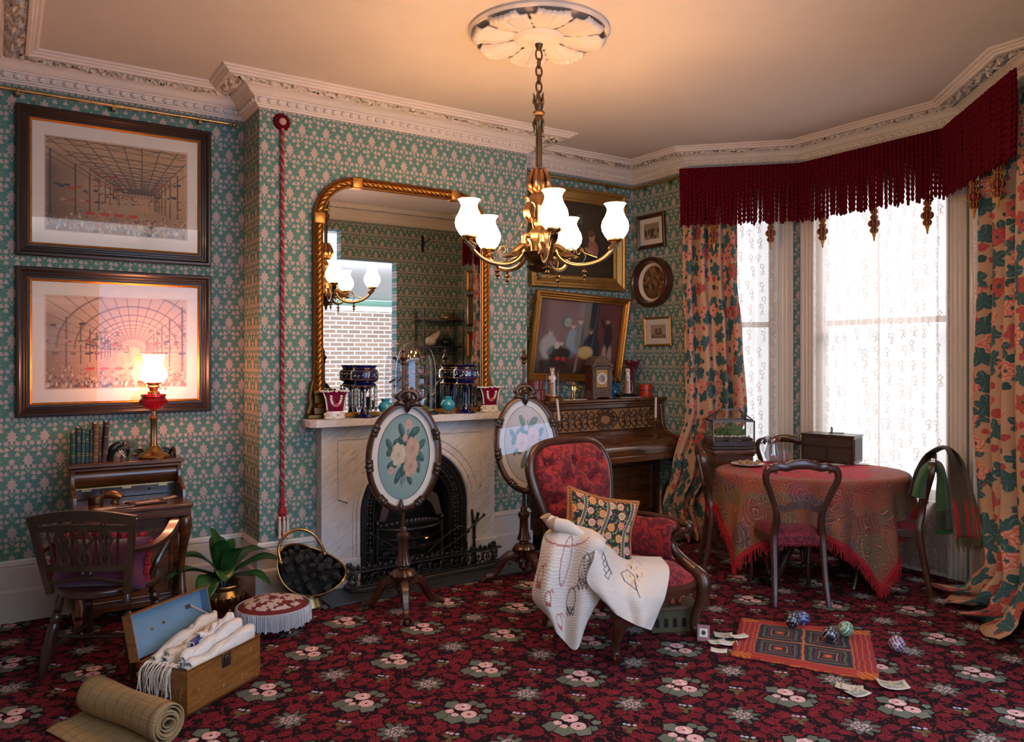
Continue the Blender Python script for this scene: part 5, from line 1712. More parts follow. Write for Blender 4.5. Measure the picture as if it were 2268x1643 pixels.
MB().ell(rel(p0, po), .014, 10, 8).ell(rel(p0.lerp(p1, .25), po), .010, 8, 6).build('knob', IRON, pk)
MB().lathe([(.02, .012), (.018, .02), (.009, .03), (.009, .24), (.016, .26), (.008, .28)], 10, (at(822, 1182, d=5.12).x - po[0], at(822, 1182, d=5.12).y - po[1], 0)).build('rest', IRON, pk)

# ------------------------------------------------------------------ overmantel mirror
MX0, MX1, MT, MB0, MR_ = 1.768, 3.062, 2.735, 1.141, .265
mr = thing('overmantel_mirror', 'large arched overmantel mirror in gilt rope-twist frame', 'mirror', ((MX0 + MX1) / 2, 5.0, MB0))
mm_ = Matrix.Translation(Vector(((MX0 + MX1) / 2, 5.0, MB0))).inverted()
def mpart(mb, name, m_, **kw):
    mb.xform(mm_); return mb.build(name, m_, mr, **kw)
def mpath(o, n=12):
    """outline from bottom left over the top to bottom right; o = shift outwards"""
    r = MR_ + o
    pts = [(MX0 - o, MB0 + .02)]
    pts += [(MX0 + MR_ - r * cos(PI / 2 * k / n), MT - MR_ + r * sin(PI / 2 * k / n)) for k in range(n + 1)]
    pts += [(MX1 - MR_ + r * sin(PI / 2 * k / n), MT - MR_ + r * cos(PI / 2 * k / n)) for k in range(n + 1)]
    pts += [(MX1 + o, MB0 + .02)]
    return pts
secs = [(.037, 0), (.037, .040), (.030, .046), (.022, .040), (.016, .030), (-.016, .030), (-.022, .038), (-.030, .034), (-.036, .016), (-.037, 0)]
rows = [mpath(o) for o, y in secs]
n = len(rows[0])
mb = MB().add([(rows[j][i][0], 5.034 - secs[j][1], rows[j][i][1]) for i in range(n) for j in range(len(secs))], [(i * 10 + j, (i + 1) * 10 + j, (i + 1) * 10 + j + 1, i * 10 + j + 1) for i in range(n - 1) for j in range(9)])
mpart(mb, 'frame', metalm('antique_gilt', (.34, .155, .045), .42, 40, .45), smooth=35)
dense = []
pa = mpath(0, 24)
for a, b in zip(pa[:-1], pa[1:]):
    L = math.hypot(b[0] - a[0], b[1] - a[1]); k = max(1, int(L / .008))
    dense += [(a[0] + (b[0] - a[0]) * t / k, a[1] + (b[1] - a[1]) * t / k) for t in range(k)]
mb = MB()
for s in (0, PI):
    pts = []
    for i, (x, z) in enumerate(dense):
        j = min(i + 1, len(dense) - 1); tx, tz = dense[j][0] - dense[max(i - 1, 0)][0], dense[j][1] - dense[max(i - 1, 0)][1]
        l = math.hypot(tx, tz) or 1
        a = i * .008 / .075 * 2 * PI + s
        pts.append((x + tz / l * .009 * cos(a), 4.998 + .009 * sin(a), z - tx / l * .009 * cos(a)))
    mb.tube(pts, .0105, 6)
mpart(mb, 'rope_twist', GILT, smooth=60)
for x, z in ((MX0, MT - MR_), (MX0 + MR_, MT), (MX1 - MR_, MT), (MX1, MT - MR_)):
    mb = MB().box((x, 5.005, z), (.072, .055, .072))
    mb.add([(x - .03, 4.977, z - .03), (x + .03, 4.977, z - .03), (x + .03, 4.977, z + .03), (x - .03, 4.977, z + .03), (x, 4.962, z)], [(0, 1, 4), (1, 2, 4), (2, 3, 4), (3, 0, 4)])
    mpart(mb, 'corner_block', GILT, bev=.005)
for s, x in ((-1, MX0), (1, MX1)):
    mb = MB().b2(x - .085, x + .07, 4.965, 5.034, MB0 + .0005, MB0 + .028).b2(x - .045, x + .042, 4.97, 5.034, MB0 + .028, MB0 + .075).b2(x - .04, x + .038, 4.972, 5.034, MB0 + .10, MB0 + .16).b2(x - .045, x + .042, 4.968, 5.034, MB0 + .16, MB0 + .185)
    mb.tube([(x + s * .075, 5.0, MB0 + .03), (x + s * .055, 5.0, MB0 + .10), (x + s * .06, 5.0, MB0 + .15), (x + s * .04, 5.0, MB0 + .26)], [.020, .018, .016, .008], 8, sm=5)
    mpart(mb, 'scrolled_foot', metalm('dark_gilt', (.22, .13, .05), .45, 30, .4), bev=.006)
mpart(MB().b2(MX0, MX1, 4.99, 5.034, MB0 + .001, MB0 + .03), 'bottom_rail', GILT, bev=.004)
gp_ = mpath(-.028)
mb = MB().add([(x, 5.012, z) for x, z in gp_], [tuple(range(len(gp_)))])
mpart(mb, 'glass', MIRROR, smooth=0)

# ------------------------------------------------------------------ things on the marble shelf
SZ = 1.1415
def lustre(label, x, y):
    t = thing('lustre_vase', label, 'vase', (x, y, SZ), group='cobalt lustres on the shelf')
    MB().lathe([(.078, 0), (.080, .005), (.060, .010), (.034, .022), (.026, .05), (.016, .07), (.013, .10), (.018, .12), (.012, .14), (.014, .17), (.030, .195)], 32).build('stem', COBALT, t)
    MB().lathe([(.030, .19), (.060, .205), (.080, .213), (.074, .222), (.062, .235), (.088, .248), (.092, .262), (.092, .300), (.086, .316), (.072, .324), (.070, .332), (.084, .350), (.080, .350), (.066, .333), (.066, .322), (.08, .314), (.086, .298), (.086, .262), (.02, .25)], 40, flute=.022, nf=12).build('bowl', COBALT, t)
    mb = MB()
    for z, r in ((.214, .0805), (.312, .0885), (.330, .0720), (.256, .0915)):
        mb.lathe([(r - .001, z - .003), (r + .0015, z), (r - .001, z + .003)], 40, flute=.02, nf=12, cap=False)
    q = random.Random(int(x * 100))
    for k in range(70):
        a, z = q.uniform(0, 2 * PI), q.uniform(.268, .300)
        mb.ell((.0915 * cos(a), .0915 * sin(a), z), (.005, .005, q.uniform(.002, .006)), 5, 3)
    mb.build('gilding', BRASS, t)
    for k in range(12):
        a = 2 * PI * (k + .3) / 12
        cx_, cy_ = .080 * cos(a), .080 * sin(a)
        MB().ell((cx_, cy_, .207), .008, 8, 6).lathe([(.002, .198), (.0085, .190), (.0085, .10), (.0095, .085), (.0105, .072), (.001, .036)], 6, (cx_, cy_, 0)).build('prism_drop', PRISM, t, smooth=0)
    return t
lustre('cobalt blue gilded lustre with crystal drops at the left of the shelf', 2.05, 4.905)
lustre('cobalt blue gilded lustre with crystal drops at the right of the shelf', 2.835, 4.905)
def spill(label, x, y):
    t = thing('spill_vase', label, 'vase', (x, y, SZ), R(-8), group='crimson china vases')
    sq = lambda r: [(r * (abs(cos(a)) ** .7) * (1 if cos(a) > 0 else -1), r * .62 * (abs(sin(a)) ** .7) * (1 if sin(a) > 0 else -1)) for a in [2 * PI * k / 32 for k in range(32)]]
    def loft(prof):
        m = MB(); vs = []
        for r, z in prof: vs += [(x_, y_, z) for x_, y_ in sq(r)]
        return m.add(vs, [(j * 32 + i, j * 32 + (i + 1) % 32, (j + 1) * 32 + (i + 1) % 32, (j + 1) * 32 + i) for j in range(len(prof) - 1) for i in range(32)] + [tuple(range(32))[::-1]])
    loft([(.050, .050), (.052, .052), (.058, .10), (.068, .145), (.082, .178), (.086, .182), (.080, .180), (.064, .145), (.05, .06)]).build('body', plain('crimson_china', (.20, .006, .035), .12, .1, 20, coat=.4) if 'crimson_china' not in bpy.data.materials else bpy.data.materials['crimson_china'], t, smooth=50)
    m = loft([(.066, .001), (.070, .006), (.060, .016), (.064, .022), (.056, .034), (.060, .042), (.052, .052)])
    for k in range(14):
        a = 2 * PI * k / 14
        m.ell((.062 * cos(a), .042 * sin(a), .012 + .02 * (k % 2)), (.010, .009, .009), 6, 5)
    m.build('base', CHINA, t, smooth=60)
    m = MB()
    for k in range(24):
        a = 2 * PI * k / 24
        c_, s_ = cos(a), sin(a)
        m.ell((.087 * (abs(c_) ** .7) * (1 if c_ > 0 else -1), .056 * (abs(s_) ** .7) * (1 if s_ > 0 else -1), .181 + .003 * (k % 2)), (.011, .008, .006), 6, 4)
    m.tube([(-.078, -.02, .175), (-.064, -.028, .13), (-.054, -.026, .06)], .005, 6, sm=3).tube([(.078, -.02, .175), (.064, -.028, .13), (.054, -.026, .06)], .005, 6, sm=3)
    m.build('rim', CHINA, t, smooth=60)
    m = MB()
    for k in range(13):
        b = PI * (k / 12)
        m.ell((-.034 * cos(b), -.0385 - .010 * (1 - sin(b)), .150 - .062 * sin(b)), (.009, .004, .009), 6, 5)
    m.build('garland', CHINA, t, smooth=60)
    m = MB()
    for dx, dz, r in ((0, .088, .011), (-.016, .096, .008), (.016, .096, .008), (.006, .098, .007)): m.ell((dx, -.042, dz), (r, .004, r), 7, 5)
    m.build('painted_roses', plain('rose_enamel', (.55, .10, .12), .3, .3, 40) if 'rose_enamel' not in bpy.data.materials else bpy.data.materials['rose_enamel'], t, smooth=60)
spill('crimson and white china spill vase at the left end of the shelf', 1.835, 4.89)
spill('crimson and white china spill vase at the right end of the shelf', 3.035, 4.90)
def turq(label, x, y):
    t = thing('bud_vase', label, 'vase', (x, y, SZ), group='turquoise glass vases')
    MB().lathe([(.012, .028), (.036, .036), (.050, .062), (.050, .074), (.036, .096), (.026, .104), (.030, .118), (.033, .124), (.028, .124), (.022, .106)], 32).build('body', TURQ, t)
    m = MB()
    for k in range(6):
        a = 2 * PI * k / 6
        m.tube([(.02 * cos(a), .02 * sin(a), .032), (.034 * cos(a), .034 * sin(a), .012), (.040 * cos(a), .040 * sin(a), .003)], [.008, .007, .007], 6, sm=2)
    m.build('glass_foot', WAREGLASS, t)
turq('small round turquoise glass vase left of the glass dome', 2.185, 4.865)
turq('small round turquoise glass vase right of the glass dome', 2.668, 4.865)
gd = thing('glass_dome', 'tall glass dome of stuffed birds on branches in front of the mirror', 'dome', (2.44, 4.915, SZ))
MB().lathe([(.172, 0), (.172, .014), (.160, .022), (.150, .026)], 44, sy=.46).build('base', BLACK, gd)
MB().lathe([(.153, .024), (.153, .30), (.145, .38), (.120, .45), (.080, .495), (.035, .512), (0, .515)], 44, sy=.46).build('dome', DOMEGLASS, gd, smooth=80)
q = random.Random(8)
m = MB(); ml_ = MB()
MB().lathe([(.13, .026), (.10, .05), (.05, .07), (0, .075)], 24, sy=.40).build('mossy_ground', FERN, gd)
m.tube([(.01, 0, .05), (-.015, .005, .16), (.02, -.005, .26), (-.01, 0, .36), (.012, 0, .42)], [.012, .010, .008, .006, .003], 6, sm=4)
for k in range(16):
    z = .09 + .022 * k
    a = k * 2.4
    L = q.uniform(.06, .11) * (1 if z < .34 else .6)
    p1 = (L * cos(a), L * sin(a) * .36, z + q.uniform(.0, .04))
    m.tube([(0, 0, z - .02), (p1[0] * .5, p1[1] * .5, z + .015), p1], [.005, .003, .0015], 5, sm=3)
    for j in range(4): ml_.ell((p1[0] * q.uniform(.5, 1.05), p1[1], p1[2] + q.uniform(-.01, .015)), (q.uniform(.007, .013), .003, .006), 5, 3)
m.build('branches', plain('bark', (.10, .045, .025), .8, .4), gd); ml_.build('dry_leaves', plain('rust_leaf', (.26, .09, .025), .8, .5, 40), gd)
for k, (bx_, by_, bz_, c) in enumerate(((-.045, -.02, .385, (.10, .06, .045)), (.05, -.015, .36, (.06, .13, .05)), (.035, -.02, .27, (.05, .05, .04)), (-.055, -.015, .25, (.13, .07, .04)), (.06, -.02, .19, (.04, .10, .07)))):
    s = 1 if k % 2 else -1
    MB().ell((bx_, by_, bz_), (.024, .014, .014), 10, 7, Matrix.Rotation(s * -.5, 3, 'Y')).ell((bx_ + s * .022, by_, bz_ + .016), .010, 8, 6).tube([(bx_ + s * .030, by_, bz_ + .017), (bx_ + s * .046, by_, bz_ + .014)], [.003, .0008], 5).tube([(bx_ - s * .02, by_, bz_ - .008), (bx_ - s * .052, by_, bz_ - .026)], [.008, .006], 6).build('bird', plain('feathers_%d' % k, c, .7, .4, 50), gd)

# ------------------------------------------------------------------ pole screens
def bouquet(seed, tone):
    def fn(u, v):
        q = np.random.RandomState(seed)
        c = np.tile(np.array(tone[0]), (len(u), 1)).astype(float)
        c = lay(c, np.clip(1.15 - np.sqrt((u - .5) ** 2 / .2 + (v - .52) ** 2 / .24), 0, 1) * .6, tone[1])
        for a, b in (((.47, .16), (.50, .5)), ((.50, .14), (.52, .45)), ((.55, .2), (.52, .5)), ((.52, .5), (.55, .86))): c = line(c, u, v, [a, b], .006, (.06, .09, .07))
        lf = [(.24, .56, .1, .05, .6), (.20, .63, .09, .045, 2.4), (.30, .40, .12, .05, .3), (.42, .28, .12, .05, 1.0), (.63, .25, .09, .045, 2.2), (.80, .52, .11, .05, 2.6), (.82, .65, .09, .045, .7), (.78, .40, .09, .05, 1.9), (.60, .73, .12, .05, .7), (.42, .80, .1, .05, 2.2), (.50, .36, .1, .055, 1.4), (.36, .66, .09, .05, .2), (.45, .68, .09, .05, 2.7), (.68, .80, .10, .05, .4)]
        for x, y, a, b, r in lf:
            c = blob(c, u, v, x, y, a, b, tone[2], r); c = blob(c, u, v, x + .01, y + .012, a * .7, b * .5, tone[3], r)
            c = line(c, u, v, [(x - a * .9 * cos(r), y - a * .9 * sin(r)), (x + a * .9 * cos(r), y + a * .9 * sin(r))], .003, tone[2])
        for x, y, R_, col in ((.39, .52, .135, tone[4]), (.65, .60, .13, tone[5]), (.64, .39, .125, tone[5]), (.55, .88, .06, tone[6]), (.50, .72, .045, tone[6]), (.27, .33, .05, tone[6])):
            for k in range(9):
                a = k * 2.4
                c = blob(c, u, v, x + R_ * .55 * cos(a), y + R_ * .5 * sin(a), R_ * .55, R_ * .42, tint(col, .82 + .03 * k), a)
            for k in range(7):
                a = k * 2.4 + 1
                c = blob(c, u, v, x + R_ * .3 * cos(a), y + R_ * .28 * sin(a), R_ * .36, R_ * .28, tint(col, .9 + .04 * (k % 4)), a)
            c = blob(c, u, v, x, y, R_ * .22, R_ * .18, tint(col, .7))
        return c
    return fn
T1 = ((.18, .29, .29), (.33, .41, .37), (.030, .075, .070), (.075, .15, .15), (.52, .45, .33), (.45, .31, .23), (.50, .30, .28))
T2 = ((.36, .36, .38), (.44, .42, .42), (.06, .12, .09), (.11, .19, .13), (.55, .44, .44), (.52, .38, .40), (.45, .38, .46))
def pole_screen(label, x, y, rz, tones, seed, glass, face_up=0.0, oz=.93, lean=0.0, legaz=0):
    t = thing('pole_screen', label, 'fire screen', (x, y, 0), rz, group='pole fire screens')
    MB().tube([(0, 0, .45), (0, 0, 1.545)], .011, 12).build('pole', MAHOG, t)
    MB().lathe([(.011, 1.50), (.018, 1.512), (.012, 1.522), (.026, 1.545), (.014, 1.562), (.008, 1.575), (.013, 1.588), (.004, 1.605), (.001, 1.622)], 16).build('finial', MAHOG, t)
    MB().lathe([(.03, .13), (.05, .14), (.044, .165), (.052, .185), (.074, .205), (.078, .225), (.058, .252), (.030, .262), (.028, .272), (.048, .285), (.042, .30), (.030, .345), (.027, .42), (.032, .435), (.040, .45), (.036, .47), (.022, .48), (.022, .50), (.016, .515)], 40, flute=.07, nf=8).build('turned_column', MAHOG, t)
    MB().lathe([(.006, .06), (.016, .075), (.036, .09), (.036, .13), (.030, .14)], 20).build('hub', MAHOG, t)
    for k in range(3):
        a = legaz + k * 2 * PI / 3
        pts = [(.030, .165), (.085, .178), (.135, .150), (.170, .09), (.205, .042), (.255, .022)]
        leg = MB().tube([(r * cos(a), r * sin(a), z) for r, z in pts], [.026, .028, .026, .021, .019, .022], 8, sm=6, sec=[(1, .7), (.45, 1), (-.6, .9), (-1, .4), (-1, -.4), (-.6, -.9), (.45, -1), (1, -.7)], up=(0, 0, 1)).build('leg', MAHOG, t)
        m = MB()
        for s in (-.3, 0, .3): m.tube([(.245 * cos(a + s * .3), .245 * sin(a + s * .3), .026), (.275 * cos(a + s * .42), .275 * sin(a + s * .42), .018), (.285 * cos(a + s * .45), .285 * sin(a + s * .45), .008)], [.011, .011, .006], 6)
        m.ell((.06 * cos(a), .06 * sin(a), .195), (.016, .016, .012), 8, 6).ell((.10 * cos(a), .10 * sin(a), .118), (.014, .014, .012), 8, 6)
        m.build('scroll_toe', MAHOG, leg)
    RX, RZ = .207, .315
    PM = Matrix.Translation((0, -.034 if not glass else -.092, oz)) @ Matrix.Rotation(lean, 4, 'Y') @ Matrix.Rotation(face_up, 4, 'X')
    def oval(rx, rz, n=64): return [(rx * cos(2 * PI * k / n), 0, rz * sin(2 * PI * k / n)) for k in range(n)]
    m = MB().tube(oval(RX, RZ), .021, closed=True, sec=[(.0, -1.1), (-.55, -.9), (-1, -.2), (-1, .6), (.0, .75), (1, .6), (1, -.1), (.6, -.8)], up=(0, 1, 0))
    m.v = [(a, b, c) for a, b, c in m.v]; m.xform(PM); fr_ = m.build('oval_frame', MAHOG, t, smooth=60)
    m = MB()
    for k, a in enumerate((R(152), R(28), R(-12), R(192), R(-58), R(238))):
        for j in range(3):
            b = a + (j - 1) * .085
            m.ell(((RX + .004) * cos(b), -.018, (RZ + .004) * sin(b)), (.024 - .006 * abs(j - 1), .012, .020 - .004 * abs(j - 1)), 8, 6, Matrix.Rotation(-b, 3, 'Y'))
        m.tube([((RX - .018) * cos(a + .12 * s), -.012, (RZ - .018) * sin(a + .12 * s)) for s in (-1, -.5, 0, .5, 1)], .005, 5, sm=2)
    m.xform(PM); m.build('carved_leaves', DARKWOOD, fr_, smooth=70)
    m = MB()
    m.ell((0, -.016, RZ + .045), (.028, .016, .038), 10, 8).ell((0, -.03, RZ + .042), (.013, .012, .018), 8, 6)
    for s in (-1, 1):
        m.tube([(0, -.014, RZ + .082), (s * .036, -.014, RZ + .075), (s * .058, -.014, RZ + .045), (s * .040, -.016, RZ + .022), (s * .03, -.016, RZ + .038)], [.015, .016, .018, .013, .006], 8, sm=4)
        m.tube([(s * .02, -.016, RZ + .0), (s * .055, -.016, RZ + .010), (s * .082, -.012, RZ - .005)], [.014, .018, .007], 8, sm=4)
        m.tube([(s * .05, -.012, RZ + .055), (s * .078, -.012, RZ + .05), (s * .074, -.012, RZ + .03)], [.010, .009, .004], 8, sm=3)
        m.tube([(s * .012, -.012, RZ + .085), (s * .022, -.012, RZ + .102), (s * .006, -.012, RZ + .098)], [.010, .008, .004], 8, sm=3)
    m.tube([(0, -.014, RZ + .02), (0, -.016, RZ - .02), (0, -.012, RZ - .05)], [.030, .022, .004], 8, sm=3)
    m.xform(PM); m.build('carved_crest', DARKWOOD, fr_, smooth=70)
    m = MB()
    for s in (-1, 1): m.tube([(0, -.018, -RZ + .03), (s * .02, -.018, -RZ + .0), (s * .045, -.014, -RZ + .002)], [.012, .015, .006], 8, sm=3)
    m.tube([(0, -.02, -RZ + .06), (0, -.022, -RZ + .01), (0, -.014, -RZ - .03)], [.006, .018, .010], 8, sm=3)
    m.xform(PM); m.build('carved_drop', DARKWOOD, fr_, smooth=70)
    ro, ri = (RX - .014, RZ - .014), (RX - .052, RZ - .056)
    m = MB(); n = 64
    o1, o2 = oval(*ro), oval(*ri)
    m.add([(p[0], .0, p[2]) for p in o1] + [(p[0], .0, p[2]) for p in o2], [(i, (i + 1) % n, n + (i + 1) % n, n + i) for i in range(n)])
    m.xform(PM); m.build('mount', PAPERW if not glass else plain('grey_mount', (.50, .47, .43), .7, .05), t, smooth=0)
    m = MB().tube([(p[0], -.001, p[2]) for p in o2], .0016, 5, closed=True); m.xform(PM); m.build('mount_line', DARKWOOD, t)
    m = MB()
    def disc(u, v):
        a, b = 2 * u - 1, 2 * v - 1
        x, z = a * math.sqrt(max(0, 1 - b * b / 2)), b * math.sqrt(max(0, 1 - a * a / 2))
        return (x * ri[0], .002, z * ri[1])
    m.grid(disc, 90, 120)
    for i in range(len(m.v)): m.uv[i] = (.5 + m.v[i][0] / ri[0] / 2, .5 + m.v[i][2] / ri[1] / 2)
    m.xform(PM); o = m.build('flower_picture', ART, t, smooth=0); paint(o, bouquet(seed, tones))
    m = MB().add([(p[0], .010, p[2]) for p in o1], [tuple(range(n))]); m.xform(PM); m.build('back_panel', DARKWOOD, t, smooth=0)
    if glass:
        m = MB().add([(p[0], -.006, p[2]) for p in o1], [tuple(range(n))]); m.xform(PM); m.build('glass', SCREEN_GLASS, t, smooth=0)
    MB().box((0, -.012, oz - .12), (.03, .03, .05)).build('slide', BRASS, t, bev=.004)
    return t
pole_screen('carved mahogany oval screen with camellia bouquet before the marble fireplace', 2.055, 4.312, R(-20), T1, 3, False, R(0), .945, R(4), R(9 + 20))
pole_screen('carved mahogany oval screen with glazed flower picture behind the red armchair', 3.035, 4.443, R(-21.5), T2, 6, True, R(-11), .955, R(0), R(-70))
# ------------------------------------------------------------------ ceiling rose and chandelier
HX, HY_ = 2.41, 3.385
rs = thing('ceiling_rose', 'round white plaster ceiling rose of curled acanthus leaves', 'ceiling rose', (HX, HY_, CEILZ))
rm_ = Matrix.Scale(-1, 3, (0, 0, 1))
MB().lathe([(.375, 0), (.378, .012), (.362, .024), (.352, .020), (.345, .006), (0, .006)], 64, m=rm_).build('rim', PLASTER, rs)
MB().lathe([(.14, .008), (.135, .035), (.115, .050), (.09, .046), (.05, .056), (.03, .064), (0, .066)], 48, m=rm_).build('boss', PLASTER, rs)
for k in range(8):
    a0 = 2 * PI * (k + .5) / 8
    def f(u, v, a0=a0):
        r = .105 + .255 * u
        half = (.30 + .10 * sin(u * PI)) * (1 - .25 * max(0, u - .85) / .15)
        s = (v - .5) * 2
        edge = 1 + .05 * sin(u * 26) * abs(s)
        a = a0 + s * half * .98 * edge
        lift = .016 + .040 * sin(min(1, u * 1.05) * PI * .80) * (1 - .55 * s * s) + .016 * (u > .82) * sin((u - .82) / .18 * PI) - .006 * math.exp(-(s / .07) ** 2) * (u < .9) + .006 * abs(sin(s * 9)) * u
        return (r * cos(a), r * sin(a), -lift - .010 * abs(s) ** 3 * (1 - u))
    MB().grid(f, 22, 26).build('acanthus_leaf', PLASTER, rs, solid=.006, smooth=70)

ch = thing('chandelier', 'five-branch bronze gasolier with lit opal glass shades on a chain', 'chandelier', (HX, HY_, 0))
MB().lathe([(.022, 3.224), (.016, 3.20), (.006, 3.19)], 14).build('ceiling_hook', BRONZE, ch)
def link(z, w_, h, flat):
    pts = []
    for k in range(20):
        a = 2 * PI * k / 20
        x, zz = w_ * cos(a) * (1 if abs(sin(a)) < .9 else .9), h * sin(a)
        pts.append((x, 0, z + zz) if flat else (0, x, z + zz))
    return MB().tube(pts, .0055, 6, closed=True)
for z, w_, h, fl in ((3.168, .020, .032, 1), (3.122, .010, .026, 0), (3.078, .019, .030, 1), (3.036, .010, .024, 0), (2.996, .018, .030, 1)):
    link(z, w_, h, fl).build('chain_link', BRONZE, ch)
m = MB().lathe([(.008, 2.975), (.006, 2.95), (.018, 2.925), (.026, 2.90), (.018, 2.868), (.030, 2.862), (.034, 2.854), (.030, 2.846), (.018, 2.84), (.026, 2.815), (.018, 2.79), (.015, 2.78)], 20)
for k in range(5):
    a = 2 * PI * k / 5
    c, s = cos(a), sin(a)
    m.tube([(.010 * c, .010 * s, 2.90), (.026 * c, .026 * s, 2.915), (.024 * c, .024 * s, 2.945), (.032 * c, .032 * s, 2.962)], [.010, .009, .006, .002], 6, sm=3)
    m.tube([(.016 * c, .016 * s, 2.825), (.028 * c, .028 * s, 2.80), (.024 * c, .024 * s, 2.77), (.031 * c, .031 * s, 2.75)], [.009, .008, .005, .002], 6, sm=3)
m.build('upper_leafwork', BRONZE, ch)
MB().lathe([(.0155, 2.50), (.0155, 2.80)], 32, flute=.10, nf=8).build('stem', BRONZE, ch)
m = MB().lathe([(.018, 2.545), (.04, 2.52), (.05, 2.48), (.045, 2.44), (.03, 2.425)], 20)
for k in range(10):
    a = 2 * PI * k / 10
    c, s = cos(a), sin(a)
    m.tube([(.028 * c, .028 * s, 2.43), (.056 * c, .056 * s, 2.47), (.042 * c, .042 * s, 2.525), (.030 * c, .030 * s, 2.55), (.040 * c, .040 * s, 2.558)], [.010, .014, .012, .007, .004], 6, sm=3)
m.build('leaf_crown', metalm('bright_bronze', (.38, .20, .09), .28, 25, .4), ch)
MB().lathe([(.03, 2.43), (.055, 2.40), (.062, 2.385), (.03, 2.37), (.02, 2.35), (.026, 2.32), (.022, 2.25), (.045, 2.225), (.058, 2.205), (.058, 2.175), (.045, 2.155), (.04, 2.10), (.045, 2.06), (.03, 2.045)], 28, flute=.05, nf=10).build('body', OLDBRASS, ch)
m = MB().lathe([(.03, 2.075), (.075, 2.085), (.098, 2.105), (.094, 2.106), (.07, 2.078), (.04, 2.05), (.02, 2.04), (.012, 2.015), (.05, 2.02), (.066, 2.035), (.062, 2.034), (.045, 2.012), (.014, 2.0), (.012, 1.985)], 48, flute=.05, nf=16)
m.ell((0, 0, 1.977), .013, 10, 8)
m.build('drip_bowl', BRONZE, ch)
AR_ = .405
def arm(az):
    c, s = cos(az), sin(az)
    P = lambda r, z, o=0: (r * c - o * s, r * s + o * c, z)
    A = MB().tube([P(.045, 2.19), P(.085, 2.195), P(.090, 2.155), P(.105, 2.09), P(.16, 2.045), P(.24, 2.035), P(.32, 2.055), P(.375, 2.095), P(.40, 2.135), P(AR_, 2.152)], [.014, .016, .013, .013, .012, .012, .0115, .011, .013, .014], 10, sm=5)
    A = A.build('arm', OLDBRASS, ch)
    m = MB()
    m.tube([P(.075, 2.13), P(.10, 2.135), P(.15, 2.10), P(.20, 2.068)], [.020, .020, .017, .004], 8, sm=4)
    for k in range(3): m.tube([P(.11 + .02 * k, 2.10, .012), P(.14 + .02 * k, 2.085, .024), P(.17 + .02 * k, 2.08, .018)], [.008, .007, .002], 6, sm=3).tube([P(.11 + .02 * k, 2.10, -.012), P(.14 + .02 * k, 2.085, -.024), P(.17 + .02 * k, 2.08, -.018)], [.008, .007, .002], 6, sm=3)
    for k in range(6): m.tube([P(AR_ - .03 + .006 * cos(k), 2.10 + .006 * k, .012 * sin(k * 2)), P(AR_ + .004, 2.125 + .004 * k, .018 * sin(k * 2)), P(AR_ + .022, 2.14, .020 * sin(k * 2))], [.006, .007, .003], 5, sm=2)
    m.build('acanthus', BRONZE, A)
    m = MB()
    for sg, r0 in ((1, .215), (-1, .175)):
        m.tube([P(r0 + sg * (.030 - .0024 * t) * cos(t * .6) * .8, 2.105 + (.030 - .0024 * t) * sin(t * .6)) for t in range(11)], .0032, 5)
    m.tube([P(.235, 2.05), P(.25, 2.085), P(.225, 2.12)], .0032, 5, sm=3)
    m.build('scrollwork', BRONZE, A)
    m = MB().lathe([(.002, 2.028), (.008, 2.02), (.004, 2.012), (.012, 2.005), (.018, 1.998), (.006, 1.99), (.010, 1.978), (.014, 1.974), (.004, 1.966), (.006, 1.958), (.001, 1.948)], 10, P(.245, 0))
    m.tube([P(.245, 1.998, -.024), P(.245, 1.998, .024)], .003, 5)
    m.build('pendant', BRONZE, A)
    m = MB().lathe([(.012, 2.138), (.018, 2.150), (.032, 2.156), (.040, 2.164), (.040, 2.172), (.034, 2.172), (.010, 2.160)], 24, P(AR_, 0))
    m.build('gallery', BRASS, A)
    sh = MB().lathe([(.034, 2.166), (.052, 2.184), (.068, 2.212), (.073, 2.238), (.068, 2.262), (.054, 2.288), (.044, 2.312), (.042, 2.328), (.050, 2.346), (.059, 2.356), (.057, 2.357), (.047, 2.348), (.039, 2.328), (.041, 2.312), (.051, 2.287), (.065, 2.262), (.070, 2.238), (.065, 2.213), (.05, 2.187), (.03, 2.168)], 32, P(AR_, 0), cap=False)
    sh.build('shade', SHADE, A)
    m = MB()
    x0, z0, x1, z1 = .055, 2.33, .31, 2.075
    m.tube([P(x0 + (x1 - x0) * t / 14, z0 + (z1 - z0) * t / 14 - .055 * sin(PI * t / 14)) for t in range(15)], .0022, 4)
    m.build('chain', BRASS, A)
view = math.atan2(-cos(YAW), -sin(YAW))                  # towards the opening
for k in range(5): arm(view + R(8) + k * 2 * PI / 5)
for k in range(3):
    a = view + R(60 + 120 * k); c, s = cos(a), sin(a)
    m = MB().tube([(.02 * c, .02 * s, 2.28), (.06 * c, .06 * s, 2.29), (.075 * c, .075 * s, 2.33), (.062 * c, .062 * s, 2.37), (.078 * c, .078 * s, 2.395), (.095 * c, .095 * s, 2.392)], [.014, .022, .022, .012, .011, .003], 8, sm=5)
    m.tube([(.06 * c, .06 * s, 2.31), (.045 * c - .02 * s, .045 * s + .02 * c, 2.26), (.03 * c, .03 * s, 2.23)], [.012, .010, .006], 6, sm=3)
    m.build('bird_ornament', bpy.data.materials['bright_bronze'], ch)
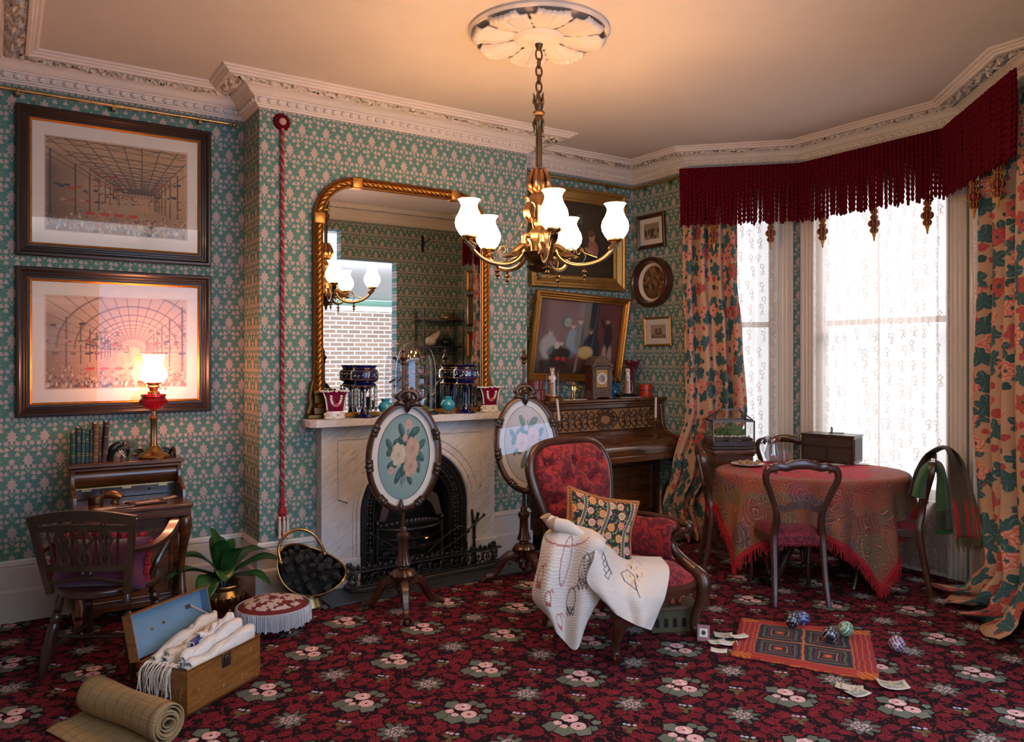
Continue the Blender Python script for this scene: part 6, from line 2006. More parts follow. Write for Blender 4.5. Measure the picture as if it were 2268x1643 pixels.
# ------------------------------------------------------------------ upright piano
PX0, PX1 = 3.62, 4.90
pn = thing('upright_piano', 'walnut upright piano with fretwork panel and scrolled legs in the far corner', 'piano', ((PX0 + PX1) / 2, 5.1, 0))
pm_ = Matrix.Translation(Vector(((PX0 + PX1) / 2, 5.1, 0))).inverted()
def ppart(mb, name, m_, par=pn, **kw):
    mb.xform(pm_); return mb.build(name, m_, par, **kw)
ppart(MB().b2(PX0 - .02, PX1 + .02, 4.955, 5.36, 1.172, 1.196).b2(PX0 - .008, PX1 + .008, 4.97, 5.36, 1.150, 1.172), 'top_lid', WALNUT, bev=.007)
ppart(MB().b2(PX0, PX1, 5.03, 5.36, .10, 1.15), 'case', WALNUT, bev=.003)
m = MB().frame(PX1 - PX0 - .02, .265, [(0, 0), (0, .024), (.030, .024), (.036, .016), (.040, .008)], ((PX0 + PX1) / 2, 5.03, 1.018))
ppart(m, 'upper_panel', WALNUT, smooth=30)
ppart(MB().b2(PX0 + .06, PX1 - .06, 5.022, 5.03, .922, 1.118), 'silk_panel', plain('copper_silk', (.30, .125, .040), .6, .2, 8), smooth=0)
m = MB()
fz, fh = 1.022, .088
yy = 5.014
cx0 = (PX0 + PX1) / 2
for s in (-1, 1):
    for z in (fz - fh - .004, fz + fh + .004): m.tube([(cx0, yy, z), (cx0 + s * .55, yy, z)], .0042, 5)
    m.tube([(cx0 + s * .55, yy, fz - fh), (cx0 + s * .55, yy, fz + fh)], .004, 5)
    for k in range(6):
        x = cx0 + s * (.17 + .066 * k)
        for t in (-1, 1):
            m.tube([(x - .03, yy, fz), (x - .01, yy, fz + t * .045), (x + .02, yy, fz + t * .074), (x + .042, yy, fz + t * .045), (x + .025, yy, fz + t * .018), (x + .01, yy, fz + t * .036)], .0042, 5, sm=4)
        m.tube([(x - .03, yy, fz - fh * (k % 2)), (x, yy, fz + .01), (x + .036, yy, fz + fh * (k % 2))], .004, 5, sm=3)
for r in (.086, .064, .04):
    m.tube([(cx0 + r * 1.5 * cos(2 * PI * k / 30), yy, fz + r * sin(2 * PI * k / 30)) for k in range(30)], .004, 5, closed=True)
for k in range(12):
    a = 2 * PI * k / 12
    m.tube([(cx0 + .04 * 1.5 * cos(a), yy, fz + .04 * sin(a)), (cx0 + .086 * 1.5 * cos(a + .3), yy, fz + .086 * sin(a + .3))], .0035, 5)
    m.tube([(cx0 + .04 * 1.5 * cos(a), yy, fz + .04 * sin(a)), (cx0 + .086 * 1.5 * cos(a - .3), yy, fz + .086 * sin(a - .3))], .0035, 5)
ppart(m, 'fretwork', DARKWOOD, smooth=60)
prof = [(5.03, .895), (4.99, .885), (4.93, .868), (4.85, .856), (4.79, .842), (4.752, .815), (4.742, .785), (4.742, .742), (5.03, .742)]
def ext(x0, x1, pr):
    n = len(pr)
    return MB().add([(x, y, z) for x in (x0, x1) for y, z in pr], [tuple(range(n)), tuple(range(2 * n - 1, n - 1, -1))] + [(i, i + n, (i + 1) % n + n, (i + 1) % n) for i in range(n)])
ppart(ext(PX0 + .035, PX1 - .035, prof), 'key_lid', WALNUT, smooth=50)
ppart(MB().b2(PX0, PX1, 4.735, 5.05, .685, .742), 'key_bed', WALNUT, bev=.010)
arm_ = [(5.04, 1.15), (4.985, 1.14), (4.975, 1.05), (4.965, .96), (4.93, .905), (4.86, .880), (4.78, .868), (4.735, .845), (4.722, .80), (4.722, .74), (4.735, .69), (5.04, .69)]
for x0 in (PX0 - .004, PX1 - .032): ppart(ext(x0, x0 + .036, arm_), 'end_cheek', WALNUT, bev=.007, smooth=50)
m = MB().frame(PX1 - PX0 - .10, .50, [(0, 0), (0, .012), (.05, .012), (.06, 0)], ((PX0 + PX1) / 2, 5.03, .41))
ppart(m, 'lower_panel', MAHOG, smooth=30)
for s, x in ((-1, PX0 + .055), (1, PX1 - .055)):
    m = MB().b2(x - .055, x + .055, 4.74, 5.1, .001, .11)
    ppart(m, 'toe_block', DARKWOOD, bev=.008)
    m = MB().tube([(x, 4.80, .685), (x, 4.755, .63), (x, 4.75, .57), (x, 4.80, .49), (x, 4.875, .41), (x, 4.905, .32), (x, 4.90, .23), (x, 4.87, .16), (x, 4.86, .115)], [.040, .050, .050, .044, .038, .034, .032, .036, .046], 12, sm=5)
    ppart(m, 'scrolled_leg', DARKWOOD)
    m = MB()
    for k in range(4): m.tube([(x - .03 + .02 * k, 4.745, .645), (x - .036 + .024 * k, 4.70 + .006 * (k % 2), .60), (x - .03 + .02 * k, 4.735, .54)], [.012, .014, .004], 6, sm=3)
    m.ell((x, 4.86, .122), (.058, .05, .016), 12, 6)
    ppart(m, 'leg_carving', DARKWOOD)
ppart(MB().b2(PX0 + .1, PX1 - .1, 4.98, 5.06, .001, .10), 'plinth', DARKWOOD, bev=.004)
CANDLE = plain('candle_wax', (.72, .62, .55), .5, .05, 20, Subsurface_Weight=.0)
for name_, px_, pt, lean in (('white candle leaning in the left brass piano sconce', 1239, 938, -7), ('upright white candle in the right brass piano sconce', 1452, 930, 1)):
    P = at(px_, pt, y=4.92)
    m = MB().lathe([(.004, -.028), (.010, -.02), (.006, -.012), (.030, -.006), (.032, 0), (.012, .002), (.014, .022), (.011, .022)], 20, tuple(P))
    m.tube([(P.x, P.y, P.z - .018), (P.x + .006, P.y + .05, P.z - .035), (P.x, 5.02, P.z - .01)], .005, 8, sm=4)
    ppart(m, 'candle_sconce', BRASS)
    MB().tube([(0, 0, .003), (0, 0, .17), (0, 0, .196)], [.0105, .010, .009], 12).tube([(0, 0, .196), (.001, 0, .206)], .0012, 5).solo('candle', CANDLE, name_, 'candle', tuple(P), group='candles in the piano sconces', rot=(0, R(lean), 0))

# ------------------------------------------------------------------ on top of the piano
TZ = 1.1965
def px(p, y): return at(p, 800, y=y).x
def _tin():
    x, y, z = sep(coord('obj'))
    a = natan2(y, x)
    c = mixc((nabs(nmod(z, .036) - .018) > .0145), (.012, .010, .010), (.40, .045, .02))
    r = hyp((nmod(a * .075, .03) - .015), nmod(z, .036) - .018)
    c = mixc((r < .0105), c, (.42, .05, .03)); c = mixc((r < .006), c, (.05, .08, .12))
    return c
TIN = mat('lacquer_box', rough=.3, fn=_tin)
for k, (r, h, dx, z, lab) in enumerate(((.078, .085, 0, TZ, 'round black and red lacquer box, lower of the stacked pair on the piano'), (.072, .078, -.012, TZ + .0865, 'round black and red lacquer box stacked on top of another on the piano'))):
    b = thing('lacquer_box', lab, 'box', (px(1187, 5.13) + dx, 5.13, z), group='stacked lacquer boxes')
    MB().lathe([(r - .003, 0), (r, .003), (r, h * .68), (r - .004, h * .68)], 32).build('body', TIN, b)
    MB().lathe([(r + .001, h * .69), (r + .002, h - .004), (r - .004, h), (0, h)], 32).build('lid', TIN, b)
def bust_dome(lab, x, y, bz, crown, basem):
    t = thing('bust_under_dome', lab, 'sculpture', (x, y, TZ), bz, group='glass domed busts on the piano')
    MB().lathe([(.088, 0), (.090, .010), (.080, .016), (.084, .024), (.074, .032)], 36).build('dome_base', basem, t)
    MB().lathe([(.072, .030), (.072, .21), (.064, .245), (.045, .268), (.02, .278), (0, .280)], 36).build('glass_dome', DOMEGLASS, t, smooth=80)
    MB().lathe([(.046, .032), (.046, .042), (.038, .050), (.030, .056), (.030, .135), (.034, .140), (.030, .146)], 24).build('column', plain('sienna_marble', (.42, .20, .075), .35, .3, 20) if crown else bpy.data.materials['sienna_marble'], t)
    m = MB().lathe([(.020, .146), (.014, .156), (.018, .164)], 16)
    m.ell((0, 0, .180), (.038, .022, .022), 14, 8).ell((0, -.004, .166), (.026, .018, .016), 12, 8)
    m.tube([(0, .002, .19), (0, -.002, .215)], [.014, .012], 10).ell((0, -.004, .232), (.0165, .019, .022), 12, 10).ell((0, -.023, .230), (.004, .006, .005), 6, 5).ell((0, .006, .236), (.0185, .017, .018), 10, 8)
    m.ell((0, -.019, .219), (.007, .005, .003), 6, 4).ell((-.0165, 0, .230), (.003, .005, .006), 5, 4).ell((.0165, 0, .230), (.003, .005, .006), 5, 4)
    if crown:
        for k in range(7):
            a = 2 * PI * k / 7
            m.tube([(.015 * cos(a), .014 * sin(a), .244), (.020 * cos(a), .019 * sin(a), .266)], [.005, .001], 5)
    m.build('bust', IVORY, t, smooth=70)
bust_dome('small crowned white bust on a column under glass, left on the piano', px(1223, 5.10), 5.10, R(-20), True, metalm('brass_base', (.42, .24, .09), .35))
bust_dome('small white male bust in profile under glass, right on the piano', px(1390, 5.15), 5.15, R(62), False, BLACK)
t = thing('compote', 'cut glass footed dish behind the brass figure on the piano', 'glass dish', (px(1262, 5.22), 5.22, TZ))
MB().lathe([(.040, 0), (.038, .006), (.012, .02), (.009, .05), (.012, .095), (.03, .105), (.066, .12), (.074, .145), (.070, .145), (.05, .118), (.008, .11)], 36, flute=.03, nf=12).build('bowl', WAREGLASS, t, smooth=20)
t = thing('figurine', 'small brass figure group standing left of the mantel clock', 'figurine', (px(1270, 5.06), 5.06, TZ))
m = MB().lathe([(.030, 0), (.030, .008), (.022, .014)], 20)
for s in (-1, 1):
    m.tube([(s * .012, 0, .014), (s * .010, 0, .05), (s * .012, 0, .075)], [.006, .008, .010], 8).tube([(s * .012, 0, .07), (s * .012, 0, .10), (s * .012, .0, .116)], [.012, .013, .008], 8).ell((s * .012, -.003, .128), .010, 8, 7)
    m.tube([(s * .022, 0, .108), (s * .030, -.008, .085), (s * .018, -.014, .072)], .0045, 6, sm=3)
    m.tube([(s * .004, .004, .11), (s * .001, -.004, .135), (s * .004, -.004, .146)], .0035, 6, sm=3)
m.build('figures', BRASS, t)
# clock
CXk, CYk = px(1325, 5.09), 5.10
ck = thing('mantel_clock', 'arched carved wooden clock with brass dial on the piano', 'clock', (CXk, CYk, TZ), R(-6))
W2, DP = .098, .075
def cpart(mb, name, m_, **kw): return mb.build(name, m_, ck, **kw)
pl = [(-W2, .028), (-W2, 0), (-W2 + .03, 0), (-W2 + .04, .012), (W2 - .04, .012), (W2 - .03, 0), (W2, 0), (W2, .028)]
cpart(MB().prism(pl, -DP - .012, DP).b2(-W2 + .006, W2 - .006, -DP - .006, DP, .028, .072), 'base', CLOCKWOOD, bev=.003)
m = MB()
for k in range(5): m.lathe([(.010, 0), (.008, .005), (.003, .004)], 12, (-.062 + .031 * k, -DP - .0065, .050), m=Matrix.Rotation(PI / 2, 3, 'X'))
cpart(m, 'carved_roundels', CLOCKWOOD)
cpart(MB().b2(-W2 + .018, W2 - .018, -DP + .012, DP - .004, .072, .285), 'case', plain('redwood', (.075, .016, .010), .4, .2, 12), bev=.002)
for s in (-1, 1):
    cpart(MB().b2(s * (W2 - .012) - .011, s * (W2 - .012) + .011, -DP - .004, -DP + .02, .072, .255).b2(s * (W2 - .008) - .018, s * (W2 - .008) + .018, -DP - .010, -DP + .03, .24, .256).b2(s * (W2 - .008) - .016, s * (W2 - .008) + .016, -DP - .008, -DP + .03, .262, .285).b2(s * (W2 - .01) - .014, s * (W2 - .01) + .014, -DP - .008, -DP + .02, .072, .092), 'pilaster', CLOCKWOOD, bev=.003)
cpart(MB().frame(.16, .20, [(0, 0), (0, .010), (.018, .010), (.026, 0)], (0, -DP + .010, .170)), 'door_frame', CLOCKWOOD, smooth=30)
ap = [(-.088, .285), (-.088, .298)] + [(-.080 * cos(PI * k / 14), .298 + .062 * sin(PI * k / 14)) for k in range(15)] + [(.088, .298), (.088, .285)]
ai = [(-.066 * cos(PI * k / 14), .302 + .046 * sin(PI * k / 14)) for k in range(15)]
cpart(MB().prism(ap, -DP - .004, DP - .004).b2(-W2, W2, -DP - .010, DP - .004, .280, .294), 'arched_top', CLOCKWOOD, bev=.003)
cpart(MB().tube([(x, -DP - .005, z) for x, z in ai], .004, 6, closed=True), 'pediment_moulding', CLOCKWOOD)
cpart(MB().b2(-.055, .055, -DP + .0065, -DP + .0085, .095, .245), 'dial_plate', GILTPALE, smooth=0)
m = MB().lathe([(.050, 0), (.050, .002), (.034, .002), (.034, 0)], 40, (0, -DP + .0065, .170), m=Matrix.Rotation(PI / 2, 3, 'X'), sy=1)
cpart(m, 'chapter_ring', CHINA)
for k in range(12):
    a = 2 * PI * k / 12
    cpart(MB().box((.042 * sin(a), -DP + .004, .170 + .042 * cos(a)), (.0022, .0008, .010), (0, a, 0)), 'hour_mark', BLACK, smooth=0)
cpart(MB().box((.010, -DP + .0032, .158), (.0026, .0008, .030), (0, R(140), 0)), 'hour_hand', BLACK, smooth=0)
cpart(MB().box((0, -DP + .0026, .190), (.0018, .0008, .042)), 'minute_hand', BLACK, smooth=0)
cpart(MB().b2(-.055, .055, -DP + .0005, -DP + .0012, .095, .245), 'dial_glass', GLASS, smooth=0)
t = thing('glass_jug', 'blue frilled glass jug with a tall looped handle right of the clock', 'jug', (px(1357, 5.12), 5.12, TZ))
MB().lathe([(.026, 0), (.030, .01), (.040, .04), (.038, .07), (.024, .09), (.022, .10), (.036, .118), (.032, .118), (.018, .10)], 28, flute=.10, nf=9).build('body', BLUEGLASS, t)
MB().tube([(.012, 0, .085), (.03, 0, .12), (.020, 0, .165), (-.005, 0, .18), (-.03, .0, .176)], .006, 8, sm=5).tube([(.03, -.004, .10), (.052, -.01, .10), (.05, -.01, .08)], [.008, .010, .004], 6, sm=3).build('handle', BLUEGLASS, t)
t = thing('ruffled_vase', 'cranberry glass vase with ruffled rim behind the right-hand dome', 'vase', (px(1400, 5.26), 5.26, TZ))
def ruf(u, v):
    a = 2 * PI * u
    z = .02 + .30 * v
    r = .014 + .012 * (1 - v) ** 4 + .052 * v ** 2.2
    r *= 1 + .13 * sin(a * 8) * max(0, v - .6) / .4
    return (r * cos(a), r * sin(a), z + .006 * sin(a * 8 + 1) * max(0, v - .7) / .3)
MB().grid(ruf, 64, 18, cu=True).build('trumpet', CRANBERRY, t, solid=.003, smooth=80)
MB().lathe([(.045, 0), (.045, .006), (.02, .02), (.016, .03)], 28).build('foot', CRANBERRY, t)
t = thing('lacquer_jar', 'plain orange-red lidded jar with one black line on the piano end', 'jar', (px(1430, 5.13), 5.13, TZ))
JR = plain('orange_lacquer', (.42, .028, .006), .3, .1, 20)
MB().lathe([(.060, 0), (.0605, .002), (.0605, .052), (.058, .052)], 36).build('body', JR, t)
MB().lathe([(.0595, .052), (.0595, .058)], 36, cap=False).build('black_line', BLACK, t)
MB().lathe([(.0605, .058), (.0605, .106), (.056, .110), (.006, .111), (.006, .118), (.0, .122)], 36).build('lid', JR, t)
t = thing('dark_bowl', 'small dark bowl beside the right glass dome on the piano', 'bowl', (px(1371, 5.06), 5.06, TZ))
MB().lathe([(.016, 0), (.018, .006), (.034, .022), (.036, .034), (.033, .034), (.0, .012)], 24).build('body', BRONZE, t)
def doily(lab, p0, y):
    m = MB()
    m.grid(lambda u, v: ((.13 + .012 * abs(sin(u * PI * 14))) * v * cos(2 * PI * u), (.085 + .010 * abs(sin(u * PI * 14))) * v * sin(2 * PI * u), .0007 + .0006 * sin(v * 40)), 84, 6, cu=True)
    m.solo('doily', LINEN, lab, 'doily', (px(p0, y), y, TZ), group='lace doilies on the piano', solid=.0008)
doily('white lace doily under the brass figure on the piano', 1268, 5.055)
doily('white lace doily under the right glass dome on the piano', 1392, 5.075)

# ------------------------------------------------------------------ gilt framed paintings and the three small pictures
def genre(kind):
    def fn(u, v):
        q = np.random.RandomState(kind)
        if kind == 1:
            c = np.tile(np.array((.035, .024, .013)), (len(u), 1)).astype(float)
            c = lay(c, np.clip(1 - np.hypot(u - .55, v - .7) * 1.6, 0, 1) * .5, (.10, .075, .04))
            c = lay(c, ((np.abs(u - .53) < .07) & (np.abs(v - .78) < .11)).astype(float), (.05, .038, .022))
            c = lay(c, ((np.abs(u - .53) < .045) & (np.abs(v - .78) < .075)).astype(float), (.10, .085, .06))
            c = blob(c, u, v, .73, .30, .10, .25, (.025, .02, .018)); c = blob(c, u, v, .72, .40, .07, .12, (.30, .13, .08), .2)
            c = blob(c, u, v, .70, .56, .045, .07, (.42, .24, .14)); c = blob(c, u, v, .69, .60, .05, .05, (.14, .06, .03))
            c = blob(c, u, v, .66, .36, .07, .03, (.38, .22, .13), -.5)
            c = blob(c, u, v, .34, .70, .04, .06, (.16, .08, .05)); c = blob(c, u, v, .36, .45, .10, .25, (.05, .03, .02))
            c = blob(c, u, v, .5, .12, .5, .10, (.045, .035, .015))
        elif kind == 2:
            c = np.tile(np.array((.125, .038, .034)), (len(u), 1)).astype(float)
            c = lay(c, np.clip((.22 - v) * 6, 0, 1), (.05, .025, .018))
            c = lay(c, np.clip(1 - np.abs(u - .58) * 7, 0, 1) * (v > .3) * .75, (.20, .20, .17))
            c = lay(c, ((u > .62) & (u < .72)) * 1.0, (.03, .03, .04)); c = lay(c, np.clip((.12 - u) * 6, 0, 1) * .8, (.05, .06, .07))
            c = blob(c, u, v, .35, .70, .05, .07, (.22, .2, .17)); c = blob(c, u, v, .33, .70, .07, .09, (.05, .03, .03), 0, .5)
            c = blob(c, u, v, .35, .70, .045, .065, (.22, .2, .17))
            for x, y, rx, ry, col in ((.42, .42, .07, .2, (.14, .18, .22)), (.50, .50, .05, .2, (.09, .085, .09)), (.66, .35, .11, .2, (.022, .028, .04)), (.86, .55, .055, .17, (.03, .022, .022)), (.83, .25, .03, .16, (.35, .27, .2)), (.90, .25, .03, .16, (.32, .24, .18)),
                                        (.15, .36, .10, .16, (.26, .25, .23)), (.28, .28, .14, .11, (.028, .022, .018)), (.60, .30, .09, .09, (.48, .36, .14)), (.34, .20, .03, .03, (.38, .03, .02)), (.27, .20, .03, .03, (.38, .03, .02)), (.25, .38, .03, .05, (.4, .34, .27)), (.20, .12, .2, .06, (.04, .025, .02))):
                c = blob(c, u, v, x, y, rx, ry, col, 0, .3)
            for x, y in ((.42, .66), (.50, .73), (.64, .60), (.84, .76), (.16, .55), (.30, .42)): c = blob(c, u, v, x, y, .026, .042, (.40, .25, .17)); c = blob(c, u, v, x, y + .03, .028, .026, (.10, .05, .03))
            c = line(c, u, v, [(.80, .66), (.76, .78)], .012, (.03, .022, .022))
        elif kind == 3:
            c = np.tile(np.array((.30, .23, .16)), (len(u), 1)).astype(float)
            for k in range(24): c = blob(c, u, v, q.rand(), q.uniform(.15, .6), .06, .16, [(.10, .075, .05), (.36, .28, .2), (.05, .04, .03)][q.randint(3)])
            c = blob(c, u, v, .5, .45, .1, .3, (.06, .05, .04)); c = blob(c, u, v, .5, .72, .05, .08, (.3, .22, .15))
        elif kind == 4:
            c = np.tile(np.array((.16, .09, .04)), (len(u), 1)).astype(float)
            for k in range(60): c = blob(c, u, v, q.rand(), q.rand(), .07, .06, [(.05, .03, .012), (.10, .055, .02), (.26, .15, .07), (.03, .022, .012)][q.randint(4)], q.rand() * 3, .6)
        else:
            c = np.tile(np.array((.40, .30, .21)), (len(u), 1)).astype(float)
            c = lay(c, np.clip((.35 - v) * 5, 0, 1), (.22, .15, .10)); c = lay(c, ((np.abs(u - .5) < .2) & (v < .7) & (v > .25)) * 1.0, (.14, .10, .08))
            c = line(c, u, v, [(.1, .95), (.3, .7), (.3, .3), (.1, .1)], .012, (.12, .09, .06)); c = line(c, u, v, [(.9, .95), (.7, .7), (.7, .3), (.9, .1)], .012, (.12, .09, .06)); c = line(c, u, v, [(.3, .7), (.7, .7)], .012, (.12, .09, .06))
            c = blob(c, u, v, .5, .55, .07, .12, (.3, .24, .18)); c = blob(c, u, v, .3, .2, .06, .05, (.4, .33, .25))
        return c
    return fn
GP = [(0, 0), (0, .050), (.008, .058), (.022, .058), (.034, .046), (.046, .046), (.085, .026), (.100, .030), (.112, .026), (.120, .012)]
GP2 = [(0, 0), (0, .034), (.008, .044), (.020, .046), (.032, .036), (.040, .038), (.050, .024), (.062, .026), (.068, .012)]
picture('gilt_framed_painting', 'upper gilt framed dark painting of a seated figure, behind the chandelier', 1.05, .88, (4.255, YB - .014, 2.585), GP, GILTPALE, artfn=genre(1), res=(110, 90), cat='painting', glass=False)
picture('gilt_framed_painting', 'lower gilt framed painting of a red-walled room, tilted over the piano', 1.04, .765, (4.215, 5.318, 1.715), GP2, GILT, artfn=genre(2), res=(150, 110), cat='painting', glass=True, tilt=R(8), roll=R(2.2))
SP = [(0, 0), (0, .018), (.006, .024), (.014, .024), (.022, .014), (.030, .016), (.036, .008)]
picture('small_picture', 'small brown framed photograph of a group, topmost of three by the curtain', .355, .305, (XR - .022, 5.14, 2.683), SP, MAHOG, rz=-PI / 2, tilt=R(3), mat_w=.045, artfn=genre(3), res=(50, 40), group='small pictures on the right wall')
picture('small_picture', 'small gilt framed print of an interior, lowest of three by the curtain', .335, .260, (XR - .022, 5.055, 1.776), [(0, 0), (0, .014), (.006, .018), (.014, .012), (.020, .008)], GILTPALE, rz=-PI / 2, tilt=R(3), mat_w=.05, artfn=genre(5), res=(50, 40), group='small pictures on the right wall')
ov = thing('oval_picture', 'deep oval wooden frame holding a brown landscape, middle of three by the curtain', 'picture', (XR - .006, 5.118, 2.22), -PI / 2)
def ovl(rx, rz, n=56): return [(rx * cos(2 * PI * k / n), rz * sin(2 * PI * k / n)) for k in range(n)]
rows = [(0, 0), (0, .07), (.008, .082), (.02, .085), (.030, .074), (.036, .076), (.046, .05), (.052, .028)]
m = MB(); n = 56
m.add([(x, -d, z) for o, d in rows for x, z in ovl(.232 - o, .225 - o)], [(j * n + i, j * n + (i + 1) % n, (j + 1) * n + (i + 1) % n, (j + 1) * n + i) for j in range(len(rows) - 1) for i in range(n)])
m.build('frame', MAHOG, ov, smooth=40)
m = MB(); m.add([(x, -.028, z) for x, z in ovl(.181, .174)] + [(x, -.016, z) for x, z in ovl(.135, .148)], [(i, (i + 1) % n, n + (i + 1) % n, n + i) for i in range(n)])
m.build('mount', CREAM, ov)
m = MB().grid(lambda u, v: ((2 * u - 1) * math.sqrt(max(0, 1 - (2 * v - 1) ** 2 / 2)) * .136, -.017, (2 * v - 1) * math.sqrt(max(0, 1 - (2 * u - 1) ** 2 / 2)) * .149), 40, 40)
o = m.build('landscape', ART, ov, smooth=0); paint(o, genre(4))
# ------------------------------------------------------------------ curtains in the bay
def lace(lab, c, n, w_, folds, ph, top=2.86):
    n = Vector((*n, 0)).normalized()
    def f(u, v):
        x = (u - .5) * w_
        y = -.052 + .016 * sin(u * folds * 2 * PI + ph + .5 * sin(v * 3)) + .006 * sin(u * folds * 5.1 + 1)
        return (x, y, .035 + v * top + .006 * sin(u * folds * 9))
    m = MB().grid(f, max(40, folds * 10), 14)
    for k in m.uv: u, v = m.uv[k]; m.uv[k] = (u * w_ * 1.25 + ph, v * top)
    m.solo('lace_curtain', LACE, lab, 'curtain', (c[0], c[1], 0), math.atan2(n.y, n.x) - PI / 2, 'lace curtains at the bay windows', smooth=80)
lace('white lace curtain on the narrow left window of the bay', mid(BAY[0], BAY[1]), (.66, .64), .56, 6, .4)
lace('white lace curtain on the wide middle window of the bay', mid(BAY[1], BAY[2]), (1, 0), 1.10, 11, 1.3)
lace('white lace curtain on the right window, half behind the chintz', mid(BAY[2], BAY[3]), (.66, -.64), .56, 6, 2.0)
def on_line(p, a, b):
    """plan point where the picture column p crosses the line a-b"""
    r = ray(p, HY); dx, dy = b[0] - a[0], b[1] - a[1]
    den = r[0] * dy - r[1] * dx
    t = (a[0] * dy - a[1] * dx) / den
    return Vector((r[0] * t, r[1] * t))
def chintz(lab, a, b, rows, folds, amp, seed):
    q = random.Random(seed)
    a, b = Vector(a), Vector(b)
    d = (b - a).normalized(); nrm = Vector((-d.y, d.x))
    if nrm.dot(Vector((2.4, 3.4)) - a) < 0: nrm = -nrm
    zs = [r[0] for r in rows]
    def ip(z, k):
        for r0, r1 in zip(rows[:-1], rows[1:]):
            if r0[0] >= z >= r1[0]:
                t = (r0[0] - z) / (r0[0] - r1[0]); t = t * t * (3 - 2 * t)
                return r0[k] * (1 - t) + r1[k] * t
        return rows[-1][k]
    fa = [0, .13, .22, .40, .49, .66, .74, .90, 1.0]; fd = [.2, .9, -.9, .8, -1, .85, -.8, .7, .1]
    def fold(u):
        x = u * folds % 1 if folds > 1 else u
        for k in range(8):
            if fa[k] <= x <= fa[k + 1]:
                t = (x - fa[k]) / (fa[k + 1] - fa[k]); t = t * t * (3 - 2 * t)
                return fd[k] * (1 - t) + fd[k + 1] * t
        return 0
    zt, zb = rows[0][0], rows[-1][0]
    def f(u, v):
        z = zt + (zb - zt) * v
        A, B, off = ip(z, 1), ip(z, 2), ip(z, 3)
        P = A.lerp(B, u + .018 * sin(v * 5 + u * 9)) + nrm * (off + amp * fold(u) * (1 + .25 * sin(v * 4 + u * 7)) + .008 * sin(v * 22 + u * 13) * (v > .75))
        return (P.x, P.y, max(z, .012 + .02 * abs(sin(u * 17))))
    W_ = (rows[0][2] - rows[0][1]).length * 1.9
    m = MB().grid(f, 110, 60)
    for k in m.uv: u, v = m.uv[k]; m.uv[k] = (u * W_ + seed * .31, (1 - v) * 2.75)
    m.solo('chintz_curtain', CHINTZ, lab, 'curtain', group='floral chintz curtains', solid=.006, smooth=80)
la, lb = (4.87, 4.62), (5.42, 4.06)
def cols(z, l, r, off, a, b): return (z, on_line(l, a, b), on_line(r, a, b), off)
chintz('floral chintz curtain at the left of the bay beside the piano', la, lb, [cols(2.98, 1512, 1632, 0, la, lb), cols(2.2, 1510, 1634, 0, la, lb), cols(1.75, 1514, 1646, 0, la, lb), cols(1.1, 1518, 1656, 0, la, lb), cols(.6, 1490, 1600, .0, la, lb), cols(.3, 1470, 1566, .03, la, lb), cols(.015, 1492, 1575, .10, la, lb)], 1, .055, 1)
ra, rb = (5.44, 2.68), (4.80, 2.04)
chintz('floral chintz curtain at the right of the bay, spilling onto the carpet', ra, rb, [cols(3.02, 2184, 2284, 0, ra, rb), cols(2.2, 2180, 2284, 0, ra, rb), cols(1.2, 2164, 2290, 0, ra, rb), cols(.7, 2172, 2290, 0, ra, rb), cols(.30, 2205, 2300, .03, ra, rb), cols(.10, 2190, 2310, .12, ra, rb), cols(.012, 2140, 2310, .22, ra, rb)], 1, .06, 2)

# valance of twisted bullion fringe
VP = [(4.73, 4.62), (5.40, 3.95), (5.40, 2.80), (4.60, 2.0)]
va = thing('valance', 'deep crimson bullion fringe valance round the top of the bay', 'valance', (0, 0, 0))
segs = []
for (xa, ya), (xb, yb) in zip(VP[:-1], VP[1:]): segs.append((Vector((xa, ya)), Vector((xb, yb)), math.hypot(xb - xa, yb - ya)))
def vpt(s):
    for a, b, L in segs:
        if s <= L + 1e-6: return a.lerp(b, s / L), (b - a) / L
        s -= L
    return segs[-1][1], (segs[-1][1] - segs[-1][0]) / segs[-1][2]
VL = sum(s[2] for s in segs)
m = MB()
for (a, b, L) in segs:
    d = (b - a) / L; n_ = Vector((-d.y, d.x))
    def f(u, v, a=a, b=b, n_=n_): 
        p = a.lerp(b, u) + n_ * (.004 * sin(u * L * 200))
        return (p.x, p.y, 3.118 - .19 * v + .012 * v * sin(u * L * 60))
    m.grid(f, int(L / .008), 4)
m.build('heading', CRIMSON, va, solid=.012)
q = random.Random(5)
N_ = int(VL / .0160)
def cordmesh(L, ph):
    R_ = 64; vs = []; k = 5
    for i in range(R_ + 1):
        z = -L * i / R_
        for j in range(k):
            a = 2 * PI * j / k
            rr = .0102 * (1 + .30 * cos(2 * a - i * 1.25 + ph)) * (1 if i < R_ - 1 else .7)
            vs.append((rr * cos(a) + .002 * sin(i * .11 + ph), rr * sin(a), z))
    return vs, [(i * k + j, i * k + (j + 1) % k, (i + 1) * k + (j + 1) % k, (i + 1) * k + j) for i in range(R_) for j in range(k)] + [tuple(R_ * k + j for j in range(k))]
items = []
for i in range(N_):
    s = (i + .5) * VL / N_
    p, d = vpt(s)
    n_ = Vector((d.y, -d.x)) * ((i % 2) * .012)
    items.append((p + n_, q.uniform(-.02, .02)))
cam_d = sorted(range(N_), key=lambda i: items[i][0].length)
near = set(cam_d[:100])
shared = []
for k in range(5):
    o = MB().add(*cordmesh(.455 + .008 * k, k * 1.3)).build('cord', CRIMSON, va, smooth=80); shared.append(o)
rest = MB(); used = 0
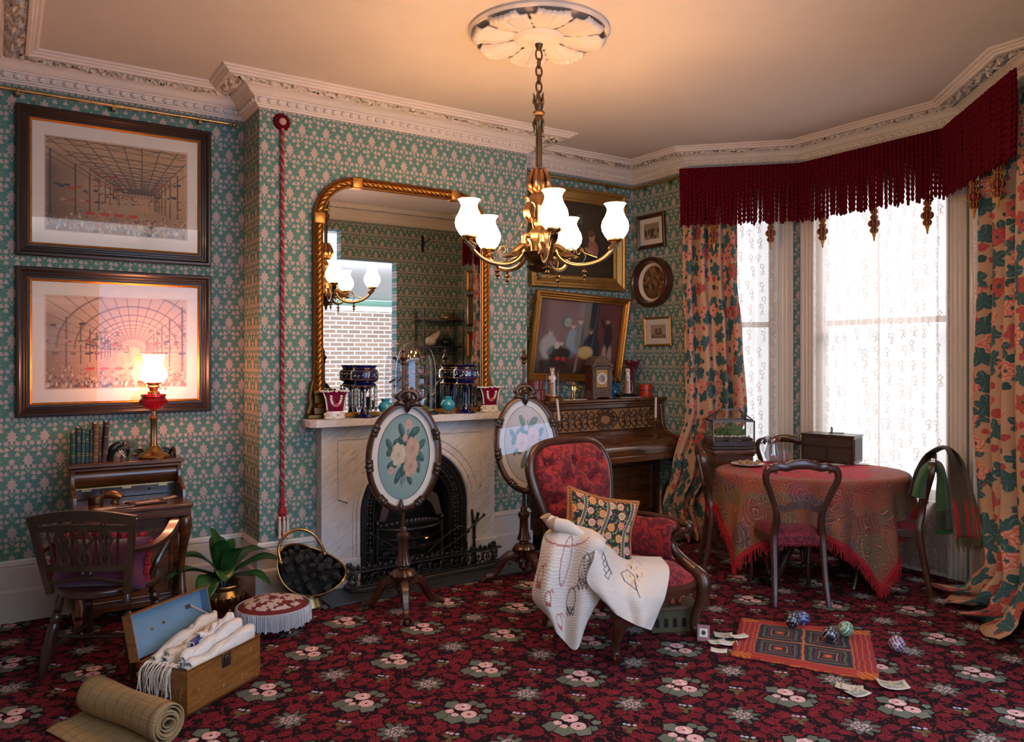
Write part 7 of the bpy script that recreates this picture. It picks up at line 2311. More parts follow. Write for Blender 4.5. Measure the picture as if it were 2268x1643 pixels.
for i in range(N_):
    p, t = items[i]
    if i in near:
        if used < 5: o = shared[used]
        else: o = shared[used % 5].copy(); COL.objects.link(o); o.parent = va
        o.location = (p.x, p.y, 3.113); o.rotation_euler = (q.uniform(-.018, .018), q.uniform(-.018, .018), q.uniform(0, 6)); used += 1
    else:
        vs, fs = cordmesh(.46 + q.uniform(0, .03), q.uniform(0, 6))
        sx, sy = q.uniform(-.02, .02), q.uniform(-.02, .02)
        rest.add([(x + p.x + sx * z, y + p.y + sy * z, z + 3.113) for x, y, z in vs], fs)
o = rest.build('bullion_cords', CRIMSON, va, smooth=80); o['kind'] = 'stuff'
# beaded drops hanging from the valance
GOLDTHREAD = plain('gold_thread', (.50, .26, .04), .55, .2, 80)
def drop():
    t = thing('bead_tassel', '', 'tassel', group='crimson and gold bead drops under the valance')
    MB().tube([(.004 * cos(k * 1.0), .004 * sin(k * 1.0), -k * .0105) for k in range(38)], .006, 5).build('cord', GOLDTHREAD, t)
    for z, r, h in ((-.405, .020, .018), (-.445, .025, .022), (-.487, .026, .021), (-.533, .042, .030), (-.583, .029, .024)):
        b = MB().ell((0, 0, z), (r, r, h), 16, 10).build('bead', plain('bead_crimson', (.12, .006, .012), .6, .3, 60) if 'bead_crimson' not in bpy.data.materials else bpy.data.materials['bead_crimson'], t)
        g = MB()
        for k in range(9):
            a = 2 * PI * k / 9
            g.tube([((r + .001) * cos(f_) * cos(a), (r + .001) * cos(f_) * sin(a), z + (h + .001) * sin(f_)) for f_ in (-1.3, -.8, -.3, .3, .8, 1.3)], .0022, 4)
        g.lathe([(.006, z - h - .006), (.010, z - h), (.006, z - h + .004)], 10)
        g.build('gold_netting', GOLDTHREAD, b)
    MB().lathe([(.012, -.606), (.015, -.612), (.009, -.632), (.006, -.65), (.008, -.655), (.0, -.668)], 12).build('tip', GOLDTHREAD, t)
    return t
first = None
for k, (p_, lab) in enumerate(((1581, 'bead drop in front of the left chintz curtain'), (1707, 'bead drop at the right edge of the narrow left window'), (1822, 'bead drop at the left edge of the wide middle window'), (1936, 'bead drop over the middle of the wide lace curtain'),
                               (2054, 'bead drop near the right edge of the wide lace curtain'), (2157, 'bead drop in front of the right window architrave'), (2210, 'bead drop against the right chintz curtain'))):
    best = None
    for a, b, L in segs:
        P = on_line(p_, a, b); t = (P - a).dot((b - a) / L)
        if -.01 <= t <= L + .01: best = P; break
    o = first if first else drop()
    if first: o = dup(first)
    first = first or o
    d = best.normalized() * .035
    o.location = (best.x + d.x, best.y + d.y, 3.075 + (.02 if k in (0, 1) else 0)); o['label'] = 'crimson and gold ' + lab

# ------------------------------------------------------------------ plant case on its cabinet
wx, wy = 4.80, 4.15
cb = thing('side_cabinet', 'small dark walnut cabinet carrying the glass plant case by the curtain', 'cabinet', (wx, wy, 0), R(-33))
MB().b2(-.165, .165, -.15, .15, .80, .832).b2(-.155, .155, -.14, .14, .785, .80).build('top', WALNUT, cb, bev=.007)
m = MB().b2(-.145, .145, -.13, .13, .06, .785); m.frame(.25, .55, [(0, 0), (0, .010), (.03, .010), (.04, 0)], (0, -.13, .42)); m.build('body', WALNUT, cb, bev=.003)
MB().b2(-.155, .155, -.14, .14, 0, .06).build('plinth', WALNUT, cb, bev=.005)
wc_ = thing('plant_case', 'small glass plant case with ferns and pebbles under a pitched glass roof', 'terrarium', (wx, wy, .833), R(-33))
MB().b2(-.172, .172, -.125, .125, 0, .022).b2(-.165, .165, -.118, .118, .022, .062).build('base', DARKWOOD, wc_, bev=.004)
W_, D_, H_ = .158, .112, .155
m = MB()
co_ = [(-W_, -D_), (W_, -D_), (W_, D_), (-W_, D_)]
rt_ = [(-.075, 0), (.075, 0)]
zt = .062 + H_; zr = zt + .085
def bar(a, b, r=.0055): m.tube([a, b], r, 4, sec=[(1, 1), (-1, 1), (-1, -1), (1, -1)])
for k in range(4):
    a, b = co_[k], co_[(k + 1) % 4]
    bar((*a, .062), (*a, zt)); bar((*a, zt), (*b, zt), .006)
    bar((*a, zt), ((-.075 if a[0] < 0 else .075), 0, zr), .0035)
bar((-.075, 0, zr), (.075, 0, zr), .0045)
m.build('leading', GREYMETAL, wc_, smooth=0)
m = MB().add([(*c, z) for z in (.062, zt) for c in co_] + [(-.075, 0, zr), (.075, 0, zr)], [(0, 1, 5, 4), (1, 2, 6, 5), (2, 3, 7, 6), (3, 0, 4, 7), (4, 5, 9, 8), (5, 6, 9), (6, 7, 8, 9), (7, 4, 8)])
m.build('glass', GLASS, wc_, smooth=0)
MB().grid(lambda u, v: ((u - .5) * .30, (v - .5) * .215, .072 + .012 * sin(u * 9) * sin(v * 7)), 16, 12).build('soil', SOIL, wc_, solid=.016)
q = random.Random(3); m = MB()
for k in range(46):
    x, y = q.uniform(-.13, .13), q.uniform(-.02, .085)
    a = q.uniform(0, 6); L = q.uniform(.05, .12)
    tip = (x + .4 * L * cos(a), y + .25 * L * sin(a), .085 + L)
    m.tube([(x, y, .075), (x + .1 * L * cos(a), y, .08 + L * .6), tip], [.0016, .0013, .0006], 4, sm=2)
    for j in range(9):
        t = .25 + j * .08
        p = Vector((x, y, .08)).lerp(Vector(tip), t)
        for s in (-1, 1): m.ell((p.x + s * .011 * (1.2 - t), p.y + .003 * s, p.z + .004), (.012 * (1.2 - t), .003, .004), 5, 3)
m.build('ferns', FERN, wc_, smooth=60)
for k in range(14):
    MB().ell((0, 0, 0), (q.uniform(.009, .015), .009, .008), 8, 6).solo('pebble', STONES, 'pale pebble lying on the soil inside the glass plant case', 'pebble', tuple(Vector((wx, wy, .833 + .096)) + Matrix.Rotation(R(-33), 3, 'Z') @ Vector((-.13 + .02 * k, q.uniform(-.085, -.04), 0))), q.uniform(0, 6), 'pebbles in the plant case')

# ------------------------------------------------------------------ dining table under its paisley cloth
TCX, TCY, TTZ = 4.80, 3.42, .742
tb = thing('dining_table', 'oval pedestal dining table hidden under the paisley cloth', 'table', (TCX, TCY, 0), -YAW)
TA_, TB_ = .655, .50
MB().lathe([(0, TTZ - .03), (.98, TTZ - .03), (1, TTZ - .022), (1, TTZ - .004), (.99, TTZ)], 56).xform(Matrix.Diagonal((TA_, TB_, 1, 1))).build('tabletop', MAHOG, tb)
MB().lathe([(.16, TTZ - .03), (.15, TTZ - .06), (.07, .60), (.06, .52), (.09, .45), (.10, .38), (.07, .30), (.06, .25), (.085, .22), (.08, .19)], 28, flute=.05, nf=10).build('pedestal', DARKWOOD, tb)
for k in range(4):
    a = R(38) + k * PI / 2
    c, s = cos(a), sin(a)
    lg = MB().tube([(.05 * c, .05 * s, .24), (.16 * c, .16 * s, .30), (.28 * c, .28 * s, .22), (.38 * c, .38 * s, .10), (.45 * c, .45 * s, .05)], [.04, .042, .036, .030, .034], 10, sm=5).build('leg', DARKWOOD, tb)
    MB().lathe([(.010, -.03), (.040, -.028), (.044, -.012), (.030, -.010), (.030, .010), (.044, .012), (.040, .028), (.01, .03)], 20, (.47 * c, .47 * s, .045), m=Matrix.Rotation(a, 3, 'Z') @ Matrix.Rotation(PI / 2, 3, 'X')).build('caster', BLACK, lg)
CLH = .875                                       # half side of the square cloth
def cloth(p, q_):
    """flat cloth coordinates -> draped position, table-local"""
    a = math.atan2(q_, p); r = math.hypot(p, q_)
    R0 = 1 / math.sqrt((cos(a) / (TA_ + .012)) ** 2 + (sin(a) / (TB_ + .012)) ** 2)
    if r <= R0 - .03: return (p, q_, TTZ + .005)
    e = r - (R0 - .03)
    if e < .06:
        t = e / .06 * PI / 2
        rr = R0 - .03 + .036 * sin(t); z = TTZ + .005 - .036 * (1 - cos(t))
    else:
        d = e - .06
        pl = min(1, d / .30)
        rr = R0 + .006 + pl * (.030 * sin(a * 11 + .6 * sin(a * 3)) + .018 * sin(a * 19 + 1)) + d * .07
        z = TTZ + .005 - .036 - d * .99
    return (rr * cos(a), rr * sin(a), z)
CROT = R(-19)
def clothp(p, q_):
    x, y = p * cos(CROT) - q_ * sin(CROT), p * sin(CROT) + q_ * cos(CROT)
    return cloth(x, y)
tc = thing('tablecloth', 'red paisley shawl cloth with scarlet fringe draped over the oval table', 'tablecloth', (TCX, TCY, 0), -YAW)
m = MB().grid(lambda u, v: clothp((2 * u - 1) * CLH, (2 * v - 1) * CLH), 150, 150)
for k in m.uv: u, v = m.uv[k]; m.uv[k] = ((2 * u - 1) * CLH, (2 * v - 1) * CLH)
m.build('cloth', PAISLEY, tc, smooth=80)
q = random.Random(6); m = MB()
for sd in range(4):
    for k in range(190):
        t = -1 + 2 * (k + q.random()) / 190
        a = [(t, -1), (1, t), (t, 1), (-1, t)][sd]
        P = Vector(clothp(a[0] * CLH, a[1] * CLH)); o_ = Vector((P.x, P.y, 0)).normalized() * .004
        L = q.uniform(.055, .085)
        m.tube([tuple(P + o_), tuple(P + o_ * 1.4 + Vector((q.uniform(-.008, .008), q.uniform(-.008, .008), -L * .6))), tuple(P + o_ + Vector((q.uniform(-.014, .014), q.uniform(-.014, .014), -L)))], [.0032, .0028, .0014], 4)
o = m.build('fringe', FRINGE_RED, tc); o['kind'] = 'stuff'

# balloon back chairs
def balloon():
    t = thing('balloon_back_chair', '', 'chair', group='balloon back chairs round the table')
    for s in (-1, 1):                           # facing +y; back at -y
        MB().tube([(s * .165, -.245, 0), (s * .155, -.205, .20), (s * .150, -.175, .42), (s * .138, -.19, .52), (s * .150, -.205, .60), (s * .195, -.228, .72), (s * .222, -.245, .80), (s * .205, -.252, .855), (s * .150, -.256, .868)], [.016, .019, .022, .021, .017, .018, .019, .021, .020], 8, sm=6, sec=[(1, .75), (.4, 1), (-.6, .95), (-1, .5), (-1, -.5), (-.6, -.95), (.4, -1), (1, -.75)], up=(0, 1, 0)).build('rear_leg', MAHOG, t)
        MB().tube([(s * .195, .185, .42), (s * .21, .205, .36), (s * .20, .20, .25), (s * .19, .19, .12), (s * .20, .205, .03), (s * .205, .212, 0)], [.024, .027, .020, .015, .015, .018], 10, sm=5).build('front_leg', MAHOG, t)
    m = MB().tube([(-.200, -.252, .850), (-.150, -.257, .870), (-.105, -.259, .866), (-.06, -.260, .880), (0, -.261, .887), (.06, -.260, .880), (.105, -.259, .866), (.150, -.257, .870), (.200, -.252, .850)], [.021, .024, .024, .027, .030, .027, .024, .024, .021], 8, sm=5, sec=[(1, .5), (.7, .75), (-.7, .75), (-1, .5), (-1, -.5), (-.7, -.75), (.7, -.75), (1, -.5)], up=(0, 0, 1))
    for s in (-1, 1): m.ell((s * .108, -.262, .885), (.012, .010, .008), 8, 6).ell((s * .165, -.262, .835), (.010, .010, .008), 8, 6)
    m.build('crest_rail', MAHOG, t)
    MB().tube([(-.158, -.213, .618), (-.09, -.222, .604), (-.04, -.224, .625), (0, -.225, .632), (.04, -.224, .625), (.09, -.222, .604), (.158, -.213, .618)], [.018, .019, .023, .025, .023, .019, .018], 8, sm=5, sec=[(1, .5), (-1, .5), (-1, -.5), (1, -.5)], up=(0, 0, 1)).build('back_rail', MAHOG, t)
    m = MB().add([(x, y, z) for z in (.37, .425) for x, y in ((-.165, -.18), (.165, -.18), (.215, .20), (-.215, .20))], [(0, 1, 2, 3), (7, 6, 5, 4), (0, 4, 5, 1), (1, 5, 6, 2), (2, 6, 7, 3), (3, 7, 4, 0)])
    m.build('seat_frame', MAHOG, t, bev=.006)
    def cush(u, v):
        y = -.182 + .39 * v; hw = .163 + .055 * v
        return ((2 * u - 1) * hw, y, .415 + .060 * (max(0, 1 - abs(2 * u - 1) ** 5) ** .6) * (max(0, 1 - abs(2 * v - 1) ** 5) ** .6))
    s_ = MB().grid(cush, 24, 24).b2(-.164, .164, -.19, -.175, .365, .425).build('seat_pad', DARK_DAMASK, t, smooth=60)
    m = MB()
    for k in range(24): m.ell((-.158 + .0137 * k, -.192, .372), .0042, 6, 4)
    m.build('braid', CRIMSON, s_)
    return t
b0 = balloon()
for k, (x, y, az, lab) in enumerate(((4.285, 3.215, -35, 'balloon back chair seen from behind in front of the paisley table'), (4.475, 3.82, -132, 'balloon back chair at the left end of the table near the piano'),
                                     (5.035, 2.975, 30, 'balloon back chair draped with shawl and green scarf by the window'), (5.11, 3.915, 118, 'balloon back chair behind the glass jug on the far side'))):
    o = b0 if k == 0 else dup(b0)
    o.location = (x, y, 0); o.rotation_euler = (0, 0, R(az)); o['label'] = lab
# ------------------------------------------------------------------ on the dining table
TT = .7485
p_ = at(1656, 1031, z=TT)
t = thing('plate', 'white plate of brown biscuits on the left of the paisley cloth', 'plate', (p_.x, p_.y, TT))
MB().lathe([(.06, .001), (.075, .004), (.118, .016), (.121, .018), (.117, .019), (.072, .008), (0, .006)], 44).build('plate', CHINA, t)
q = random.Random(4)
for k in range(8):
    a, r = k * 2.4, .026 + .022 * (k % 3)
    MB().ell((0, 0, 0), (.021, .019, .015), 10, 7).solo('biscuit', BISCUIT, 'round brown biscuit on the white plate', 'biscuit', (p_.x + r * 1.2 * cos(a), p_.y + r * sin(a), TT + .022 + .006 * (k % 2)), group='biscuits on the plate')
k_ = at(1622, 1027, z=TT)
t = thing('knife', 'dark-handled table knife resting on the left rim of the plate', 'knife', (k_.x, k_.y, TT + .02), R(-48))
MB().b2(-.10, 0, -.007, .007, .003, .011).build('handle', BLACK, t, bev=.002); MB().b2(0, .09, -.008, .008, .006, .008).build('blade', STEEL, t)
j_ = at(1712, 1022, z=TT)
t = thing('glass_jug', 'clear glass water jug with looped handle on the paisley cloth', 'jug', (j_.x, j_.y, TT), R(160))
MB().lathe([(0, .003), (.040, .003), (.048, .008), (.062, .035), (.064, .06), (.052, .10), (.042, .135), (.046, .165), (.056, .182), (.053, .182), (.043, .165), (.039, .135), (.049, .10), (.06, .06), (.058, .036), (.04, .010), (0, .009)], 36).build('body', WAREGLASS, t)
MB().tube([(.045, 0, .165), (.08, 0, .172), (.098, 0, .14), (.088, 0, .09), (.062, 0, .06)], .007, 8, sm=5).build('handle', WAREGLASS, t)
g_ = at(1738, 1024, z=TT)
MB().lathe([(0, .002), (.026, .002), (.029, .006), (.033, .085), (.031, .085), (.027, .008), (0, .008)], 28).solo('tumbler', WAREGLASS, 'clear glass tumbler just right of the water jug', 'glass', (g_.x, g_.y, TT))
BX = Vector((*(at(1842, 1022, z=TT)).to_2d(), TT + .006))
bx = thing('sewing_box', 'dark fretted wooden box with two doors and a ring handle on the table', 'box', tuple(BX), R(-75))
def _fret():
    x, y, z = sep(coord('obj'))
    a = nabs(nmod(x + z + y, .022) - .011) ; b = nabs(nmod(x - z + y, .022) - .011)
    k = (nmin(a, b) > .0032)
    return dict(col=mixc(k, (.012, .008, .006), (.055, .035, .026)), h=1 - k * 1.0, dist=.003)
FRET = mat('fretted_panel', rough=.5, fn=_fret, bump=.8)
MB().b2(-.195, .195, -.10, .10, 0, .20).build('body', DARKWOOD, bx, bev=.003)
MB().b2(-.20, .20, -.105, .105, .195, .208).build('lid', DARKWOOD, bx, bev=.003)
for x0, x1, z0, z1 in ((-.175, .175, .125, .18), (-.175, -.012, .02, .108), (.012, .175, .02, .108)):
    m = MB().b2(x0, x1, -.104, -.10, z0, z1); d_ = m.build('fret_panel', FRET, bx, smooth=0)
    MB().frame(x1 - x0 + .02, z1 - z0 + .02, [(0, 0), (0, .006), (.008, .006), (.010, .003)], ((x0 + x1) / 2, -.101, (z0 + z1) / 2)).build('panel_moulding', DARKWOOD, d_)
MB().b2(.195, .199, -.085, .085, .02, .18).build('fret_panel', FRET, bx, smooth=0)
MB().tube([(0, .015 * cos(2 * PI * k / 16), .235 + .022 * sin(2 * PI * k / 16)) for k in range(16)], .004, 6, closed=True).tube([(-.02, 0, .213), (.09, .01, .216)], .004, 6).build('ring_handle', IRON, bx)
for k, (dx, dy, rz, lab) in enumerate(((-.06, -.17, .3, 'sheet of white paper sticking out left in front of the fretted box'), (.13, -.15, -.25, 'sheet of cream paper under the right front of the fretted box'))):
    v_ = Matrix.Rotation(-YAW, 3, 'Z') @ Vector((dx, dy, 0))
    flat('paper_sheet', lab, 'paper', (BX.x + v_.x, BX.y + v_.y), .15, .10, -YAW + rz, PAPERW, TT + .001 + .002 * k, 'papers in front of the box')

def px3(l): return [[tuple(at(a, b, d=c)) for a, b, c in r] for r in l]
def throw(name, lab, cat, ctrl, m_, part_, nu=8, nv=8, th=.005, fr=None):
    t = thing(name, lab, cat, (0, 0, 0))
    m = MB().patch(px3(ctrl), nu, nv)
    o = m.build(part_, m_, t, solid=th, smooth=80)
    if fr:
        q = random.Random(2); f = MB(); e = cr(px3([[r[-1] for r in ctrl]])[0], 14)
        for a in e:
            for j in range(2):
                L = q.uniform(.5, 1) * fr[1]
                f.tube([a, (a[0] + q.uniform(-.012, .012), a[1] + q.uniform(-.012, .012), a[2] - L)], [.0035, .0012], 4)
        f.build('fringe', fr[0], t)['kind'] = 'stuff'
    return t, o
throw('shawl', 'brown and red paisley shawl draped over the right-hand chair back', 'shawl', [
    [(2013, 1096, 5.02), (2026, 1046, 5.04), (2050, 1006, 5.06), (2084, 991, 5.08), (2100, 1008, 5.0), (2102, 1066, 4.92), (2110, 1126, 4.88), (2118, 1190, 4.84)],
    [(2024, 1090, 5.10), (2036, 1038, 5.14), (2060, 1000, 5.16), (2090, 987, 5.17), (2116, 1004, 5.15), (2132, 1062, 4.96), (2146, 1124, 4.88), (2154, 1192, 4.84)],
    [(2016, 1078, 5.22), (2034, 1030, 5.24), (2066, 998, 5.2), (2096, 990, 5.16), (2124, 1010, 5.08), (2142, 1070, 4.94), (2158, 1130, 4.86), (2168, 1192, 4.80)],
    [(2030, 1075, 5.32), (2046, 1030, 5.33), (2074, 1002, 5.26), (2104, 994, 5.18), (2132, 1018, 5.04), (2152, 1078, 4.90), (2168, 1136, 4.82), (2180, 1184, 4.78)]], SHAWL, 'cloth', 8, 8, .006, (plain('shawl_fringe', (.09, .07, .025), .9, .5, 60), .09))
throw('scarf', 'dark green knitted scarf hanging over the paisley shawl on the chair', 'scarf', [
    [(2020, 1098, 4.97), (2027, 1070, 4.98), (2042, 1034, 5.0), (2064, 1021, 5.01), (2086, 1028, 5.0), (2098, 1070, 4.98), (2104, 1122, 4.96), (2108, 1172, 4.95)],
    [(2034, 1103, 4.92), (2038, 1074, 4.93), (2051, 1044, 4.95), (2068, 1032, 4.96), (2082, 1042, 4.95), (2088, 1084, 4.93), (2090, 1130, 4.92), (2090, 1174, 4.91)],
    [(2048, 1104, 4.97), (2052, 1076, 4.98), (2062, 1050, 4.99), (2071, 1043, 5.0), (2077, 1054, 4.99), (2074, 1094, 4.98), (2073, 1132, 4.97), (2071, 1172, 4.96)]], GREENCLOTH, 'knit', 8, 8, .010, (plain('green_fringe', (.02, .09, .02), .9, .4, 60), .035))

# ------------------------------------------------------------------ the red buttoned armchair
ac = thing('armchair', 'deep-buttoned crimson damask armchair with carved mahogany frame', 'armchair', (2.88, 3.30, 0), R(5.7))
def yb(z): return .235 + (z - .42) * .30                     # lean of the back
outline = [(.215, .40), (.225, .52), (.262, .66), (.300, .80), (.308, .90), (.272, .985), (.185, 1.030), (0, 1.046)]
full = cr(outline, 6)
half = full + [(-x, z) for x, z in full[::-1][1:]]
m = MB().tube([(x, yb(z), z) for x, z in half], .030, 8, sec=[(1, .1), (.75, .8), (.2, 1), (-.3, .7), (-1, .5), (-1, -.6), (.3, -.8), (.9, -.5)], up=(0, -1, .0))
for s in (-1, 1): m.tube([(s * .215, yb(.40), .42), (s * .225, .255, .395), (s * .215, .25, .37)], [.026, .030, .020], 8, sm=3)
m.build('back_frame', MAHOG, ac, smooth=60)
ws = sorted([(z, x) for x, z in full])
def bw(z):
    for (z0, x0), (z1, x1) in zip(ws[:-1], ws[1:]):
        if z0 <= z <= z1: return x0 + (x1 - x0) * (z - z0) / max(z1 - z0, 1e-6)
    return ws[-1][1]
btn = [(x + (.0 if r % 2 == 0 else .105), z) for r, z in enumerate((.93, .83, .73, .63, .53)) for x in ((-.21, 0, .21) if r % 2 == 0 else (-.21, 0))]
btn = [b for b in btn if abs(b[0]) < bw(b[1]) - .04]
def bx_(u, v):
    z = .40 + .628 * v
    w_ = max(bw(min(z, 1.0455)) - .022, .004)
    x = (2 * u - 1) * w_
    e = (max(0, 1 - (2 * u - 1) ** 6) ** .5) * min(1, (1 - v) * 7 + .02) ** .5
    dep = .075 * e
    dm = 0
    for a, b in btn:
        d2 = (x - a) ** 2 + (z - b) ** 2
        dm = max(dm, math.exp(-d2 / .0011))
    crease = min(abs(((x + z * 1.05) / .21 + 50.42) % 1 - .5), abs(((x - z * 1.05) / .21 + 50.58) % 1 - .5))
    return (x, yb(z) - .012 - dep + .062 * dm, z)
m = MB().grid(bx_, 64, 72)
bk = m.build('buttoned_back', RED_DAMASK, ac, smooth=80)
for a, b in btn: MB().ell((a, yb(b) - .042, b), (.010, .006, .010), 8, 6).build('button', RED_DAMASK, bk)
m = MB().add([(x, yb(z) + .018, z) for x, z in half], [tuple(range(len(half)))]); m.build('back_cloth', DARK_DAMASK, ac, smooth=0)
def seat(u, v):
    y = -.315 + .56 * v
    hw = .318 - .085 * v
    r = (max(0, 1 - abs(2 * u - 1) ** 5) ** .5) * (max(0, min(1, v * 5)) ** .5)
    return ((2 * u - 1) * hw, y - .02 * cos((2 * u - 1) * 1.5) * (1 - v), .315 + .115 * r - .02 * v)
MB().grid(seat, 28, 28).build('seat', RED_DAMASK, ac, smooth=80)
m = MB().tube([(-.315, -.29, .29), (-.2, -.325, .285), (0, -.335, .30), (.2, -.325, .285), (.315, -.29, .29)], .030, 8, sm=5, sec=[(1, .6), (.4, 1), (-.7, .8), (-1, 0), (-.7, -.8), (1, -.6)], up=(0, 0, 1))
for s in (-1, 1): m.tube([(s * .315, -.29, .30), (s * .28, 0, .30), (s * .225, .25, .32)], .026, 8, sm=3)
m.build('seat_rail', MAHOG, ac)
for s in (-1, 1):
    MB().tube([(s * .335, -.285, .36), (s * .345, -.335, .31), (s * .335, -.335, .22), (s * .318, -.30, .12), (s * .315, -.295, .05), (s * .325, -.325, .022)], [.034, .042, .036, .025, .024, .030], 10, sm=5).build('front_leg', MAHOG, ac)
    MB().tube([(s * .20, .24, .33), (s * .215, .275, .20), (s * .235, .345, .005)], [.024, .021, .018], 8, sm=4).build('rear_leg', MAHOG, ac)
    MB().tube([(s * .36, -.175, .60), (s * .365, -.215, .595), (s * .360, -.215, .57), (s * .345, -.18, .56), (s * .335, -.135, .52), (s * .330, -.13, .46), (s * .342, -.19, .40), (s * .345, -.28, .35)], [.020, .026, .022, .020, .024, .026, .030, .036], 10, sm=5).build('arm_support', MAHOG, ac)
    MB().tube([(s * .355, -.20, .600), (s * .34, -.10, .612), (s * .31, .06, .622), (s * .27, .22, .60), (s * .245, .265, .58)], [.020, .018, .016, .016, .014], 8, sm=4).build('arm_rail', MAHOG, ac)
    def armp(u, v, s=s):
        a = -PI * .15 + PI * 1.3 * v
        y = -.165 + .42 * u
        x = .325 - .105 * u ** 1.5
        return (s * (x - .012 - .046 * sin(a) * (1 - .35 * u)), y, (.50 + .02 * u) + (.105 if cos(a) > 0 else .13) * cos(a) + .008 * sin(u * 9))
    m = MB().grid(armp, 24, 20); 
    m.build('padded_arm', RED_DAMASK, ac, solid=.01, smooth=80)
cu = thing('embroidered_cushion', 'black cushion embroidered with orange and pink flowers on the armchair', 'cushion', tuple(at(1327, 1166, d=4.19)), rot=(0, 0, 0))
cu.rotation_euler = (Matrix.Rotation(R(-20), 3, 'Z') @ Matrix.Rotation(R(-16), 3, 'X') @ Matrix.Rotation(R(14), 3, 'Y')).to_euler()
m = cushion(MB(), .37, .315, .12, pinch=.13)
for k in m.uv: u, v = m.uv[k]; m.uv[k] = (u / .37 * .44, v / .315 * .36)
m.build('cover', SUZANI, cu)
m = MB()
o_ = [(sx * .185 * 1.13, 0, sz * .1575 * 1.13) for sx, sz in ((-1, -1), (1, -1), (1, 1), (-1, 1))]
for k in range(4):
    a, b = Vector(o_[k]), Vector(o_[(k + 1) % 4]); c_ = (a + b) / 2 * .87
    m.tube([tuple(a), tuple((a * .5 + c_ * .5) * .985), tuple(c_), tuple((b * .5 + c_ * .5) * .985), tuple(b)], .0055, 6, sm=4)
m.build('piping', plain('orange_cord', (.33, .13, .035), .8, .3, 60), cu)
def quilt_paint(u, v):
    q = np.random.RandomState(2)
    c = np.tile(np.array((.68, .60, .54)), (len(u), 1)).astype(float)
    red, dark = (.36, .06, .05), (.09, .07, .085)
    def loop(c, cx, cy, rx, ry, col, a0=0, a1=2 * PI, w_=.0035, rot=0):
        pts = []
        for k in range(17):
            a = a0 + (a1 - a0) * k / 16
            x, y = rx * cos(a), ry * sin(a)
            pts.append((cx + x * cos(rot) - y * sin(rot), cy + x * sin(rot) + y * cos(rot)))
        return line(c, u, v, pts, w_, col, .003)
    # u runs down the cloth, v across it
    c = loop(c, .18, .35, .10, .33, red, PI * 1.5, PI * 2.5)
    c = loop(c, .36, .42, .15, .06, red)
    for cx, cy, s, col in ((.47, .10, .06, red), (.60, .26, .05, red), (.78, .40, .07, red), (.40, .74, .10, dark), (.60, .60, .08, dark)):
        c = loop(c, cx, cy, s, s * .75, col)
        for k in range(3): c = loop(c, cx + s * .9, cy - s * .5 + s * .5 * k, s * .35, s * .16, col)
        c = line(c, u, v, [(cx - s, cy + s * .3), (cx - s * 1.3, cy + s * .9), (cx - s * .9, cy + s * 1.3)], .0035, col)
    for k in range(9):
        c = line(c, u, v, [(.33 + .018 * k, .70), (.36 + .018 * k, .90)], .002, dark)
    return c
def quilt_paint2(u, v):
    q = np.random.RandomState(4)
    c = np.tile(np.array((.68, .60, .54)), (len(u), 1)).astype(float)
    dark, gold = (.09, .08, .10), (.55, .30, .10)
    c = line(c, u, v, [(.02, .10), (.14, .16), (.26, .22), (.36, .32)], .006, dark)
    for k in range(6):
        x, y = .05 + .055 * k, .10 + .035 * k
        c = line(c, u, v, [(x, y), (x + .07, y - .05), (x + .10, y + .01), (x + .03, y + .03)], .0035, dark)
    c = line(c, u, v, [(.34, .46), (.30, .56), (.36, .66), (.50, .70), (.46, .62), (.42, .52), (.34, .46)], .004, dark)
    c = line(c, u, v, [(.40, .66), (.56, .72)], .004, dark)
    for k in range(46):
        a, r = q.rand() * 6.3, q.rand() ** .5
        x, y = .26 + .20 * r * cos(a), .66 + .14 * r * sin(a)
        c = line(c, u, v, [(x, y), (x + .035 * cos(a * 3), y + .025 * sin(a * 3))], .0026, gold)
    c = blob(c, u, v, .26, .62, .02, .012, dark); c = blob(c, u, v, .36, .70, .02, .012, dark)
    return c
def _quilt():
    n = NT.nodes.new('ShaderNodeAttribute'); n.attribute_name = 'Col'
    u, v, _ = sep(coord('uv'))
    ridge = nabs(nsin(u * 160 + noise(coord('uv'), 12, 1) * 6)) * .6 + noise(coord('uv'), 90, 2) * .6
    return dict(col=X(n.outputs['Color']), h=ridge, dist=.006)
QUILT = mat('stitched_quilt', rough=.9, fn=_quilt, bump=.5, spec=.2)
qa = thing('quilt', 'cream stitched quilt with red and black line animals thrown over the armchair', 'quilt', (0, 0, 0))
A_ = [[(1222, 1168, 4.16), (1252, 1160, 4.14), (1292, 1168, 4.08), (1322, 1180, 4.0), (1342, 1196, 3.97)],
      [(1204, 1190, 4.02), (1238, 1184, 3.97), (1278, 1188, 3.95), (1312, 1198, 3.88), (1338, 1212, 3.86)],
      [(1193, 1250, 3.97), (1222, 1252, 3.88), (1262, 1256, 3.93), (1296, 1262, 3.86), (1328, 1262, 3.90)],
      [(1179, 1316, 3.95), (1212, 1326, 3.85), (1250, 1330, 3.92), (1290, 1328, 3.84), (1330, 1318, 3.88)],
      [(1200, 1350, 3.94), (1222, 1366, 3.86), (1250, 1388, 3.90), (1282, 1386, 3.84), (1314, 1348, 3.87)],
      [(1226, 1366, 3.93), (1232, 1398, 3.88), (1252, 1422, 3.89), (1277, 1438, 3.85), (1296, 1382, 3.87)]]
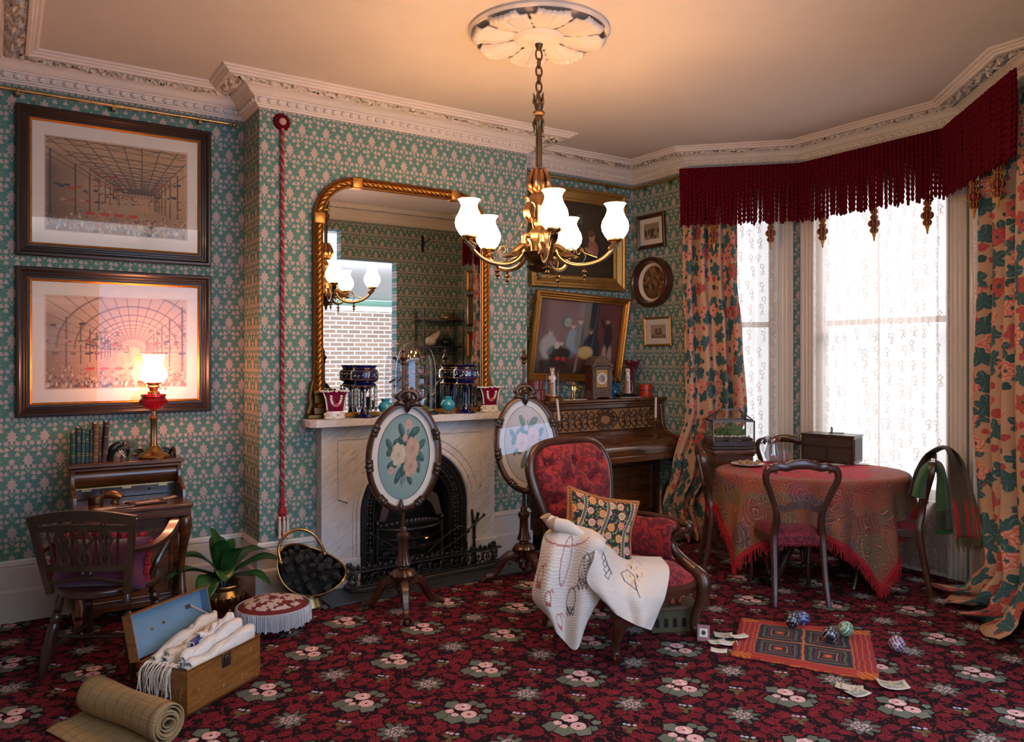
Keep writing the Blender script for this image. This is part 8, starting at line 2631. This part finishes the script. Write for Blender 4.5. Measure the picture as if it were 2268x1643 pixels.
B_ = [[(1318, 1186, 3.95), (1340, 1205, 4.02), (1372, 1226, 4.20), (1404, 1232, 4.26), (1464, 1234, 4.30)],
      [(1316, 1232, 3.83), (1346, 1246, 3.88), (1380, 1254, 4.02), (1420, 1258, 4.08), (1482, 1262, 4.16)],
      [(1299, 1284, 3.82), (1340, 1296, 3.80), (1380, 1304, 3.86), (1420, 1310, 3.86), (1474, 1316, 3.98)],
      [(1330, 1322, 3.79), (1354, 1338, 3.77), (1392, 1356, 3.82), (1428, 1362, 3.80), (1462, 1346, 3.92)],
      [(1344, 1336, 3.79), (1368, 1362, 3.78), (1400, 1380, 3.80), (1424, 1390, 3.78), (1441, 1396, 3.84)]]
for nm, C_, pf in (('left_fold', A_, quilt_paint), ('lap_fold', B_, quilt_paint2)):
    o = MB().patch(px3(C_), 20, 26).build('quilt_fold', QUILT, qa, solid=.008, smooth=80); paint(o, pf)
cbn = thing('cloth_bundle', 'rolled cream cloth bundle with frayed brown end on the quilted chair arm', 'cloth', (0, 0, 0))
P_ = [tuple(at(a, b, d=c)) for a, b, c in ((1216, 1150, 4.02), (1236, 1162, 4.0), (1256, 1166, 3.98), (1278, 1178, 3.97), (1302, 1190, 3.96))]
MB().tube(P_, [.026, .036, .034, .024, .012], 14, sm=5).build('roll', CREAM, cbn)
MB().tube([tuple(at(1208, 1142, d=4.03)), tuple(at(1212, 1150, d=4.03)), tuple(at(1222, 1158, d=4.01)), tuple(at(1232, 1160, d=4.0))], [.030, .022, .032, .040], 16, sm=3).build('ruffled_end', plain('faded_ruffle', (.42, .27, .20), .9, .3, 40), cbn)

# ------------------------------------------------------------------ toys, cards and the small rug on the carpet
tbx = thing('toy_box', 'painted wooden house-shaped toy box half hidden under the armchair', 'toy box', (3.22, 3.20, 0), R(-26))
MB().b2(-.15, .13, -.085, .085, 0, .125).build('body', plain('painted_walls', (.065, .05, .022), .7, .35, 25), tbx, bev=.003)
MB().b2(-.16, .14, -.095, .095, .125, .143).build('lid', plain('painted_lid', (.09, .05, .022), .6, .45, 18), tbx, bev=.004)
for k in range(5):
    x = -.12 + .052 * k
    MB().prism([(x - .012, .03), (x + .012, .03), (x + .012, .065)] + [(x + .012 * cos(PI * j / 8), .065 + .016 * sin(PI * j / 8)) for j in range(1, 8)] + [(x - .012, .065)], -.0868, -.085).build('painted_window', BLACK, tbx, smooth=0)
tz = .1435
for k, (dx, dy) in enumerate(((-.02, -.04), (.03, -.03), (.055, .02))):
    v_ = Matrix.Rotation(R(-26), 3, 'Z') @ Vector((dx, dy, 0))
    t = thing('toy_apple', 'small red and yellow ball-shaped apple on the toy box lid', 'apple', (3.22 + v_.x, 3.20 + v_.y, tz), group='apples on the toy box')
    MB().ell((0, 0, .017), (.018, .018, .017), 12, 8).build('fruit', plain('apple_skin', (.38, .07, .02), .35, .5, 30) if k == 0 else bpy.data.materials['apple_skin'], t)
    MB().tube([(0, 0, .032), (.002, 0, .042)], .0015, 4).build('stalk', DARKWOOD, t)
RA, RB, RC, RD = at(1618, 1452, z=.008), at(1642, 1370, z=.008), at(1926, 1400, z=.008), at(1949, 1508, z=.008)
rg = thing('rug', 'small red patchwork rug of navy concentric squares on the carpet', 'rug', tuple(Vector((RA + RC) / 2).to_2d()) + (0,))
def rugf(u, v):
    p = (RA.lerp(RD, u)).lerp(RB.lerp(RC, u), v) - (RA + RC) / 2
    e = .006 * sin(u * 40) * (v < .001 or v > .999) 
    return (p.x + e, p.y + .004 * sin(v * 33) * (u < .001 or u > .999), .009 + .005 * sin(u * 6 + v * 4) * sin(v * 5 + 1) * .6)
MB().grid(rugf, 40, 36).build('patchwork', RUG, rg, solid=.010)
def plaid(nm, base, l1, l2):
    def fn():
        x, y, z = sep(coord('obj'))
        d = .016
        a = nabs(nmod(x + .004, d) - d / 2); b = nabs(nmod(y * .8 + z * .6, d) - d / 2); c2 = nabs(nmod(z * .8 - y * .6, d) - d / 2)
        c = mixc(noise(coord('obj'), 200, 1), tint(base, .8), base)
        c = mixc((a < .0034), c, l1); c = mixc((b < .0034), c, l1)
        return mixc((nmin(nabs(a - .0058), c2) < .0008), c, l2)
    return mat(nm, rough=.3, fn=fn, coat=.3)
BLK = plaid('black_white_plaid', (.55, .55, .58), (.010, .010, .014), (.02, .02, .03))
for px_, py_, m_, lab in ((1776, 1381, plaid('blue_plaid', (.085, .13, .36), (.012, .022, .10), (.3, .35, .5)), 'blue plaid ball on the carpet just behind the rug edge'), (1755, 1391, BLK, 'black and white plaid ball at the far edge of the rug'),
                           (1839, 1424, BLK, 'black and white plaid ball in the middle of the rug'), (1873, 1411, plaid('green_plaid', (.34, .42, .31), (.045, .17, .085), (.5, .52, .42)), 'pale green plaid ball on the rug'), (1986, 1438, plaid('pink_plaid', (.42, .31, .42), (.13, .035, .08), (.5, .45, .5)), 'pink and mauve plaid ball alone right of the rug')):
    p = at(px_, py_, z=.012)
    on = px_ < 1900 and px_ != 1776
    MB().ell((0, 0, 0), .042, 24, 16).solo('carpet_ball', m_, lab, 'ball', (p.x, p.y, .042 + (.016 if on else .001)), rot=(px_ * .01, .6, px_ * .02), group='plaid carpet balls')
def scene_card(a, b):
    def fn(u, v):
        c = np.tile(np.array((.52, .47, .40)), (len(u), 1)).astype(float)
        q = np.random.RandomState(a)
        for k in range(26): c = blob(c, u, v, q.rand(), q.uniform(.1, .9), .16, .08, [(.30, .33, .33), (.16, .22, .24), (.42, .34, .2), (.24, .20, .13)][q.randint(4)], q.rand() * 3, .5)
        return c
    def fl(u, v):
        c = np.tile(np.array((.58, .50, .41)), (len(u), 1)).astype(float)
        c = blob(c, u, v, .6, .4, .12, .10, (.42, .10, .07)); c = blob(c, u, v, .45, .5, .10, .05, (.12, .18, .07), .7)
        return blob(c, u, v, .68, .55, .08, .05, (.14, .2, .08), 2)
    return fn if b else fl
for k, (px_, py_, w_, h_, rz, pf, lab) in enumerate(((1592, 1438, .085, .06, -.9, None, 'blank cream card nearest the viewer in the left card pile'), (1588, 1420, .10, .07, -.5, None, 'plain cream card under the flower card left of the rug'), (1612, 1424, .10, .07, -.8, None, 'plain card at the right of the left card pile'),
                                                     (1602, 1408, .10, .075, -.75, scene_card(1, 0), 'cream card with a small red flower on the pile left of the rug'), (1637, 1417, .09, .055, -.35, None, 'blank card lying on the left edge of the patchwork rug'),
                                                     (1872, 1518, .085, .065, -1.1, None, 'plain card at the left of the three by the front of the rug'), (1888, 1522, .095, .07, -.95, scene_card(3, 0), 'card with a green leaf sprig, middle of three in front of the rug'),
                                                     (1900, 1535, .10, .07, -.15, scene_card(7, 1), 'card with blue and yellow scene, nearest in front of the rug'), (1977, 1520, .13, .095, -.75, scene_card(9, 1), 'larger curling picture card at the front right corner of the rug'))):
    p = at(px_, py_, z=.01)
    flat('picture_card', lab, 'card', (p.x, p.y), w_, h_, rz, PAPERW if k < 5 else PAPER, .001 + .0035 * (k % 5) + (.012 if k == 4 else 0), 'cards scattered on the carpet', picf=pf, curl=.006 if k != 8 else .014)
p = at(1558, 1420, z=0)
bkl = thing('booklet', 'pink bordered booklet propped upright against the toy box', 'booklet', (p.x, p.y, .0005), rot=(R(-16), 0, R(-50)))
MB().b2(-.033, .033, -.003, .003, 0, .085).build('cover', plain('pink_card', (.30, .13, .13), .7, .15), bkl)
MB().b2(-.022, .022, -.0042, -.003, .022, .066).build('title_panel', PAPERW, bkl, smooth=0)
MB().lathe([(.012, 0), (.012, .0006), (.007, .0006), (.007, 0)], 16, (0, -.0042, .044), m=Matrix.Rotation(PI / 2, 3, 'X')).build('printed_emblem', BLACK, bkl, smooth=0)
p = at(2262, 1397, z=0)
ca = thing('furniture_foot', 'dark carved scroll foot on a caster at the right edge beside the curtain', 'furniture foot', (p.x + .03, p.y + .01, 0), -YAW)
MB().lathe([(0, -.03), (.06, -.03), (.075, -.02), (.078, .0), (.075, .02), (.06, .03), (0, .03)], 28, (.01, 0, .08), m=Matrix.Rotation(PI / 2, 3, 'X')).lathe([(.03, .03), (.045, .036), (.03, .038), (.012, .042), (0, .042)], 20, (.01, 0, .08), m=Matrix.Rotation(PI / 2, 3, 'X')).build('scroll', BLACK, ca)
MB().tube([(.01, 0, .15), (.06, .02, .20), (.15, .05, .19)], [.035, .04, .05], 10, sm=4).build('leg', DARKWOOD, ca)

# ------------------------------------------------------------------ the side of the room seen only in the mirror
wn = thing('whatnot', 'black openwork shelf stand seen in the mirror', 'shelf', (4.52, 1.56, 0), 0)
for z in (.25, .8, 1.3, 1.66, 1.98): MB().b2(-.28, .28, -.13, .13, z, z + .02).build('shelf', BLACK, wn, bev=.003)
for x in (-.27, .27):
    for y in (-.12, .12): MB().lathe([(.012, 0), (.016, .1), (.010, .25), (.014, .5), (.010, .8), (.014, 1.05), (.010, 1.3), (.014, 1.5), (.010, 1.66), (.014, 1.8), (.010, 1.98), (.014, 2.06), (.004, 2.14)], 10, (x, y, 0)).build('post', BLACK, wn)
MB().ell((0, 0, .06), (.07, .06, .06), 12, 8).tube([(.02, 0, .08), (.08, 0, .13), (.12, 0, .19)], [.05, .035, .008], 10, sm=4).solo('seashell', IVORY, 'pale spiral seashell on the mirrored shelf stand', 'shell', (4.40, 1.56, 1.681))
t = thing('kettle', 'small dark kettle on the mirrored shelf stand', 'kettle', (4.62, 1.56, 1.681))
MB().ell((0, 0, .05), (.085, .07, .05), 14, 8).build('body', BLACK, t); MB().tube([(-.06, 0, .09), (0, 0, .15), (.06, 0, .09)], .006, 6, sm=4).build('handle', BLACK, t)
MB().b2(-.10, .10, -.06, .06, 0, .03).ell((0, 0, .03), (.085, .05, .06), 12, 8).solo('trinket_box', OLDBRASS, 'domed trinket box on the top of the mirrored shelf stand', 'box', (4.66, 1.56, 2.001))
for z, h_, lab, m_ in ((2.50, .26, 'gilt framed sketch, top of three seen in the mirror', GILT), (2.13, .40, 'brown framed picture, middle of three seen in the mirror', MAHOG), (1.70, .32, 'gilt framed portrait, lowest of three seen in the mirror', GILT)):
    picture('mirrored_picture', lab, .26, h_, (XR - .02, 1.72, z), SP, m_, rz=-PI / 2, artfn=genre(3 if z > 2.3 else 4), res=(16, 14), group='pictures seen in the mirror', glass=False)
t = thing('wall_bracket', 'small iron bracket high on the wall seen in the mirror', 'bracket', (4.38, YF + .002, 2.95))
MB().b2(-.015, .015, 0, .01, -.10, .10).build('plate', IRON, t); MB().tube([(0, .01, .0), (.0, .12, .02), (0, .20, .04)], .008, 6, sm=3).build('arm', IRON, t)
